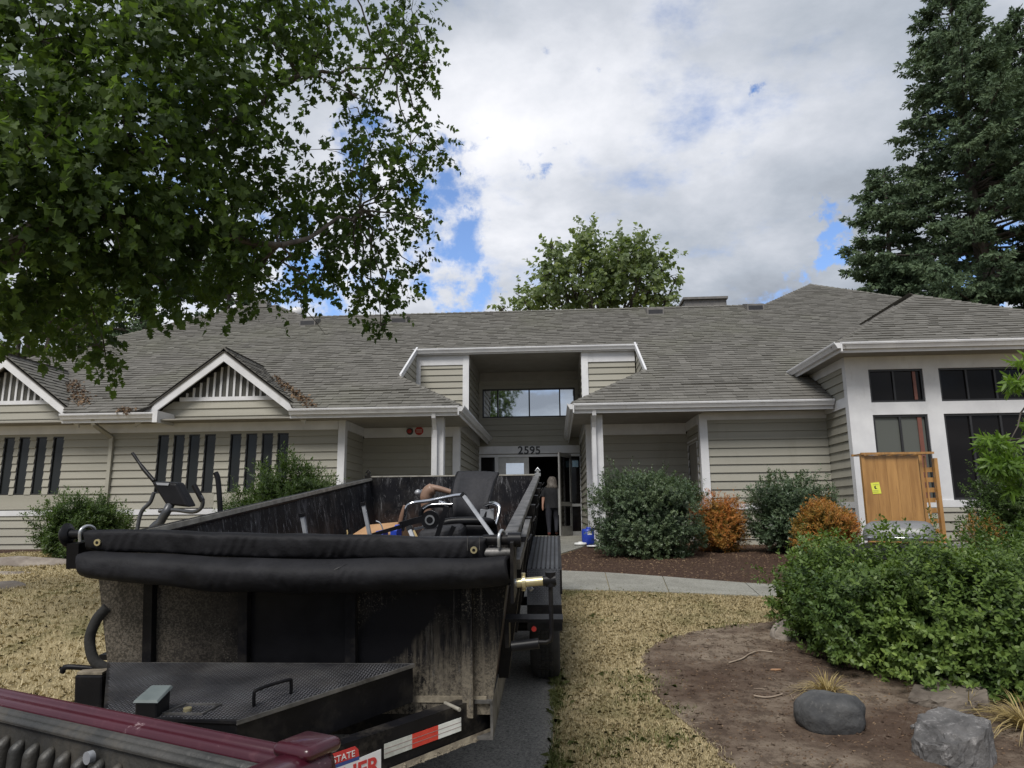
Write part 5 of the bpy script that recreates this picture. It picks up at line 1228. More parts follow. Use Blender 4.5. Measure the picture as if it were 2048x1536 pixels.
# ------------------------------------------------------------------ dump trailer
def metal_black(name, dirt=.35, splat=0, streak=0, base=(.004, .004, .005), b2=(.009, .009, .011), rough=.42):
    m = mat(name, base, b2, 3, rough, bump=.12, bscale=40, spec=.14); nt = m.node_tree
    mixin(m, (.12, .105, .085), mul(nt, sharp(nt, noise_node(nt, 4, 8, .7), .48, .8), dirt), .8)
    if splat:
        lowx = sharp(nt, axis(nt, 0), -.35, -.8); 
        side = mul(nt, sharp(nt, axis(nt, 0), .62, .80), sharp(nt, axis(nt, 2), .93, .78), 'MULTIPLY')
        mask = mul(nt, mul(nt, lowx, side, 'MAXIMUM'), mul(nt, sharp(nt, axis(nt, 0), -.25, -.5), .35), 'MAXIMUM')
        sp = sharp(nt, noise_node(nt, 105, 4, .75), .46, .58); sp2 = sharp(nt, noise_node(nt, 130, 2, .6), .57, .63)
        mixin(m, (.085, .075, .06), mul(nt, mask, .6), .9); mixin(m, (.18, .155, .125), mul(nt, mul(nt, sp, mask), .8), .9)
        mixin(m, (.17, .155, .13), mul(nt, sp2, mul(nt, sharp(nt, noise_node(nt, 5, 4, .6), .45, .65), .8)), .9)
    if streak:
        # scraped, dried mud runs on the right of the bulkhead
        mm = mul(nt, sharp(nt, axis(nt, 0), .22, .45), sharp(nt, axis(nt, 2), 1.08, .80))
        st = sharp(nt, noise_node(nt, 3.2, 8, .8, stretch=(9, 1, .7)), .46, .56)
        mixin(m, (.125, .11, .088), mul(nt, mul(nt, mm, st), .75), .9); mixin(m, (.20, .175, .135), mul(nt, mul(nt, mul(nt, mm, sharp(nt, axis(nt, 2), .88, .70)), sharp(nt, noise_node(nt, 45, 5, .8), .47, .56)), .75), .9)
        st2 = sharp(nt, noise_node(nt, 2.2, 9, .8, stretch=(14, 1, .9), dist=.8), .56, .64)
        mixin(m, (.16, .155, .15), mul(nt, mul(nt, sharp(nt, axis(nt, 0), .0, .12), st2), .5), .8)
        # broad wiped-clean smear, leaning to the right
        tc = nt.nodes.new('ShaderNodeTexCoord'); mp = nt.nodes.new('ShaderNodeMapping'); mp.vector_type = 'TEXTURE'
        mp.inputs['Location'].default_value = (.44, 0, .98); mp.inputs['Rotation'].default_value = (0, R(-38), 0); mp.inputs['Scale'].default_value = (.30, 1, .115)
        nt.links.new(tc.outputs['Object'], mp.inputs[0]); sp_ = nt.nodes.new('ShaderNodeVectorMath'); sp_.operation = 'MULTIPLY'; nt.links.new(mp.outputs[0], sp_.inputs[0]); sp_.inputs[1].default_value = (1, 0, 1)
        ln = nt.nodes.new('ShaderNodeVectorMath'); ln.operation = 'LENGTH'; nt.links.new(sp_.outputs[0], ln.inputs[0])
        wv = nt.nodes.new('ShaderNodeMath'); wv.operation = 'MULTIPLY_ADD'; nt.links.new(noise_node(nt, 9, 6, .6), wv.inputs[0]); wv.inputs[1].default_value = .7; nt.links.new(ln.outputs['Value'], wv.inputs[2])
        mixin(m, (.008, .008, .010), sharp(nt, wv.outputs[0], 1.42, 1.25), .45)
    return m
MT['tblack'] = metal_black('trailer_black_paint', .3)
MT['tfront'] = metal_black('bulkhead_muddy_black', .25, 1, 1)
MT['tinner'] = metal_black('scuffed_inner_steel', .22, base=(.006, .0062, .008), b2=(.015, .015, .018), rough=.5)
_nt = MT['tinner'].node_tree
mixin(MT['tinner'], (.12, .12, .125), mul(_nt, sharp(_nt, noise_node(_nt, 2.4, 9, .82, stretch=(2.2, 2.2, .6), dist=1.2), .53, .62), .6))
mixin(MT['tinner'], (.30, .30, .31), mul(_nt, sharp(_nt, noise_node(_nt, 7, 9, .85, stretch=(2.6, 2.6, .5), dist=1.5), .57, .61), .75))
mixin(MT['tinner'], (.085, .05, .035), mul(_nt, mul(_nt, sharp(_nt, axis(_nt, 2), 1.15, .85), sharp(_nt, noise_node(_nt, 3, 7, .7), .42, .6)), .6))
MT['tedge'] = mat('worn_top_edge', (.20, .185, .155), (.38, .36, .31), 9, .6, metal=.2)
MT['trail'] = mat('worn_grey_rail', (.045, .044, .043), (.16, .155, .15), 10, .5, metal=.4, bump=.2, bscale=60)
MT['mud'] = mat('dried_mud', (.12, .10, .075), (.27, .235, .175), 14, .95, bump=.5, bscale=40)
def treadplate(name, c1, c2, rough=.35, metal=.5, scale=110):
    m = mat(name, c1, c2, 4, rough, metal=metal); nt = m.node_tree; b = nt.nodes['Principled BSDF']
    tc = nt.nodes.new('ShaderNodeTexCoord'); hs = []
    for sgn in (1, -1):
        mp = nt.nodes.new('ShaderNodeMapping'); mp.inputs['Rotation'].default_value = (0, 0, R(45*sgn)); mp.inputs['Scale'].default_value = (scale*.5, scale*1.5, scale*1.5)
        if sgn < 0: mp.inputs['Location'].default_value = (.5, .5, 0)
        nt.links.new(tc.outputs['Object'], mp.inputs[0])
        v = nt.nodes.new('ShaderNodeTexVoronoi'); v.inputs['Randomness'].default_value = 0; v.inputs['Scale'].default_value = 1; nt.links.new(mp.outputs[0], v.inputs[0])
        hs.append(sharp(nt, v.outputs['Distance'], .42, .25))
    h = mul(nt, hs[0], hs[1], 'MAXIMUM'); bp = bump_node(nt, b, h, .9, .006)
    mixin(m, (.13, .13, .135), mul(nt, h, mul(nt, sharp(nt, noise_node(nt, 6, 6, .7), .4, .65), .6)))
    mixin(m, (.15, .13, .10), mul(nt, sharp(nt, noise_node(nt, 5, 8, .75), .55, .75), .35), .8)
    return m
MT['tread'] = metal_black('black_tread_plate', .35, base=(.007, .007, .0085), b2=(.014, .014, .016)); MT['lug'] = mat('worn_lug', (.06, .06, .065), (.20, .20, .21), 5, .35, metal=.5); MT['lug2'] = mat('worn_lug_light', (.12, .125, .14), (.30, .31, .34), 9, .35, metal=.5)
MT['tread2'] = mat('worn_tread_plate', (.035, .037, .045), (.085, .09, .10), 5, .42, metal=.4)
MT['vinyl'] = mat('black_vinyl_tarp', (.007, .007, .0085), (.015, .015, .0175), 5, .66, bump=.45, bscale=5, bdist=.03, spec=.16)
MT['rubber'] = mat('tyre_rubber', (.012, .012, .012), (.028, .027, .026), 12, .85, bump=.3, bscale=60)
MT['brass'] = mat('zinc_yellow', (.42, .36, .20), (.60, .54, .34), 12, .35, metal=.7)
MT['zinc'] = mat('zinc_steel', (.32, .33, .34), (.5, .51, .52), 14, .35, metal=.75)
MT['galv'] = mat('galvanised_leg', (.26, .27, .29), (.38, .39, .41), 12, .45, metal=.4)
MT['chrome'] = mat('chrome_tube', (.62, .62, .64), (.75, .75, .77), 6, .12, metal=1)
MT['blackpl'] = mat('black_plastic', (.005, .005, .006), (.010, .010, .012), 6, .4, spec=.18)
MT['mesh_fab'] = mat('black_mesh_fabric', (.011, .011, .014), (.020, .020, .024), 40, .75, bump=.3, bscale=300)
TM = Matrix.Translation(Vector(TO)) @ Matrix([[TR[i][j] for j in range(3)]+[0] for i in range(3)]+[[0, 0, 0, 1]])
trl = bpy.data.objects.new('dump_trailer', None); place(trl, None, TM)
tag(trl, 'black muddy dump trailer with rolled tarp and open box parked on the drive', 'trailer')
def tp(b, name, m, parent=trl, label=None, bevel=0):
    o = b.build(name, MT[m] if isinstance(m, str) else m, parent, TM, bevel)
    if label: o['label'] = label
    return o
HT, HB, ZT, ZF, LB = 1.045, .93, 1.43, .70, 5.1
# side walls, slightly flared
for s in (-1, 1):
    b = B().hexa([(s*HB, .03, ZF-.05), (s*HB, LB, ZF-.05), (s*(HB-.03), LB, ZF-.05), (s*(HB-.03), .03, ZF-.05), (s*HT, .03, ZT-.04), (s*HT, LB, ZT-.04), (s*(HT-.03), LB, ZT-.04), (s*(HT-.03), .03, ZT-.04)])
    tp(b, 'side_wall', 'tinner', label='scuffed steel side wall')
    b = B().box((s*(HT+.015), .0, ZT-.045), (s*(HT-.055), LB+.03, ZT+.0)); tp(b, 'top_rail', 'trail' if s > 0 else 'tblack', bevel=.008)
    if s < 0: tp(B().box((s*(HT-.058), .03, ZT-.028), (s*(HT-.053), LB, ZT+.003)), 'worn_edge', 'tedge')
    for y in (.35, 1.2, 2.05, 2.9, 3.75, 4.6):
        b = B().hexa([(s*(HB+.001), y, ZF-.05), (s*(HB+.06), y, ZF-.05), (s*(HB+.06), y+.09, ZF-.05), (s*(HB+.001), y+.09, ZF-.05), (s*(HT+.001), y, ZT-.05), (s*(HT+.05), y, ZT-.05), (s*(HT+.05), y+.09, ZT-.05), (s*(HT+.001), y+.09, ZT-.05)]); tp(b, 'stake_post', 'tblack')
        tp(B().tube([(s*(HT+.055), y+.02, ZT-.08), (s*(HT+.075), y+.02, ZT-.05), (s*(HT+.075), y+.07, ZT-.05), (s*(HT+.055), y+.07, ZT-.08)], .006, 6), 'tarp_hook', 'tblack')
# bulkhead with recessed middle and uprights
b = B().hexa([(-HB, -.005, .60), (HB, -.005, .60), (HB, .03, .60), (-HB, .03, .60), (-HT, -.005, ZT), (HT, -.005, ZT), (HT, .03, ZT), (-HT, .03, ZT)])
tp(b, 'bulkhead', 'tfront', label='muddy steel front wall of the box')
for x0, x1, mm in ((-.76, -.715, 'tblack'), (-.285, -.24, 'tblack'), (.24, .29, 'tblack'), (.80, .85, 'tfront')):
    tp(B().box((x0, -.05, .60), (x1, -.006, 1.35)), 'upright', mm)

tp(B().box((-.238, -.009, .62), (.238, -.006, 1.35)), 'pump_cover', 'blackpl', label='smooth black cover in the middle of the front wall')
tp(B().box((-.93, .03, .62), (.93, LB, .66)), 'box_floor', 'tinner')
# tailgate at the rear with corner latches
b = B().hexa([(-HB-.04, LB, .6), (HB+.04, LB, .6), (HB+.04, LB+.05, .6), (-HB-.04, LB+.05, .6), (-HT-.03, LB, ZT+.01), (HT+.02, LB, ZT+.01), (HT+.02, LB+.05, ZT+.01), (-HT-.03, LB+.05, ZT+.01)])
tg = tp(b, 'tailgate', 'tinner', label='black rear tailgate with white scrapes inside')
tp(B().box((-HT-.02, LB-.004, ZT+.010), (HT+.01, LB+.054, ZT+.022)), 'worn_edge', 'tedge', tg)
for s in (-1, 1):
    b = B().tube([(s*1.04, LB+.02, ZT), (s*1.04, LB+.02, ZT+.07)], .018, 8).tube([(s*1.04-.03, LB+.02, ZT+.06), (s*1.04, LB+.02, ZT+.10), (s*1.04+.03, LB+.02, ZT+.06)], .009, 6).box((s*1.04-.035, LB-.02, ZT+.0), (s*1.04+.035, LB+.06, ZT+.035)); tp(b, 'gate_latch', 'zinc' if s > 0 else 'tblack', tg)
# frame rails and tongue
for s in (-1, 1):
    b = B(); x = s*.90
    b.box((x-.045*s, -.02, .655), (x+.04*s, 4.95, .67)).box((x+.028*s, -.02, .5), (x+.04*s, 4.95, .655)).box((x-.045*s, -.02, .49), (x+.04*s, 4.95, .505))
    tp(b, 'frame_rail', 'trail' if s > 0 else 'tblack')
    # A-frame channel
    a0 = np.array([s*.93, .06, 0]); a1 = np.array([s*.06, -.82, 0]); d = unit(a1-a0); nrm = np.array([-d[1]*-s, d[0]*-s, 0.]); nrm = np.array([s*.7, -.7, 0]); nrm = unit(nrm-d*(nrm@d))
    b = B()
    for lo, hi, z0, z1 in ((-.065, .0, .655, .67), (-.012, .0, .505, .655), (-.065, .0, .49, .505)):
        b.hexa([a0+nrm*lo+[0, 0, z0], a0+nrm*hi+[0, 0, z0], a1+nrm*hi+[0, 0, z0], a1+nrm*lo+[0, 0, z0], a0+nrm*lo+[0, 0, z1], a0+nrm*hi+[0, 0, z1], a1+nrm*hi+[0, 0, z1], a1+nrm*lo+[0, 0, z1]])
    MT['tongue'] = MT.get('tongue') or metal_black('tongue_dusty_black', .75)
    tg_ = tp(b, 'tongue_rail', 'tongue')
    if s > 0:
        # mud along the foot of the channel and corner gusset
        b = B().hexa([a0+nrm*.0+[0, 0, .486], a0+nrm*.012+[0, 0, .486], a1+nrm*.012+[0, 0, .486], a1+[0, 0, .486], a0+[0, 0, .50], a0+nrm*.006+[0, 0, .52], a1+nrm*.006+[0, 0, .50], a1+[0, 0, .50]]); tp(b, 'mud_ridge', 'mud', tg_)
        for _k in range(260):
            u_ = random.random(); r0 = random.uniform(.002, .007); q_ = a0+(a1-a0)*u_+nrm*random.uniform(.004, .012)+np.array([0, 0, .49+random.uniform(-.004, .02)*random.random()])
            mb_ = B() if _k == 0 else mb_; mb_.hexa([q_+np.array(v)*r0 for v in ((-1, -1, -.6), (1, -.8, -.6), (.9, 1, -.5), (-1, .8, -.5), (-.6, -.5, .5), (.5, -.6, .6), (.6, .5, .5), (-.5, .6, .4))])
        tag(tp(mb_, 'mud_crumbs', 'mud', tg_), kind='stuff')
        # reflective tape: silver, red, silver
        fr = lambda t, z: a0+(a1-a0)*t+nrm*.002+np.array([0, 0, z])
        Lr = np.linalg.norm((a1-a0)[:2])
        def along(px, py):     # parameter on the rail face for a photo pixel
            best = min(np.linspace(0, 1, 801), key=lambda t: abs((lambda q: (1024+FPX*float(np.dot(q-CAMP, _r2))/float(np.dot(q-CAMP, _f))))(np.array(TM @ Vector(fr(t, .58))))-px)); return best
        tt = [along(x, 0) for x in (922, 876, 824, 768)]
        for (u0, u1), cc in zip(zip(tt[:-1], tt[1:]), ('white', 'red', 'dull')):
            MT['tape_'+cc] = mat('tape_'+cc, {'white': (.62, .64, .60), 'red': (.50, .035, .025), 'dull': (.34, .35, .32)}[cc], {'white': (.74, .75, .72), 'red': (.62, .06, .04), 'dull': (.52, .53, .49)}[cc], 18, .35)
            q = [fr(u0, .555), fr(u1, .555), fr(u1, .615), fr(u0, .615)]; b = B().prism(q, (0, 0, 0), nrm*.002); tp(b, 'reflective_tape', 'tape_'+cc, tg_, cc.replace('dull', 'worn white')+' reflective tape')
            for k in range(1, 3):
                z = .555+.06*k/3; tp(B().prism([fr(u0, z-.0012)+nrm*.002, fr(u1, z-.0012)+nrm*.002, fr(u1, z+.0012)+nrm*.002, fr(u0, z+.0012)+nrm*.002], (0, 0, 0), nrm*.0006), 'tape_seam', mat('tape_seam', (.25, .18, .17), None), tg_)
        # sticker with lettering
        t0, t1, t2 = along(762, 0), along(716, 0), along(655, 0)
        MT['stk_w'] = mat('sticker_white', (.62, .62, .62), (.7, .7, .7), 20, .4); MT['stk_r'] = mat('sticker_red', (.45, .03, .03), (.52, .04, .04), 20, .4); MT['stk_b'] = mat('sticker_blue', (.03, .06, .22), None, rough=.4)
        tp(B().prism([fr(t0, .506), fr(t2, .506), fr(t2, .588), fr(t0, .600)], (0, 0, 0), nrm*.0015), 'sticker', 'stk_w', tg_)
        tp(B().prism([fr(t1-.004, .589), fr(t2, .589), fr(t2, .603), fr(t1-.004, .603)], (0, 0, 0), nrm*.0018), 'sticker_band', 'stk_b', tg_)
        tp(B().prism([fr(t1-.004, .6035), fr(t2, .6035), fr(t2, .648), fr(t1+.012, .648), fr(t1+.0, .632)], (0, 0, 0), nrm*.0016), 'sticker_arc', 'stk_r', tg_)
        xa = -d; za = np.array([0, 0, 1.])
        def text(s_, t, z, size, m_, off=0.0):
            c = bpy.data.curves.new('lettering', 'FONT'); c.body = s_; c.size = size; c.extrude = .0006; c.offset = off; c.align_x = 'RIGHT'; c.materials.append(MT[m_])
            o = bpy.data.objects.new('lettering', c); q = fr(t, z)+nrm*.003; o = tomesh(o, 'lettering'); ya = np.cross(nrm, xa)
            mw = TM @ Matrix([[xa[i], ya[i] if ya[2] > 0 else -ya[i], nrm[i], q[i]] for i in range(3)]+[[0, 0, 0, 1]]); place(o, tg_, mw)
        text('INNER', t0+.010, .514, .092, 'stk_r', .0025); text('STATE', t1+.012, .610, .036, 'stk_w', .0)
for xx in (.50, -.91): tp(B().box((xx, -.01, .655), (xx+.41, .10, .685)), 'cross_member', 'mud', label='mud caked cross member in front of the box')
tp(B().box((-.86, -.0, .50), (.86, .10, .65)), 'front_beam', 'tongue')
tp(B().tube([(.72, -.06, .672), (.80, -.14, .672)], .009, 6), 'weld_tab', 'tedge')
tp(B().box((-.07, -1.25, .52), (.07, -.70, .64)).lathe((0, -1.2, .5), [(.055, 0), (.07, .06), (.05, .15)], 14), 'coupler', 'tblack')
def lugs(org, du, dv, poly, pitch, parent, m, L_=.013, W_=.0045, H_=.0022):
    org, du, dv = (np.array(v, float) for v in (org, du, dv)); nn = unit(np.cross(du, dv)); V = []; F = []
    us = [p[0] for p in poly]; vs = [p[1] for p in poly]; g = np.array([(a, c) for a in np.arange(min(us), max(us), pitch) for c in np.arange(min(vs), max(vs), pitch)])
    g = g[inpoly(g[:, 0], g[:, 1], poly)]
    for a, c in g:
        par = (round(a/pitch)+round(c/pitch)) % 2; d = (du+dv)*.7071 if par else (du-dv)*.7071; e = (dv-du)*.7071 if par else (du+dv)*.7071
        p = org+du*a+dv*c; k = len(V); V += [p-d*L_/2, p-e*W_/2, p+d*L_/2, p+e*W_/2, p+nn*H_-d*L_*.2, p+nn*H_+d*L_*.2]
        F += [(k, k+1, k+5, k+4), (k+1, k+2, k+5), (k+2, k+3, k+4, k+5), (k+3, k, k+4)]
    o = mesh('tread_lug', V, F, MT[m], parent, False, TM); tag(o, kind='stuff')
# tongue toolbox with tread plate lid
lid = np.array([(-.93, -.055), (.575, -.055), (.03, -.735), (-.52, -.70)]); zl = .848
b = B().hexa([(*(lid[i]*np.array([.985, 1])+np.array([0, .006])), .672) for i in (3, 2, 1, 0)]+[(*(lid[i]*np.array([.985, 1])+np.array([0, .006])), zl-.012) for i in (3, 2, 1, 0)]); tb = tp(b, 'toolbox', 'tblack', label='wedge shaped black toolbox on the tongue')
b = B().hexa([(*lid[i], zl-.010) for i in (3, 2, 1, 0)]+[(*lid[i], zl) for i in (3, 2, 1, 0)]); tl = tp(b, 'toolbox_lid', 'tread', tb, label='tread plate lid')
lugs((0, 0, zl+.0003), (1, 0, 0), (0, 1, 0), [tuple(p*.985) for p in lid], .0145, tl, 'lug', .0155, .005)
tp(B().bar((*lid[1], zl-.006), (*lid[2], zl-.006), .006, .016), 'lid_edge', 'trail', tb)
tp(B().bar((lid[0][0], -.055, zl-.006), (lid[1][0], -.055, zl-.006), .006, .016), 'lid_edge', 'trail', tb)
h0, h1 = TL(508, 1413, lz=zl), TL(582, 1388, lz=zl)
tp(B().tube(curvepts([h0, h0+[0, 0, .045], h0*.9+h1*.1+[0, 0, .062], h0*.1+h1*.9+[0, 0, .062], h1+[0, 0, .045], h1], 4), .0075, 8), 'lid_handle', 'tblack', tb)
q = TL(385, 1418, lz=zl); b = B()
for (a, c) in (((-.09, -.06), (.07, -.06)), ((.07, -.06), (.10, .04)), ((.10, .04), (-.05, .04)), ((-.05, .04), (-.09, -.06))): b.bar(q+[*a, .004], q+[*c, .004], .005, .008)
lt = tp(b, 'latch_recess', 'trail', tb); tp(B().tube([q+[-.01, -.02, .0], q+[-.01, -.02, .012]], .016, 12), 'latch_knob', 'brass', tb)
q = TL(303, 1424, lz=.855); b = B().hexa([q+np.array(v) for v in ((-.045, -.04, -.08), (.045, -.04, -.08), (.045, .05, -.08), (-.045, .05, -.08), (-.045, -.04, .05), (.045, -.04, .05), (.05, .05, .075), (-.03, .05, .075))]); jk = tp(b, 'jack_head', 'blackpl', bevel=.008)
b = B().hexa([q+np.array(v) for v in ((-.05, -.045, .051), (.05, -.045, .051), (.055, .055, .076), (-.035, .055, .076), (-.045, -.04, .060), (.045, -.04, .060), (.05, .05, .085), (-.03, .05, .085))]); tp(b, 'jack_cap', mat('grey_green_cap', (.085, .105, .105), (.13, .15, .15), 10, .5), jk)
# left side bits: step, hose loop, lever
b = B().box((-1.07, -.09, .52), (-.93, .04, .80)); tp(b, 'corner_block', 'tblack', label='rusty corner block at the front left', bevel=.01)
tp(B().box((-1.06, -.085, .801), (-.935, .035, .812)), 'mud_cap', 'mud')
tp(B().tube(curvepts([(-.97, .0, 1.10), (-1.02, -.01, 1.04), (-1.045, -.02, .95), (-1.02, -.02, .85), (-.96, 0, .80)], 6), .026, 8), 'hose', 'rubber')
tp(B().tube(curvepts([(-1.16, -.05, .80), (-1.14, -.05, .825), (-1.05, -.03, .815), (-.95, 0, .80)], 5), .013, 8), 'lever', 'tblack')
# rolled tarp: sleeve on the roller bar and the hanging roll
def wob(n, f, a, seed): 
    r_ = np.random.default_rng(seed); k = r_.uniform(0, 6.28, 4); return lambda x: sum(a/(i+1)*math.sin(x*f*(i+1.3)+k[i]) for i in range(4))
def roll(y, zc, rc, asp, x0, x1, seed, name, label, wr=.006, nseg=260, m='vinyl', parent=trl, sq=1.0):
    w1, w2 = wob(4, 9, wr, seed), wob(4, 5, wr*1.5, seed+1); V = []; F = []; n = 22
    r_ = np.random.default_rng(seed+5)
    for i in range(nseg+1):
        x = x0+(x1-x0)*i/nseg; z = float(np.interp(x, *zc)); rz = float(np.interp(x, *rc)); ry = rz*asp
        for j in range(n):
            t = 2*math.pi*j/n; fold = 1+.05*math.sin(2*t+x*1.1+seed)+.025*math.sin(5*t-x*3)+.016*math.sin(9*t+x*17)-.11*max(0, 1-abs(((x*1.6+.5*math.sin(t-.4)+.3*math.sin(x*5)+seed*.3) % 1.0)-.5)/.035)*max(0, math.cos(t-3.2))+.05*math.sin(x*7+2.2*math.sin(t+x*2))*max(0, math.cos(t-3.4))
            c_, s_ = math.cos(t), math.sin(t); gath = .0022*math.sin(x*95+3*math.sin(x*11+t)+seed)*max(0, -c_)*(1 if sq < 1 else .35); V.append((x+.012*math.sin(t*2+x*12), y+ry*fold*math.copysign(abs(c_)**sq, c_)+w1(x)-gath, z+rz*fold*math.copysign(abs(s_)**sq, s_)+w2(x)))
    for i in range(nseg):
        for j in range(n): k = (j+1) % n; F.append((i*n+j, (i+1)*n+j, (i+1)*n+k, i*n+k))
    F += [tuple(range(n)), tuple(range(nseg*n, nseg*n+n))[::-1]]
    o = mesh(name, V, F, MT[m], parent, True, TM); o['label'] = label; return o
roll(-.10, ([-1, -.1, .93], [1.444, 1.410, 1.386]), ([-1, -.9, 0, .93], [.046, .054, .058, .053]), .85, -1.01, .925, 3, 'tarp_sleeve', 'stitched tarp sleeve over the top bar', .0012, sq=.55)
rl = roll(-.165, ([-1, -.5, .1, .6, 1.04], [1.345, 1.298, 1.276, 1.286, 1.302]), ([-1, -.95, -.4, .1, .7, 1.04], [.050, .062, .080, .082, .074, .066]), 1.1, -.99, 1.035, 8, 'tarp_roll', 'thick black vinyl tarp rolled up across the front', .002)
# overlapping flap ends and the diagonal fold edges
V = []; F = []
for i in range(41):
    t = i/40; a = -.5+2.6*t; x = .30-.42*t+.03*math.sin(t*5)
    for dx in (-.0025, .0025): V.append((x+dx, -.165-.0955*math.cos(a*.75-.5), 1.28-.084*math.sin(.75*a-.5)))
for i in range(40): F.append((2*i, 2*i+1, 2*i+3, 2*i+2))
o = mesh('tarp_fold', V, F, MT['blackpl'], rl, True, TM)
tp(B().tube([(-1.10, -.10, 1.47), (-.9, -.10, 1.47)], .022, 12), 'roller_bar', 'blackpl')
b = B(); b.tube([(-1.135, -.10, 1.465), (-1.12, -.10, 1.467), (-1.115, -.10, 1.467), (-1.10, -.10, 1.47)], [.042, .058, .058, .03], 20); tp(b, 'roller_end', 'blackpl')
tp(B().tube([(.915, -.10, 1.43), (1.08, -.10, 1.43)], .024, 14), 'roller_bar', 'tblack'); tp(B().tube([(.915, -.11, 1.372), (1.06, -.11, 1.372)], .022, 12), 'roller_bar', 'trail')
tp(B().tube([(1.03, -.10, 1.43), (1.09, -.10, 1.43)], .034, 16), 'roller_end', 'blackpl')
for x, z_ in ((-1.03, 1.50), (.99, 1.462)): tp(B().tube(curvepts([(x, -.135, z_-.06), (x, -.135, z_-.01), (x+.01, -.10, z_+.01), (x+.02, -.06, z_-.01), (x+.02, -.06, z_-.05)], 5), .008, 8), 'bow_hook', 'zinc')
tp(B().box((-1.10, -.13, 1.31), (-1.04, .03, 1.43)), 'roller_bracket', 'tblack'); tp(B().box((1.045, -.20, 1.16), (1.06, .05, 1.43)), 'roller_bracket', 'tblack')
for x in (-.93, .875):
    z = 1.438 if x < 0 else 1.392; b = B().tube([(x, -.150, z), (x, -.158, z)], .016, 18); g = tp(b, 'grommet', 'brass'); tp(B().tube([(x, -.158, z), (x, -.1590, z)], .0075, 12), 'grommet_hole', 'blackpl', g)
b = B()
for k in range(40):
    x = -.9+k*.045; 
tp(B().box((.845, -.153, 1.39), (.847, -.150, 1.455)).box((.90, -.153, 1.39), (.902, -.150, 1.455)), 'stitching', 'trail')
# crank gear at the front right
b = B().tube([(1.07, -.12, 1.235), (1.20, -.12, 1.245)], .021, 14).tube([(1.095, -.12, 1.237), (1.11, -.12, 1.238)], .033, 12).tube([(1.10, -.12, 1.20), (1.10, -.12, 1.28)], .010, 8); cg = tp(b, 'crank_joint', 'brass')
tp(B().tube([(1.19, -.12, 1.245), (1.25, -.12, 1.25)], .026, 12).tube([(1.225, -.12, 1.22), (1.225, -.12, 1.285)], .024, 12), 'crank_knuckle', 'blackpl')
tp(B().tube([(1.04, -.12, 1.235), (1.07, -.12, 1.236)], .018, 12), 'crank_nut', 'zinc')
tp(B().tube([(1.225, -.12, 1.22), (1.225, -.11, 1.0), (1.222, -.11, .975), (1.20, -.11, .965), (1.16, -.11, .965)], .010, 8), 'crank_rod', 'tblack')
tp(B().tube([(1.165, -.11, .96), (1.04, -.11, .945)], .024, 12), 'crank_grip', 'blackpl')
tp(B().box((1.0, .02, 1.02), (1.28, .12, 1.035)).box((1.0, .02, .90), (1.02, .12, 1.02)), 'side_bracket', 'tblack'); tp(B().tube([(1.14, .015, .99), (1.14, .025, .99)], .012, 12), 'marker_light', 'redsign')
tp(B().bar((1.06, .1, 1.28), (1.09, .75, 1.40), .03, .05), 'brace', 'trail')
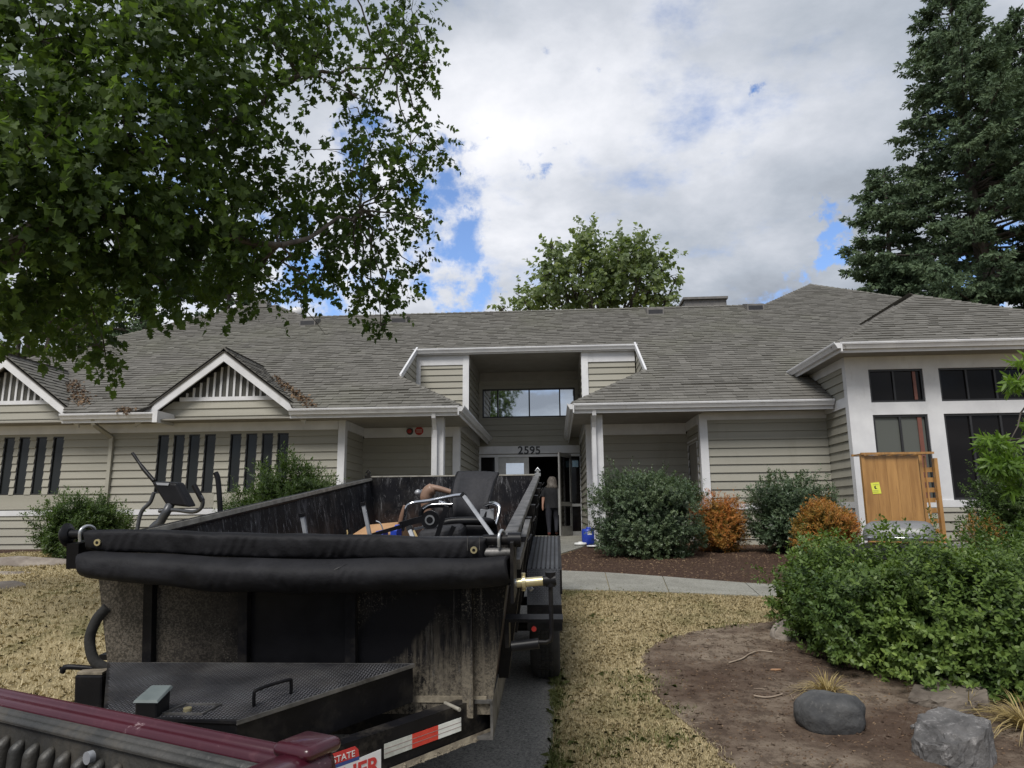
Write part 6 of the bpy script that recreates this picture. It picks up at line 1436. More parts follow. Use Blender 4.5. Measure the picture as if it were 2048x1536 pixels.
# fenders, axles, wheels
for s in (-1, 1):
    xi, xo = s*1.03, s*1.285; fz = .93
    b = B().box((xi, 1.87, fz-.012), (xo, 3.55, fz)); f = tp(b, 'fender', 'tread' if s < 0 else 'tread2', label='long tread plate fender over both wheels')
    for k in range(7): tp(B().box((xi+s*(.03+k*.034), 1.88, fz+.0005), (xi+s*(.042+k*.034), 3.54, fz+.006)), 'fender_rib', 'tblack', f)
    b = B().hexa([(xi, 1.87, fz-.006), (xo, 1.87, fz-.006), (xo, 1.875, fz-.006), (xi, 1.875, fz-.006)][::1]+[(xi, 1.865, fz-.003)]*0+[(xi, 1.86, fz), (xo, 1.86, fz), (xo, 1.87, fz), (xi, 1.87, fz)]) if False else B().prism([(xi, 1.868, fz-.003), (xo-.003*s, 1.868, fz-.003), (xo-.003*s, 1.82, fz-.25), (xi, 1.82, fz-.25)], (0, 0, 0), (0, -.006, 0)); ff = tp(b, 'fender_front', 'tread2', f); lugs((min(xi, xo), 1.8615, fz), (1, 0, 0), (0, -.188, -.982), [(.006, .005), (.249, .005), (.249, .245), (.006, .245)], .013, ff, 'lug2', .014, .0048)
    tp(B().prism([(xi, 1.82, fz-.253), (xo, 1.82, fz-.253), (xo, 1.80, fz-.43), (xi, 1.80, fz-.43)], (0, 0, 0), (0, -.006, 0)), 'mud_flap', 'tblack', f)
    tp(B().box((xo-.012*s, 1.80, fz-.17), (xo+.004*s, 3.56, fz+.004)), 'fender_skirt', 'tblack', f)
    for y in (2.37, 3.22):
        cx = s*1.15; b = B(); prof = [(-.11, .26), (-.115, .33), (-.10, .372), (-.06, .385), (.06, .385), (.10, .372), (.115, .33), (.11, .26)]
        V = []; F = []; n = 36; mth = len(prof)
        for a, r_ in prof:
            for j in range(n): V.append((cx+a, y+r_*math.cos(2*math.pi*j/n), .385+r_*math.sin(2*math.pi*j/n)))
        for i in range(mth-1):
            for j in range(n): k = (j+1) % n; F.append((i*n+j, (i+1)*n+j, (i+1)*n+k, i*n+k))
        b.add(V, F, True); wh = bpy.data.objects.new('wheel', None); place(wh, trl, TM @ Matrix.Translation(Vector((cx, y, .385)))); tp(b, 'tyre', 'rubber', wh)
        tb_ = B()
        for g in (-.045, -.015, .015, .045): 
            for j in range(0, 72): 
                a = 2*math.pi*j/72; a2 = a+.06; r1 = .391
                tb_.hexa([(cx+g-.012, y+.383*math.cos(a), .385+.383*math.sin(a)), (cx+g+.012, y+.383*math.cos(a), .385+.383*math.sin(a)), (cx+g+.012, y+.383*math.cos(a2), .385+.383*math.sin(a2)), (cx+g-.012, y+.383*math.cos(a2), .385+.383*math.sin(a2)),
                          (cx+g-.010, y+r1*math.cos(a), .385+r1*math.sin(a)), (cx+g+.010, y+r1*math.cos(a), .385+r1*math.sin(a)), (cx+g+.010, y+r1*math.cos(a2), .385+r1*math.sin(a2)), (cx+g-.010, y+r1*math.cos(a2), .385+r1*math.sin(a2))])
        tag(tp(tb_, 'tread_block', 'rubber', wh), kind='stuff')
        tp(B().tube([(cx+s*.09, y, .385), (cx+s*.02, y, .385), (cx-s*.09, y, .385)], [.24, .262, .262], 28), 'rim', 'tblack', wh); tp(B().tube([(cx+s*.08, y, .385), (cx+s*.13, y, .385)], [.06, .045], 16), 'hub', 'trail', wh)
for y in (2.37, 3.22): tp(B().tube([(-1.04, y, .385), (1.04, y, .385)], .04, 10), 'axle', 'tblack')
for y in (1.0, 2.0, 3.0, 4.0): tp(B().box((-.86, y, .52), (.86, y+.08, .62)), 'cross_member', 'tblack')

# ------------------------------------------------------------------ load in the trailer (world positions through the trailer frame)
def lw(b, name, m, parent): return b.build(name, MT[m] if isinstance(m, str) else m, parent, TM)
def tthing(name, label, cat, loc, group=None):
    o = bpy.data.objects.new(name, None); place(o, None, TM @ Matrix.Translation(Vector(loc))); tag(o, label, cat, group); return o
FL = .662
def legtable(label, tops, feet, top_rect):
    t = tthing('folding_table', label, 'table', (top_rect[0], top_rect[2], FL))
    x0, x1, y0, y1 = top_rect; lw(B().box((x0, y0, FL+.0), (x1, y1, FL+.04)), 'tabletop', 'blackpl', t)
    for a, c in zip(tops, feet):
        l = B().bar(a, c, .026, .026, (0, 1, 0)); lg = lw(l, 'leg', 'galv', t); d = unit(np.array(a)-np.array(c)); lw(B().bar(np.array(a)-d*.02, np.array(a)+d*.006, .036, .036, (0, 1, 0)), 'foot_cap', 'blackpl', lg)
    return t
a1 = TL(604, 1028, ly=1.5); b1 = TL(612, 1073, ly=1.5); f1 = a1+(b1-a1)*4.4; f1[2] = FL+.04
a2 = TL(726, 1006, ly=2.0); b2 = TL(741, 1075, ly=2.0); f2 = a2+(b2-a2)*2.6; f2[2] = FL+.04
legtable('upturned folding table whose two grey square legs stick up at the left', [a1, a2], [f1, f2], (-.80, .05, 1.25, 2.35))
a3 = TL(926, 989, ly=2.0); b3 = TL(990, 1078, ly=1.7); f3 = a3+(b3-a3)*2.0; f3[2] = max(f3[2], FL+.04)
t = legtable('slanting grey square table legs lying against the mesh chair', [a3, TL(818, 1055, ly=1.5)], [f3, TL(845, 1120, ly=1.4)], (.15, .88, .5, 1.2))
# mesh-back office chair with chrome loop arms
def office_chair():
    Y = 2.9; t = tthing('office_chair', 'black mesh back office chair with chrome arms lying in the trailer', 'chair', (*TL(950, 1060, ly=Y)[:2], FL))
    rows = [((916, 945), (996, 947)), ((909, 962), (988, 965)), ((904, 985), (982, 988)), ((902, 1008), (976, 1012)), ((903, 1038), (968, 1040))]
    V = []; F = []; deps = [Y+.30, Y+.22, Y+.08, Y-.02, Y-.05]
    n = 8
    for (a, c), dy in zip(rows, deps):
        A_, C_ = TL(*a, ly=dy), TL(*c, ly=dy)
        for j in range(n+1): u = j/n; V.append(A_*(1-u)+C_*u+np.array([0, .10*math.sin(math.pi*u), 0]))
    for i in range(len(rows)-1):
        for j in range(n): k = i*(n+1)+j; F.append((k, k+1, k+n+2, k+n+1))
    o = mesh('backrest', V, F, MT['mesh_fab'], t, True, TM); m = o.modifiers.new('solid', 'SOLIDIFY'); m.thickness = .014
    e1 = [V[i*(n+1)] for i in range(len(rows))]; e2 = [V[i*(n+1)+n] for i in range(len(rows))]
    b = B().tube(curvepts(e1, 5), .014, 8).tube(curvepts(e2, 5), .014, 8).tube(V[:n+1], .014, 8).tube(V[-n-1:], .016, 8); lw(b, 'back_frame', 'blackpl', t)
    s0 = TL(880, 1042, ly=Y-.3); s1 = TL(968, 1042, ly=Y-.3)
    b = B(); pts = curvepts([TL(870, 1078, ly=Y-.35), TL(884, 1052, ly=Y-.4), TL(905, 1043, ly=Y-.4), TL(972, 1043, ly=Y-.4), TL(985, 1052, ly=Y-.3), TL(990, 1080, ly=Y-.3)], 5); b.tube(pts, .035, 10); lw(b, 'seat_rim', 'blackpl', t)
    q0, q1 = TL(872, 1075, ly=Y-.3), TL(985, 1078, ly=Y-.3)
    b = B().hexa([(q0[0], Y-.32, q0[2]-.12), (q1[0], Y-.32, q0[2]-.12), (q1[0], Y+.1, q0[2]-.12), (q0[0], Y+.1, q0[2]-.12), (q0[0]+.02, Y-.34, q0[2]+.12), (q1[0]-.02, Y-.34, q0[2]+.12), (q1[0], Y+.12, q0[2]+.1), (q0[0], Y+.12, q0[2]+.1)]); o = lw(b, 'seat', 'mesh_fab', t); md = o.modifiers.new('b', 'BEVEL'); md.width = .05; md.segments = 3
    b = B().tube(curvepts([TL(970, 1010, ly=Y), TL(985, 1006, ly=Y-.1), TL(998, 1014, ly=Y-.15), TL(996, 1035, ly=Y-.2), TL(986, 1066, ly=Y-.25)], 6), .017, 10); lw(b, 'armrest', 'chrome', t)
    b = B().tube(curvepts([TL(923, 990, ly=Y-.2), TL(905, 992, ly=Y-.25), TL(860, 1001, ly=Y-.3), TL(826, 1006, ly=Y-.35), TL(814, 1014, ly=Y-.35), TL(810, 1035, ly=Y-.35), TL(805, 1062, ly=Y-.35)], 6), .016, 10); lw(b, 'armrest', 'chrome', t)
    b = B().box((TL(958, 1000, ly=Y+.05)[0]+.02, Y-.05, .9), (TL(990, 1000, ly=Y)[0]-.01, Y+.02, TL(980, 1018, ly=Y)[2])); lw(b, 'arm_pad', 'galv', t)
    q = (q0+q1)/2; lw(B().tube([(q[0], Y-.1, FL), (q[0], Y-.1, q0[2]-.12)], .03, 10).tube([(q[0]-.3, Y-.1, FL+.03), (q[0]+.3, Y-.1, FL+.03)], .025, 8).tube([(q[0], Y-.4, FL+.03), (q[0], Y+.2, FL+.03)], .025, 8), 'pedestal', 'blackpl', t)
office_chair()
def stacked_chair():
    Y = 2.5; t = tthing('armchair', 'black upholstered chair on its side with a round hub and bent metal rods', 'chair', (*TL(860, 1060, ly=Y)[:2], FL))
    b = B().tube(curvepts([TL(842, 1040, ly=Y), TL(844, 1020, ly=Y), TL(862, 1011, ly=Y), TL(905, 1010, ly=Y)], 6), [.022]*19, 10); lw(b, 'frame_loop', 'blackpl', t)
    lw(B().tube(curvepts([TL(846, 1018, ly=Y-.02), TL(864, 1009, ly=Y-.02), TL(905, 1008, ly=Y-.02)], 6), .007, 6), 'chrome_trim', 'chrome', t)
    q0, q1 = TL(838, 1075, ly=Y-.2), TL(925, 1056, ly=Y-.2)
    b = B().hexa([(q0[0]-.02, Y-.3, FL), (q1[0], Y-.3, FL), (q1[0], Y+.2, FL), (q0[0]-.02, Y+.2, FL), (q0[0], Y-.28, q1[2]-.01), (q1[0], Y-.28, q1[2]+.02), (q1[0], Y+.2, q1[2]+.02), (q0[0], Y+.2, q1[2]-.01)]); o = lw(b, 'seat', 'mesh_fab', t); md = o.modifiers.new('b', 'BEVEL'); md.width = .05; md.segments = 3
    lw(B().bar(TL(800, 1050, ly=Y-.15), TL(862, 1033, ly=Y-.15), .03, .05), 'arm_bar', 'blackpl', t)
    c = TL(861, 1039, ly=Y-.2); lw(B().tube([c, c+[0, -.03, 0]], .075, 22), 'swivel_plate', 'blackpl', t)
    lw(B().tube([c+[0, -.031, 0], c+[0, -.037, 0]], .04, 18), 'swivel_ring', 'zinc', t); lw(B().tube([c+[0, -.038, 0], c+[0, -.04, 0]], .027, 14), 'swivel_hole', 'blackpl', t)
    for a, c_ in (((893, 1012), (872, 1080)), ((908, 1052), (896, 1080))): lw(B().bar(TL(*a, ly=Y-.35), TL(*c_, ly=Y-.35), .035, .03, (0, 1, 0)), 'back_bar', 'blackpl', t)
    lw(B().bar(TL(828, 1058, ly=Y-.1), TL(880, 1049, ly=Y-.1), .02, .02), 'seat_rail', 'galv', t)
    lw(B().tube([TL(878, 1003, ly=Y), TL(905, 1010, ly=Y)], .010, 6), 'cross_rod', 'chrome', t)
stacked_chair()
# curved brown wooden armchair frame
def wood_chair():
    Y = 3.6; MT['brownwood'] = mat('brown_bent_wood', (.16, .095, .065), (.24, .15, .105), 4, .45); t = tthing('wooden_chair', 'brown bentwood chair frame against the rear of the trailer', 'chair', (*TL(855, 1060, ly=Y)[:2], FL))
    b = B().tube(curvepts([TL(862, 975, ly=Y), TL(880, 978, ly=Y), TL(905, 985, ly=Y), TL(915, 987, ly=Y)], 5), [.035, .034, .033, .032, .031, .03, .029, .028, .027, .026, .024, .022, .02, .018, .016, .014], 10); lw(b, 'armrest', 'brownwood', t)
    b = B().tube(curvepts([TL(868, 976, ly=Y), TL(855, 985, ly=Y), TL(851, 1005, ly=Y), TL(855, 1035, ly=Y), TL(847, 1085, ly=Y)], 5), [.03]+[.06]*8+[.05]*6+[.035]*6, 12); lw(b, 'side_panel', 'brownwood', t)
    b = B().tube(curvepts([TL(812, 1012, ly=Y-.2), TL(806, 1028, ly=Y-.2), TL(801, 1048, ly=Y-.2), TL(798, 1080, ly=Y-.2)], 4), .028, 10); lw(b, 'leg', 'brownwood', t)
wood_chair()
t = tthing('lamp_post', 'slim grey post with a round end leaning at the rear of the trailer', 'post', (*TL(846, 1020, ly=4.4)[:2], FL))
c = TL(847, 979, ly=4.4); f = np.array([c[0]+.02, 4.4, FL]); lw(B().bar(c, f, .05, .03, (0, 1, 0)), 'post', 'galv', t); c2 = TL(836, 985, ly=4.38); lw(B().lathe((c2[0], c2[1], c2[2]-.035), [(.005, 0), (.03, .012), (.042, .035), (.03, .058), (.005, .07)], 14), 'round_end', 'galv', t)
# cardboard, blue folders and small scrap
MT['card'] = mat('cardboard', (.34, .19, .09), (.44, .26, .13), 4, .85); MT['bluep'] = mat('blue_plastic', (.010, .035, .30), (.02, .055, .40), 5, .4); MT['yellowwood'] = mat('split_yellow_wood', (.42, .29, .12), (.55, .42, .2), 10, .8)
def slabbox(name, label, cat, x0, x1, y0, y1, top, m, tilt=0):
    o = lw(B().hexa([(x0, y0, FL), (x1, y0, FL), (x1, y1, FL), (x0, y1, FL), (x0, y0, top-tilt), (x1, y0, top), (x1, y1, top+.03), (x0, y1, top+.03-tilt)]), name, m, None); return tag(o, label, cat)
def xz(px, py, ly): q = TL(px, py, ly=ly); return q[0], q[2]
(x0, z0), (x1, z1) = xz(708, 1072, 3.4), xz(800, 1060, 3.4); slabbox('cardboard_box', 'open brown cardboard box behind the blue bins', 'box', x0, x1, 3.2, 3.9, z1, 'card', .04)
(x0, z0), (x1, z1) = xz(744, 1070, 2.6), xz(768, 1069, 2.6); slabbox('blue_bin', 'low blue plastic piece left of the table legs', 'bin', x0, x1, 2.5, 2.75, z1, 'bluep', .02)
(x0, z0), (x1, z1) = xz(786, 1060, 2.6), xz(798, 1059, 2.6); slabbox('blue_bin', 'upright narrow blue plastic piece beside the chair seat', 'bin', x0, x1, 2.5, 2.7, z1, 'bluep')
o = lw(B().hexa([TL(823, 1062, ly=1.6)+[0, 0, 0], TL(829, 1060, ly=1.6), TL(838, 1078, ly=1.6), TL(832, 1080, ly=1.6), TL(823, 1062, ly=1.65), TL(829, 1060, ly=1.65), TL(838, 1078, ly=1.65), TL(832, 1080, ly=1.65)]), 'wood_scrap', 'yellowwood', None); tag(o, 'split yellow wood scrap beside the short grey leg', 'wood scrap')
o = lw(B().tube(curvepts([TL(752, 1042, ly=3.0), TL(760, 1046, ly=3.0), TL(766, 1060, ly=3.0), TL(767, 1080, ly=3.0)], 4), .006, 6), 'wire', 'galv', None); tag(o, 'thin bent white wire rising behind the cardboard', 'wire')
o = lw(B().tube(curvepts([TL(694, 1060, ly=3.0), TL(695, 1068, ly=3.0), TL(690, 1080, ly=3.0)], 4), .006, 6), 'wire', 'yellowwood', None); tag(o, 'short tan wire end left of the cardboard', 'wire')
o = lw(B().bar(TL(745, 1070, ly=2.3), TL(805, 1052, ly=2.3), .03, .03), 'metal_bar', 'blackpl', None); tag(o, 'black flat bar slanting over the blue bins', 'bar')

# ------------------------------------------------------------------ exercise machine on the lawn left of the trailer
def elliptical():
    Y = 5.6; base = np.array([P(345, 1050, Y=Y)[0], Y, float(gz(Y))]); t = thing('exercise_machine', 'black elliptical exercise machine with grey console standing behind the trailer side', 'exercise machine', tuple(base))
    q = lambda x, y, Y_=Y: P(x, y, Y=Y_)
    MT['gunmetal'] = mat('gunmetal_paint', (.05, .052, .056), (.085, .088, .092), 6, .38, metal=.4)
    # console: wedge with sloping face
    a, b_, c, d = q(300, 963), q(352, 966), q(378, 1015), q(330, 1010)
    fr = [a, b_, c, d]; bk = [p+np.array([.02, .10, .01]) for p in fr]
    o = mesh('console', fr+bk, [(3, 2, 1, 0), (4, 5, 6, 7), (0, 1, 5, 4), (1, 2, 6, 5), (2, 3, 7, 6), (3, 0, 4, 7)], MT['blackpl'], t); m = o.modifiers.new('b', 'BEVEL'); m.width = .02; m.segments = 3
    part(B().prism([q(312, 965, Y-.008), q(338, 966, Y-.008), q(336, 971, Y-.008), q(314, 970, Y-.008)], (0, 0, 0), (0, .01, 0)), 'console_button', 'galv', t)
    part(B().tube(curvepts([q(345, 1000, Y+.08), q(335, 1020), q(322, 1042), q(300, 1090), np.array([base[0]-.05, Y, base[2]+.1])], 5), .035, 10), 'mast', 'gunmetal', t)
    part(B().tube(curvepts([q(265, 906, Y+.1), q(285, 935, Y+.08), q(308, 962, Y+.05)], 4), [.013]*4+[.017]*5, 10), 'handle_grip', 'blackpl', t)
    part(B().tube(curvepts([q(308, 985, Y), q(300, 1005), q(284, 1022), q(276, 1050), q(270, 1100)], 5), .016, 10), 'swing_arm', 'gunmetal', t)
    part(B().tube(curvepts([q(318, 1022), q(350, 1020), q(385, 1024, Y-.05), q(402, 1016, Y-.08), q(405, 1000, Y-.1), q(396, 985, Y-.1)], 6), .016, 10), 'fixed_handle', 'gunmetal', t)
    part(B().tube(curvepts([q(405, 1002, Y-.1), q(396, 985, Y-.1), q(388, 970, Y-.1)], 5), .021, 10), 'handle_grip', 'blackpl', t)
    part(B().tube(curvepts([q(431, 945, Y+.2), q(436, 960, Y+.2), q(440, 1012, Y+.2), q(442, 1060, Y+.2)], 5), .022, 10), 'handle_grip', 'blackpl', t)
    b = B().box((base[0]-.35, Y-.25, base[2]), (base[0]+.05, Y-.18, base[2]+.06)).box((base[0]-.35, Y+.9, base[2]), (base[0]+.05, Y+.97, base[2]+.08)).bar((base[0]-.15, Y-.2, base[2]+.07), (base[0]-.15, Y+.95, base[2]+.1), .07, .07); part(b, 'base_frame', 'gunmetal', t)
    b = B().tube([(base[0]-.12, Y+.55, base[2]+.38), (base[0]-.20, Y+.55, base[2]+.38)], .30, 28); part(b, 'flywheel_cover', 'blackpl', t)
    for s in (-.32, .08): part(B().bar((base[0]-.16+s*.6, Y-.15, base[2]+.25), (base[0]-.16+s*.6, Y+.5, base[2]+.3), .13, .04), 'pedal', 'blackpl', t); part(B().tube([(base[0]-.16+s*.6, Y+.5, base[2]+.3), (base[0]-.16+s, Y+.1, base[2]+.7), q(276, 1060) if s < 0 else q(442, 1055, Y+.2)], .018, 8), 'link_arm', 'gunmetal', t)
elliptical()

# ------------------------------------------------------------------ maroon pickup: tailgate, liner and bed corner under the viewer
def pickup():
    o0, o1 = np.array([-1.357, 1.722]), np.array([-.409, 1.286]); d = (o1-o0)/np.linalg.norm(o1-o0); n = np.array([d[1], -d[0]]); n = n if n[1] < 0 else -n
    L_ = 1.62; E1 = o1; E0 = o1-d*L_
    t = thing('pickup_truck', 'maroon pickup bed corner with closed tailgate and black ribbed liner', 'pickup truck', (*((E0+E1)/2+n*1.0), 0))
    MT['maroon'] = mat('maroon_paint', (.035, .004, .010), (.060, .008, .016), 1.5, .34, coat=.35, spec=.3); nt = MT['maroon'].node_tree
    mixin(MT['maroon'], (.28, .20, .21), mul(nt, sharp(nt, noise_node(nt, 9, 9, .8, stretch=(1, 1, 1), dist=1), .60, .635), .75), .7)
    mixin(MT['maroon'], (.10, .03, .04), mul(nt, sharp(nt, noise_node(nt, 40, 5, .7), .55, .75), .4), .55)
    MT['liner'] = mat('bed_liner', (.014, .014, .013), (.040, .038, .034), 5, .48, bump=.25, bscale=70)
    nt = MT['liner'].node_tree; mixin(MT['liner'], (.085, .07, .05), mul(nt, sharp(nt, noise_node(nt, 3, 8, .7, stretch=(3, 3, .8)), .5, .75), .55), .85)
    ZT_ = 1.15
    def sweep(prof, a, c, name, m, parent):
        V = []; k = len(prof)
        for e in (a, c):
            for o_, z in prof: V.append((*(e+n*o_), z))
        F = [(i, (i+1) % k, k+(i+1) % k, k+i) for i in range(k)]+[tuple(range(k))[::-1], tuple(range(k, 2*k))]
        o = mesh(name, V, F, MT[m], parent); md = o.modifiers.new('b', 'BEVEL'); md.width = .012; md.segments = 3; md.limit_method = 'ANGLE'; md.angle_limit = R(25); o.data.polygons.foreach_set('use_smooth', [True]*len(o.data.polygons)); return o
    tg = sweep([(-.002, ZT_-.45), (-.002, ZT_-.015), (.008, ZT_-.002), (.018, ZT_+.005), (.028, ZT_+.005), (.032, ZT_-.006), (.046, ZT_-.008), (.052, ZT_-.018), (.052, ZT_-.45)], E0, E1, 'tailgate', 'maroon', t); tg['label'] = 'scratched maroon tailgate with a worn top edge'
    sweep([(.0525, ZT_-.018), (.0525, ZT_-.47), (.082, ZT_-.47), (.073, ZT_-.032), (.066, ZT_-.020)], E0+d*.02, E1-d*.03, 'liner_panel', 'liner', tg)
    sweep([(.066, ZT_-.026), (.068, ZT_-.040), (.080, ZT_-.043), (.083, ZT_-.036), (.076, ZT_-.028)], E0+d*.02, E1-d*.03, 'liner_lip', 'liner', tg)
    for i in range(27):
        a = E1-d*(.10+i*.056); sweep([(.070, ZT_-.060), (.076, ZT_-.46), (.108, ZT_-.46), (.100, ZT_-.078)], a, a-d*.026, 'liner_rib', 'liner', tg)
    for s in (.52, .98, 1.3):
        a = E1-d*s; q = np.array([*(a+n*.085), ZT_-.060]); part(B().tube([q, q+np.array([*n, 0])*.012], .012, 12), 'liner_bolt', 'galv', tg)
    # bed side with its end cap and lamp
    S0 = E1-d*.028
    def bb(x0, x1, y0, y1, z0, z1, name, m, parent=t, bevel=.02):
        V = [np.array([*(S0+d*x+n*y), z]) for z in (z0, z1) for x, y in ((x0, y0), (x1, y0), (x1, y1), (x0, y1))]
        o = part(B().hexa(V), name, m, parent); md = o.modifiers.new('b', 'BEVEL'); md.width = bevel; md.segments = 3; o.data.polygons.foreach_set('use_smooth', [True]*6); return o
    bs = bb(-.012, .075, .005, 2.0, .55, 1.165, 'bed_side', 'maroon', bevel=.03)
    bb(-.015, .070, .0, .085, 1.155, 1.180, 'corner_cap', 'maroon', bs, .014)
    bb(.02, .079, -.008, .07, .75, 1.08, 'tail_light', MT['redsign'], bs, .01)
    # far side, floor, front of bed
    V = [(*(E0-d*.02+n*0), .55), (*(E0-d*.02+n*2), .55), (*(E0-d*.1+n*2), .55), (*(E0-d*.1), .55)]; V += [(v[0], v[1], 1.165) for v in V]; part(B().hexa(V), 'bed_side', 'maroon', t)
    V = [(*(E0+n*.02), .62), (*(E1+n*.02), .62), (*(E1+n*1.9), .62), (*(E0+n*1.9), .62)]; V += [(v[0], v[1], .66) for v in V]; part(B().hexa(V), 'bed_floor', 'liner', t)
    for s_ in (.25, 1.35):
        c = E0+d*s_*0+d*(.05 if s_ < 1 else L_-.12)+n*.95
        part(B().tube([np.array([*c, .38]), np.array([*(c+d*.2), .38])], .37, 28), 'wheel', 'rubber', t)
    part(B().hexa([(*(E0+n*a+d*b_), z) for z in (.38, .56) for a, b_ in ((.1, .3), (.1, 1.3), (1.9, 1.3), (1.9, .3))]), 'chassis', 'frame', t)
pickup()

# ------------------------------------------------------------------ wooden furniture piece, grill, cooler, lids
def wood_piece():
    Y = 11.9; g = float(gz(Y)); X = lambda px, y=950, Y_=Y: P(px, y, Y=Y_)[0]
    MT['pine'] = mat('varnished_pine', (.27, .135, .040), (.40, .215, .070), 3.5, .42, stretch=(3.5, 3.5, .35), bump=.1, bscale=30, objvar=.06, coat=.2); nt = MT['pine'].node_tree
    mixin(MT['pine'], (.14, .06, .018), mul(nt, sharp(nt, noise_node(nt, 5, 7, .7, stretch=(7, 7, .4)), .56, .72), .65))
    zt = P(1780, 905, Y=Y)[2]; x0, x1, x2 = X(1723, 920), X(1836, 920), X(1866, 920)
    t = thing('wooden_bed_end', 'upright orange pine board furniture with a yellow tag behind the grill', 'wooden furniture', ((x0+x2)/2, Y, g))
    w = (x1-x0-.04)/5; part(B().box((x0-.01, Y-.02, g), (x0+.04, Y+.05, zt-.02)), 'side_stile', 'pine', t)
    for i in range(5):
        a = x0+.042+i*w; part(B().box((a+.0015, Y+random.uniform(0, .003), g+.05), (a+w-.0015, Y+.022, zt-.05)), 'plank', 'pine', t)
    part(B().box((x0-.02, Y-.06, zt-.035), (x2, Y-.02, zt)), 'top_rail', 'pine', t); part(B().box((x0-.02, Y+.30, zt-.035), (x2-.02, Y+.34, zt)), 'top_rail', 'pine', t)
    n = 6
    for i in range(n): a = x0+(x2-x0-.12)*i/(n-1); part(B().box((a, Y-.02, zt-.03), (a+.10, Y+.30, zt-.008)), 'slat', 'pine', t)
    # lattice frame to the right, set back
    l0, l1 = X(1840, 950, Y+.12), X(1872, 950, Y+.12)
    part(B().box((l0, Y+.1, g), (l0+.05, Y+.16, zt-.04)), 'post', 'pine', t); part(B().box((l1-.055, Y+.02, g), (l1, Y+.10, zt-.10)), 'post', 'pine', t)
    k = 0; z = g+.1
    while z < zt-.2: part(B().box((l0+.05, Y+.11, z), (l1-.055, Y+.14, z+.075)), 'rung', 'pine', t); z += .165
    part(B().box((l0+.075, Y+.09, g), (l0+.10, Y+.11, zt-.06)), 'batten', 'pine', t)
    MT['tagy'] = mat('yellow_tag', (.62, .66, .06), (.70, .72, .10), 8, .6)
    c = [P(px, py, Y=Y-.004) for px, py in ((1741, 966), (1758, 964), (1763, 987), (1746, 988))]; tg = part(B().prism(c[::-1], (0, 0, 0), (0, .003, 0)), 'tag', 'tagy', t)
    c = [P(px, py, Y=Y-.006) for px, py in ((1748, 973), (1752, 971), (1751, 975), (1755, 977), (1750, 978), (1749, 976))]; part(B().prism(c[::-1], (0, 0, 0), (0, .0015, 0)), 'tag_mark', 'frame', tg)
    for (ya, yb) in ((969, 970), (981, 982), (984, 985)): part(B().prism([P(1746, ya, Y=Y-.006), P(1757, ya-.8, Y=Y-.006), P(1757, yb-.8, Y=Y-.006), P(1746, yb, Y=Y-.006)][::-1], (0, 0, 0), (0, .0015, 0)), 'tag_line', mat('tag_grey', (.35, .38, .10), None), tg)
wood_piece()
def grill():
    Y = 9.0; g = float(gz(Y)); q = lambda x, y, Y_=Y: P(x, y, Y=Y_)
    MT['steel'] = mat('grey_brushed_steel', (.15, .15, .155), (.20, .20, .205), 5, .45, metal=.2); MT['grillblack'] = mat('grill_black', (.015, .015, .016), (.03, .03, .03), 6, .35)
    a = q(1700, 1075); b_ = q(1845, 1090); L_ = b_-a; L_[2] = 0; W_ = .78; d = unit(np.array([.86, -.50, 0])); n = np.array([d[1], -d[0], 0.]); c0 = q(1722, 1060, 9.15)*np.array([1, 1, 0])
    zt = q(1770, 1042)[2]
    t = thing('barbecue_grill', 'silver lidded gas grill with black control panel behind the evergreen shrub', 'grill', (*(c0+d*.4)[:2], g))
    prof = [(-.02, -.24), (-.05, -.19), (-.01, -.09), (.08, -.03), (.28, .0), (.42, -.03), (.50, -.12), (.52, -.24)]
    V = []; k = len(prof)
    for s, f_ in ((0, .55), (.03, .82), (.09, .96), (.2, 1), (W_-.2, 1), (W_-.09, .96), (W_-.03, .82), (W_, .55)):
        for o, z in prof: V.append(c0+d*s-n*(.25+(o-.25)*f_)+np.array([0, 0, zt+(z+.24)*f_-.24]))
    F = [(j*k+i, j*k+i+1, (j+1)*k+i+1, (j+1)*k+i) for j in range(7) for i in range(k-1)]+[tuple(range(k))[::-1], tuple(range(7*k, 8*k))]
    mesh('lid', V, F, MT['steel'], t, True)
    hz = zt-.20; h = [c0+d*s+n*o+np.array([0, 0, hz]) for s, o in ((.08, .03), (.08, .09), (W_-.08, .09), (W_-.08, .03))]; part(B().tube(h, .014, 10), 'lid_handle', 'chrome', t)
    def bx_(s0, s1, o0, o1, z0, z1): return [c0+d*s+n*o+np.array([0, 0, z]) for z in (z0, z1) for s, o in ((s0, o0), (s1, o0), (s1, o1), (s0, o1))]
    part(B().hexa(bx_(0, W_, .05, -.5, zt-.47, zt-.275)), 'firebox', 'grillblack', t)
    cp = part(B().hexa(bx_(-.32, W_, .12, .055, zt-.45, zt-.29)), 'control_panel', 'grillblack', t)
    for i, s in enumerate((-.24, -.10, .06, .25, .45, .65)):
        c = c0+d*s+n*.12+np.array([0, 0, zt-.36]); kb = part(B().tube([c, c+n*.03], .032, 16), 'knob', 'blackpl', cp); part(B().tube([c+n*.001, c+n*.006], .046, 16), 'knob_ring', 'chrome', cp)
    part(B().hexa(bx_(W_+.01, W_+.34, .05, -.45, zt-.30, zt-.275)), 'side_shelf', 'steel', t)
    part(B().hexa(bx_(.03, W_-.03, .02, -.45, g+.12, zt-.471)), 'cabinet', 'grillblack', t)
    for s in (.05, W_-.05):
        for o in (-.02, -.42): c = c0+d*s+n*o; part(B().tube([np.array([c[0], c[1], g+.0]), np.array([c[0], c[1], g+.12])], .03, 10), 'caster', 'rubber', t)
grill()
c = G(1178, 1092); c[2] += .02; t = thing('water_jug', 'bright blue plastic jug standing by the white post at the entrance', 'jug', tuple(c))
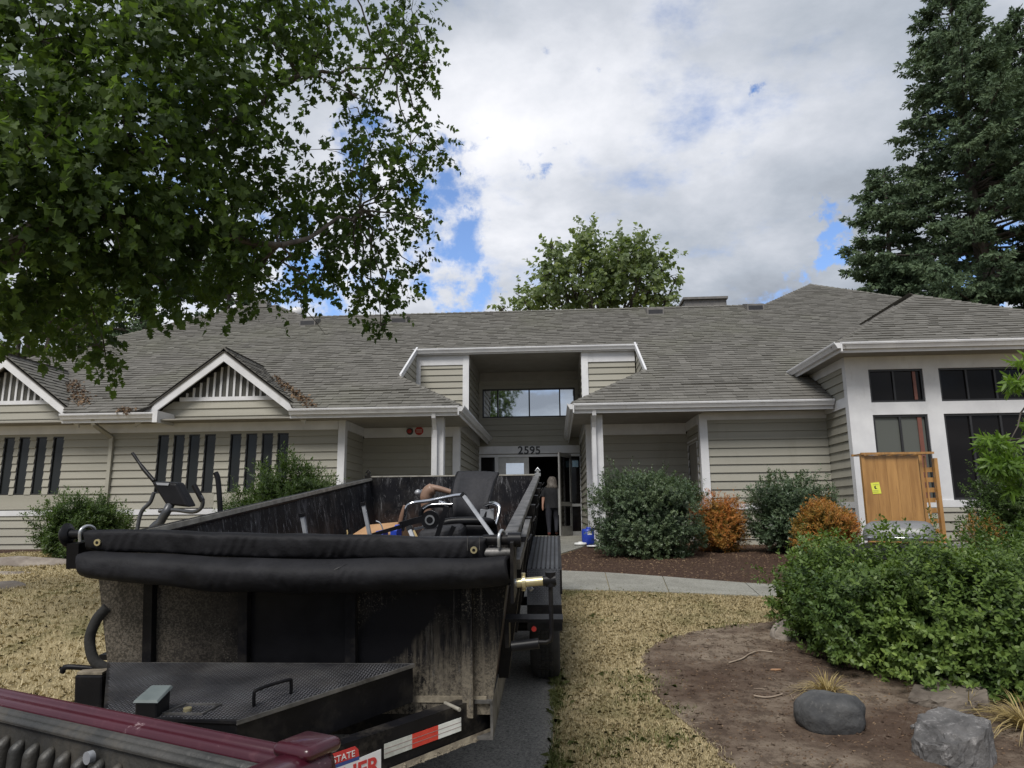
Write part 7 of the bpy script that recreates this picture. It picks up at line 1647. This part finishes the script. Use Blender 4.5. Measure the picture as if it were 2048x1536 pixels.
r_ = .15; part(B().lathe(tuple(c), [(r_*.9, 0), (r_, .02), (r_, .30), (r_*.92, .335), (r_*.5, .345)], 24), 'body', 'bluep', t); part(B().lathe((c[0], c[1], c[2]+.345), [(.05, 0), (.05, .03), (.03, .035)], 14), 'cap', 'bluep', t)
part(B().hexa([(c[0]-.03, c[1]-r_-.004, c[2]+.22), (c[0]+.06, c[1]-r_-.0, c[2]+.22), (c[0]+.06, c[1]-r_+.01, c[2]+.22), (c[0]-.03, c[1]-r_+.01, c[2]+.22), (c[0]-.03, c[1]-r_-.004, c[2]+.29), (c[0]+.06, c[1]-r_-.0, c[2]+.29), (c[0]+.06, c[1]-r_+.01, c[2]+.29), (c[0]-.03, c[1]-r_+.01, c[2]+.29)]), 'label_patch', 'trim', t)
MT['white'] = mat('white_plastic', (.66, .66, .64), (.74, .74, .72), 8, .4)
c = G(1161, 1093); o = B().lathe((c[0], c[1], c[2]+.025), [(.11, 0), (.135, .015), (.135, .04), (.12, .055), (.05, .06), (.04, .075)], 26).build('bucket_lid', MT['white']); tag(o, 'thick round white lid lying on the walk left of the blue jug', 'lid')
c = G(1187, 1096); o = B().lathe((c[0], c[1], c[2]+.025), [(.12, 0), (.14, .01), (.14, .025), (.10, .03)], 26).build('bucket_lid', MT['white']); tag(o, 'flat white lid in front of the blue jug at the shrub', 'lid')

# ------------------------------------------------------------------ the person walking in at the door
def person():
    Y = 20.9; base = P(1106, 1066, Y=Y); g = .90; H = 1.70; bx0 = base[0]
    t = thing('person', 'person in black t-shirt and dark trousers walking in at the door seen from behind', 'person', (bx0, Y, g))
    j = {}
    def v(name, x, y, z, r): j[name] = ((bx0+x, Y+y, g+z), r)
    v('pel', 0, 0, .92, .19); v('waist', 0, .01, 1.08, .195); v('chest', .0, .02, 1.26, .20); v('neck0', 0, .02, 1.42, .075); v('neck', 0, .03, 1.47, .052); v('head0', 0, .04, 1.54, .075); v('head', 0, .04, 1.62, .088); v('crown', 0, .035, 1.68, .055)
    for s, n in ((-1, 'l'), (1, 'r')):
        v('sh'+n, s*.195, .02, 1.36, .085); v('el'+n, s*(.265), .0, 1.10, .054); v('wr'+n, s*.285, .08*s+.02, .88, .030); v('hd'+n, s*.285, .09*s+.03, .80, .034); v('fg'+n, s*.28, .09*s+.05, .73, .018); v('tb'+n, s*.255, .09*s+.07, .79, .013)
        v('hip'+n, s*.10, 0, .86, .135); v('kn'+n, s*.115, .06*s, .48, .088); v('an'+n, s*.10, -.02+.10*s*(1 if s > 0 else -1.2)*-1, .09+(.06 if s > 0 else 0), .048); 
        ay = j['an'+n][0][1]-Y; v('toe'+n, s*.115, ay+.15, .035+(.03 if s > 0 else 0), .038); v('heel'+n, s*.10, ay-.04, .045+(.05 if s > 0 else 0), .04)
    E_ = [('pel', 'waist'), ('waist', 'chest'), ('chest', 'neck0'), ('neck0', 'neck'), ('neck', 'head0'), ('head0', 'head'), ('head', 'crown')]
    for n in 'lr': E_ += [('chest', 'sh'+n), ('sh'+n, 'el'+n), ('el'+n, 'wr'+n), ('wr'+n, 'hd'+n), ('hd'+n, 'fg'+n), ('hd'+n, 'tb'+n), ('pel', 'hip'+n), ('hip'+n, 'kn'+n), ('kn'+n, 'an'+n), ('an'+n, 'toe'+n), ('an'+n, 'heel'+n)]
    # four fingers
    for s, n in ((-1, 'l'), (1, 'r')):
        for k, o in enumerate((-.02, -.007, .007)): v('f%d%s' % (k, n), s*(.283+o*.3), .09*s+.03+o, .735-.005*k, .011); E_.append(('hd'+n, 'f%d%s' % (k, n)))
    names = list(j); me = bpy.data.meshes.new('body'); me.from_pydata([j[n][0] for n in names], [(names.index(a), names.index(b)) for a, b in E_], [])
    o = bpy.data.objects.new('body', me); COL.objects.link(o); sk = o.modifiers.new('s', 'SKIN'); sk.use_smooth_shade = True
    for i, n in enumerate(names): me.skin_vertices[0].data[i].radius = (j[n][1], j[n][1]*(.72 if n in ('chest', 'waist', 'pel') else 1))
    me.skin_vertices[0].data[0].use_root = True
    sb = o.modifiers.new('u', 'SUBSURF'); sb.levels = sb.render_levels = 2
    dg = bpy.context.evaluated_depsgraph_get(); nm = bpy.data.meshes.new_from_object(o.evaluated_get(dg)); nm.name = 'body'; bpy.data.objects.remove(o)
    nm.materials.clear()
    for m_ in (mat('black_cotton', (.004, .0045, .006), (.009, .010, .013), 14, .85, bump=.4, bscale=16, bdist=.03), mat('dark_trousers', (.006, .007, .013), (.013, .014, .022), 12, .85, bump=.4, bscale=14, bdist=.03), mat('skin', (.30, .165, .115), (.36, .20, .145), 5, .5), mat('dark_red_shoe', (.10, .025, .02), (.16, .05, .04), 12, .6)): nm.materials.append(m_)
    for p in nm.polygons:
        c = p.center; z = c.z-g; ax = abs(c.x-bx0); k = 0
        if z < .11: k = 3
        elif z < .90 and ax < .22: k = 1
        elif z > 1.45: k = 2
        elif z < 1.20 and ax > .22: k = 2
        p.material_index = k; p.use_smooth = True
    o = bpy.data.objects.new('body', nm); place(o, t)
    # loose t-shirt hanging over the trousers
    V = []; F = []; n = 28; rs = [(1.43, .10, .075, 0), (1.405, .19, .11, 0), (1.34, .235, .14, 0), (1.22, .225, .15, 0), (1.08, .225, .155, 0), (.94, .235, .165, .4), (.80, .245, .17, 1)]
    for z, rx, ry, w_ in rs:
        for k in range(n):
            a = 2*math.pi*k/n; f_ = 1+.05*math.sin(5*a+z*3)*(.3+w_)+.03*math.sin(9*a+z*14); V.append((bx0+rx*f_*math.cos(a)+.01*math.sin(z*9), Y+.015+ry*f_*math.sin(a), g+z+.012*w_*math.sin(3*a)))
    for i in range(len(rs)-1):
        for k in range(n): m_ = (k+1) % n; F.append((i*n+k, (i+1)*n+k, (i+1)*n+m_, i*n+m_))
    F.append(tuple(range(n)))
    sh_ = mesh('shirt', V, F, nm.materials[0], t, True)
    for s_ in (-1, 1): B().tube([np.array([bx0+s_*.16, Y+.02, g+1.37]), np.array([bx0+s_*.24, Y+.015, g+1.27]), np.array([bx0+s_*.275, Y+.01, g+1.14])], [.085, .085, .078], 14).build('sleeve', nm.materials[0], sh_)
    # shoulder-length hair
    b = B(); c = np.array([bx0, Y+.03, g+1.62]); n = 24; V = []; F = []
    rings = [(.015, .10), (.055, .09), (.090, .06), (.108, .0), (.112, -.06), (.125, -.12), (.145, -.18), (.15, -.23), (.10, -.27)]
    for r__, z in rings:
        for k in range(n):
            a = 2*math.pi*k/n; w_ = 1+.10*math.sin(k*3.1+z*20)+.09*math.sin(k*7+z*31); yy = math.sin(a)
            V.append(c+np.array([r__*1.18*math.cos(a)*w_, r__*.9*yy*w_-.015, z+.01*math.sin(k*5)]))
    for i in range(len(rings)-1):
        for k in range(n): m_ = (k+1) % n; F.append((i*n+k, i*n+m_, (i+1)*n+m_, (i+1)*n+k))
    F += [tuple(range(n)), tuple(range((len(rings)-1)*n, len(rings)*n))[::-1]]
    mesh('hair', V, F, mat('greying_brown_hair', (.07, .058, .05), (.19, .17, .15), 18, .6, stretch=(4, 4, .5), bump=.6, bscale=40), t, True)
    # white stripe of a cable or strap hanging at the trousers
person()
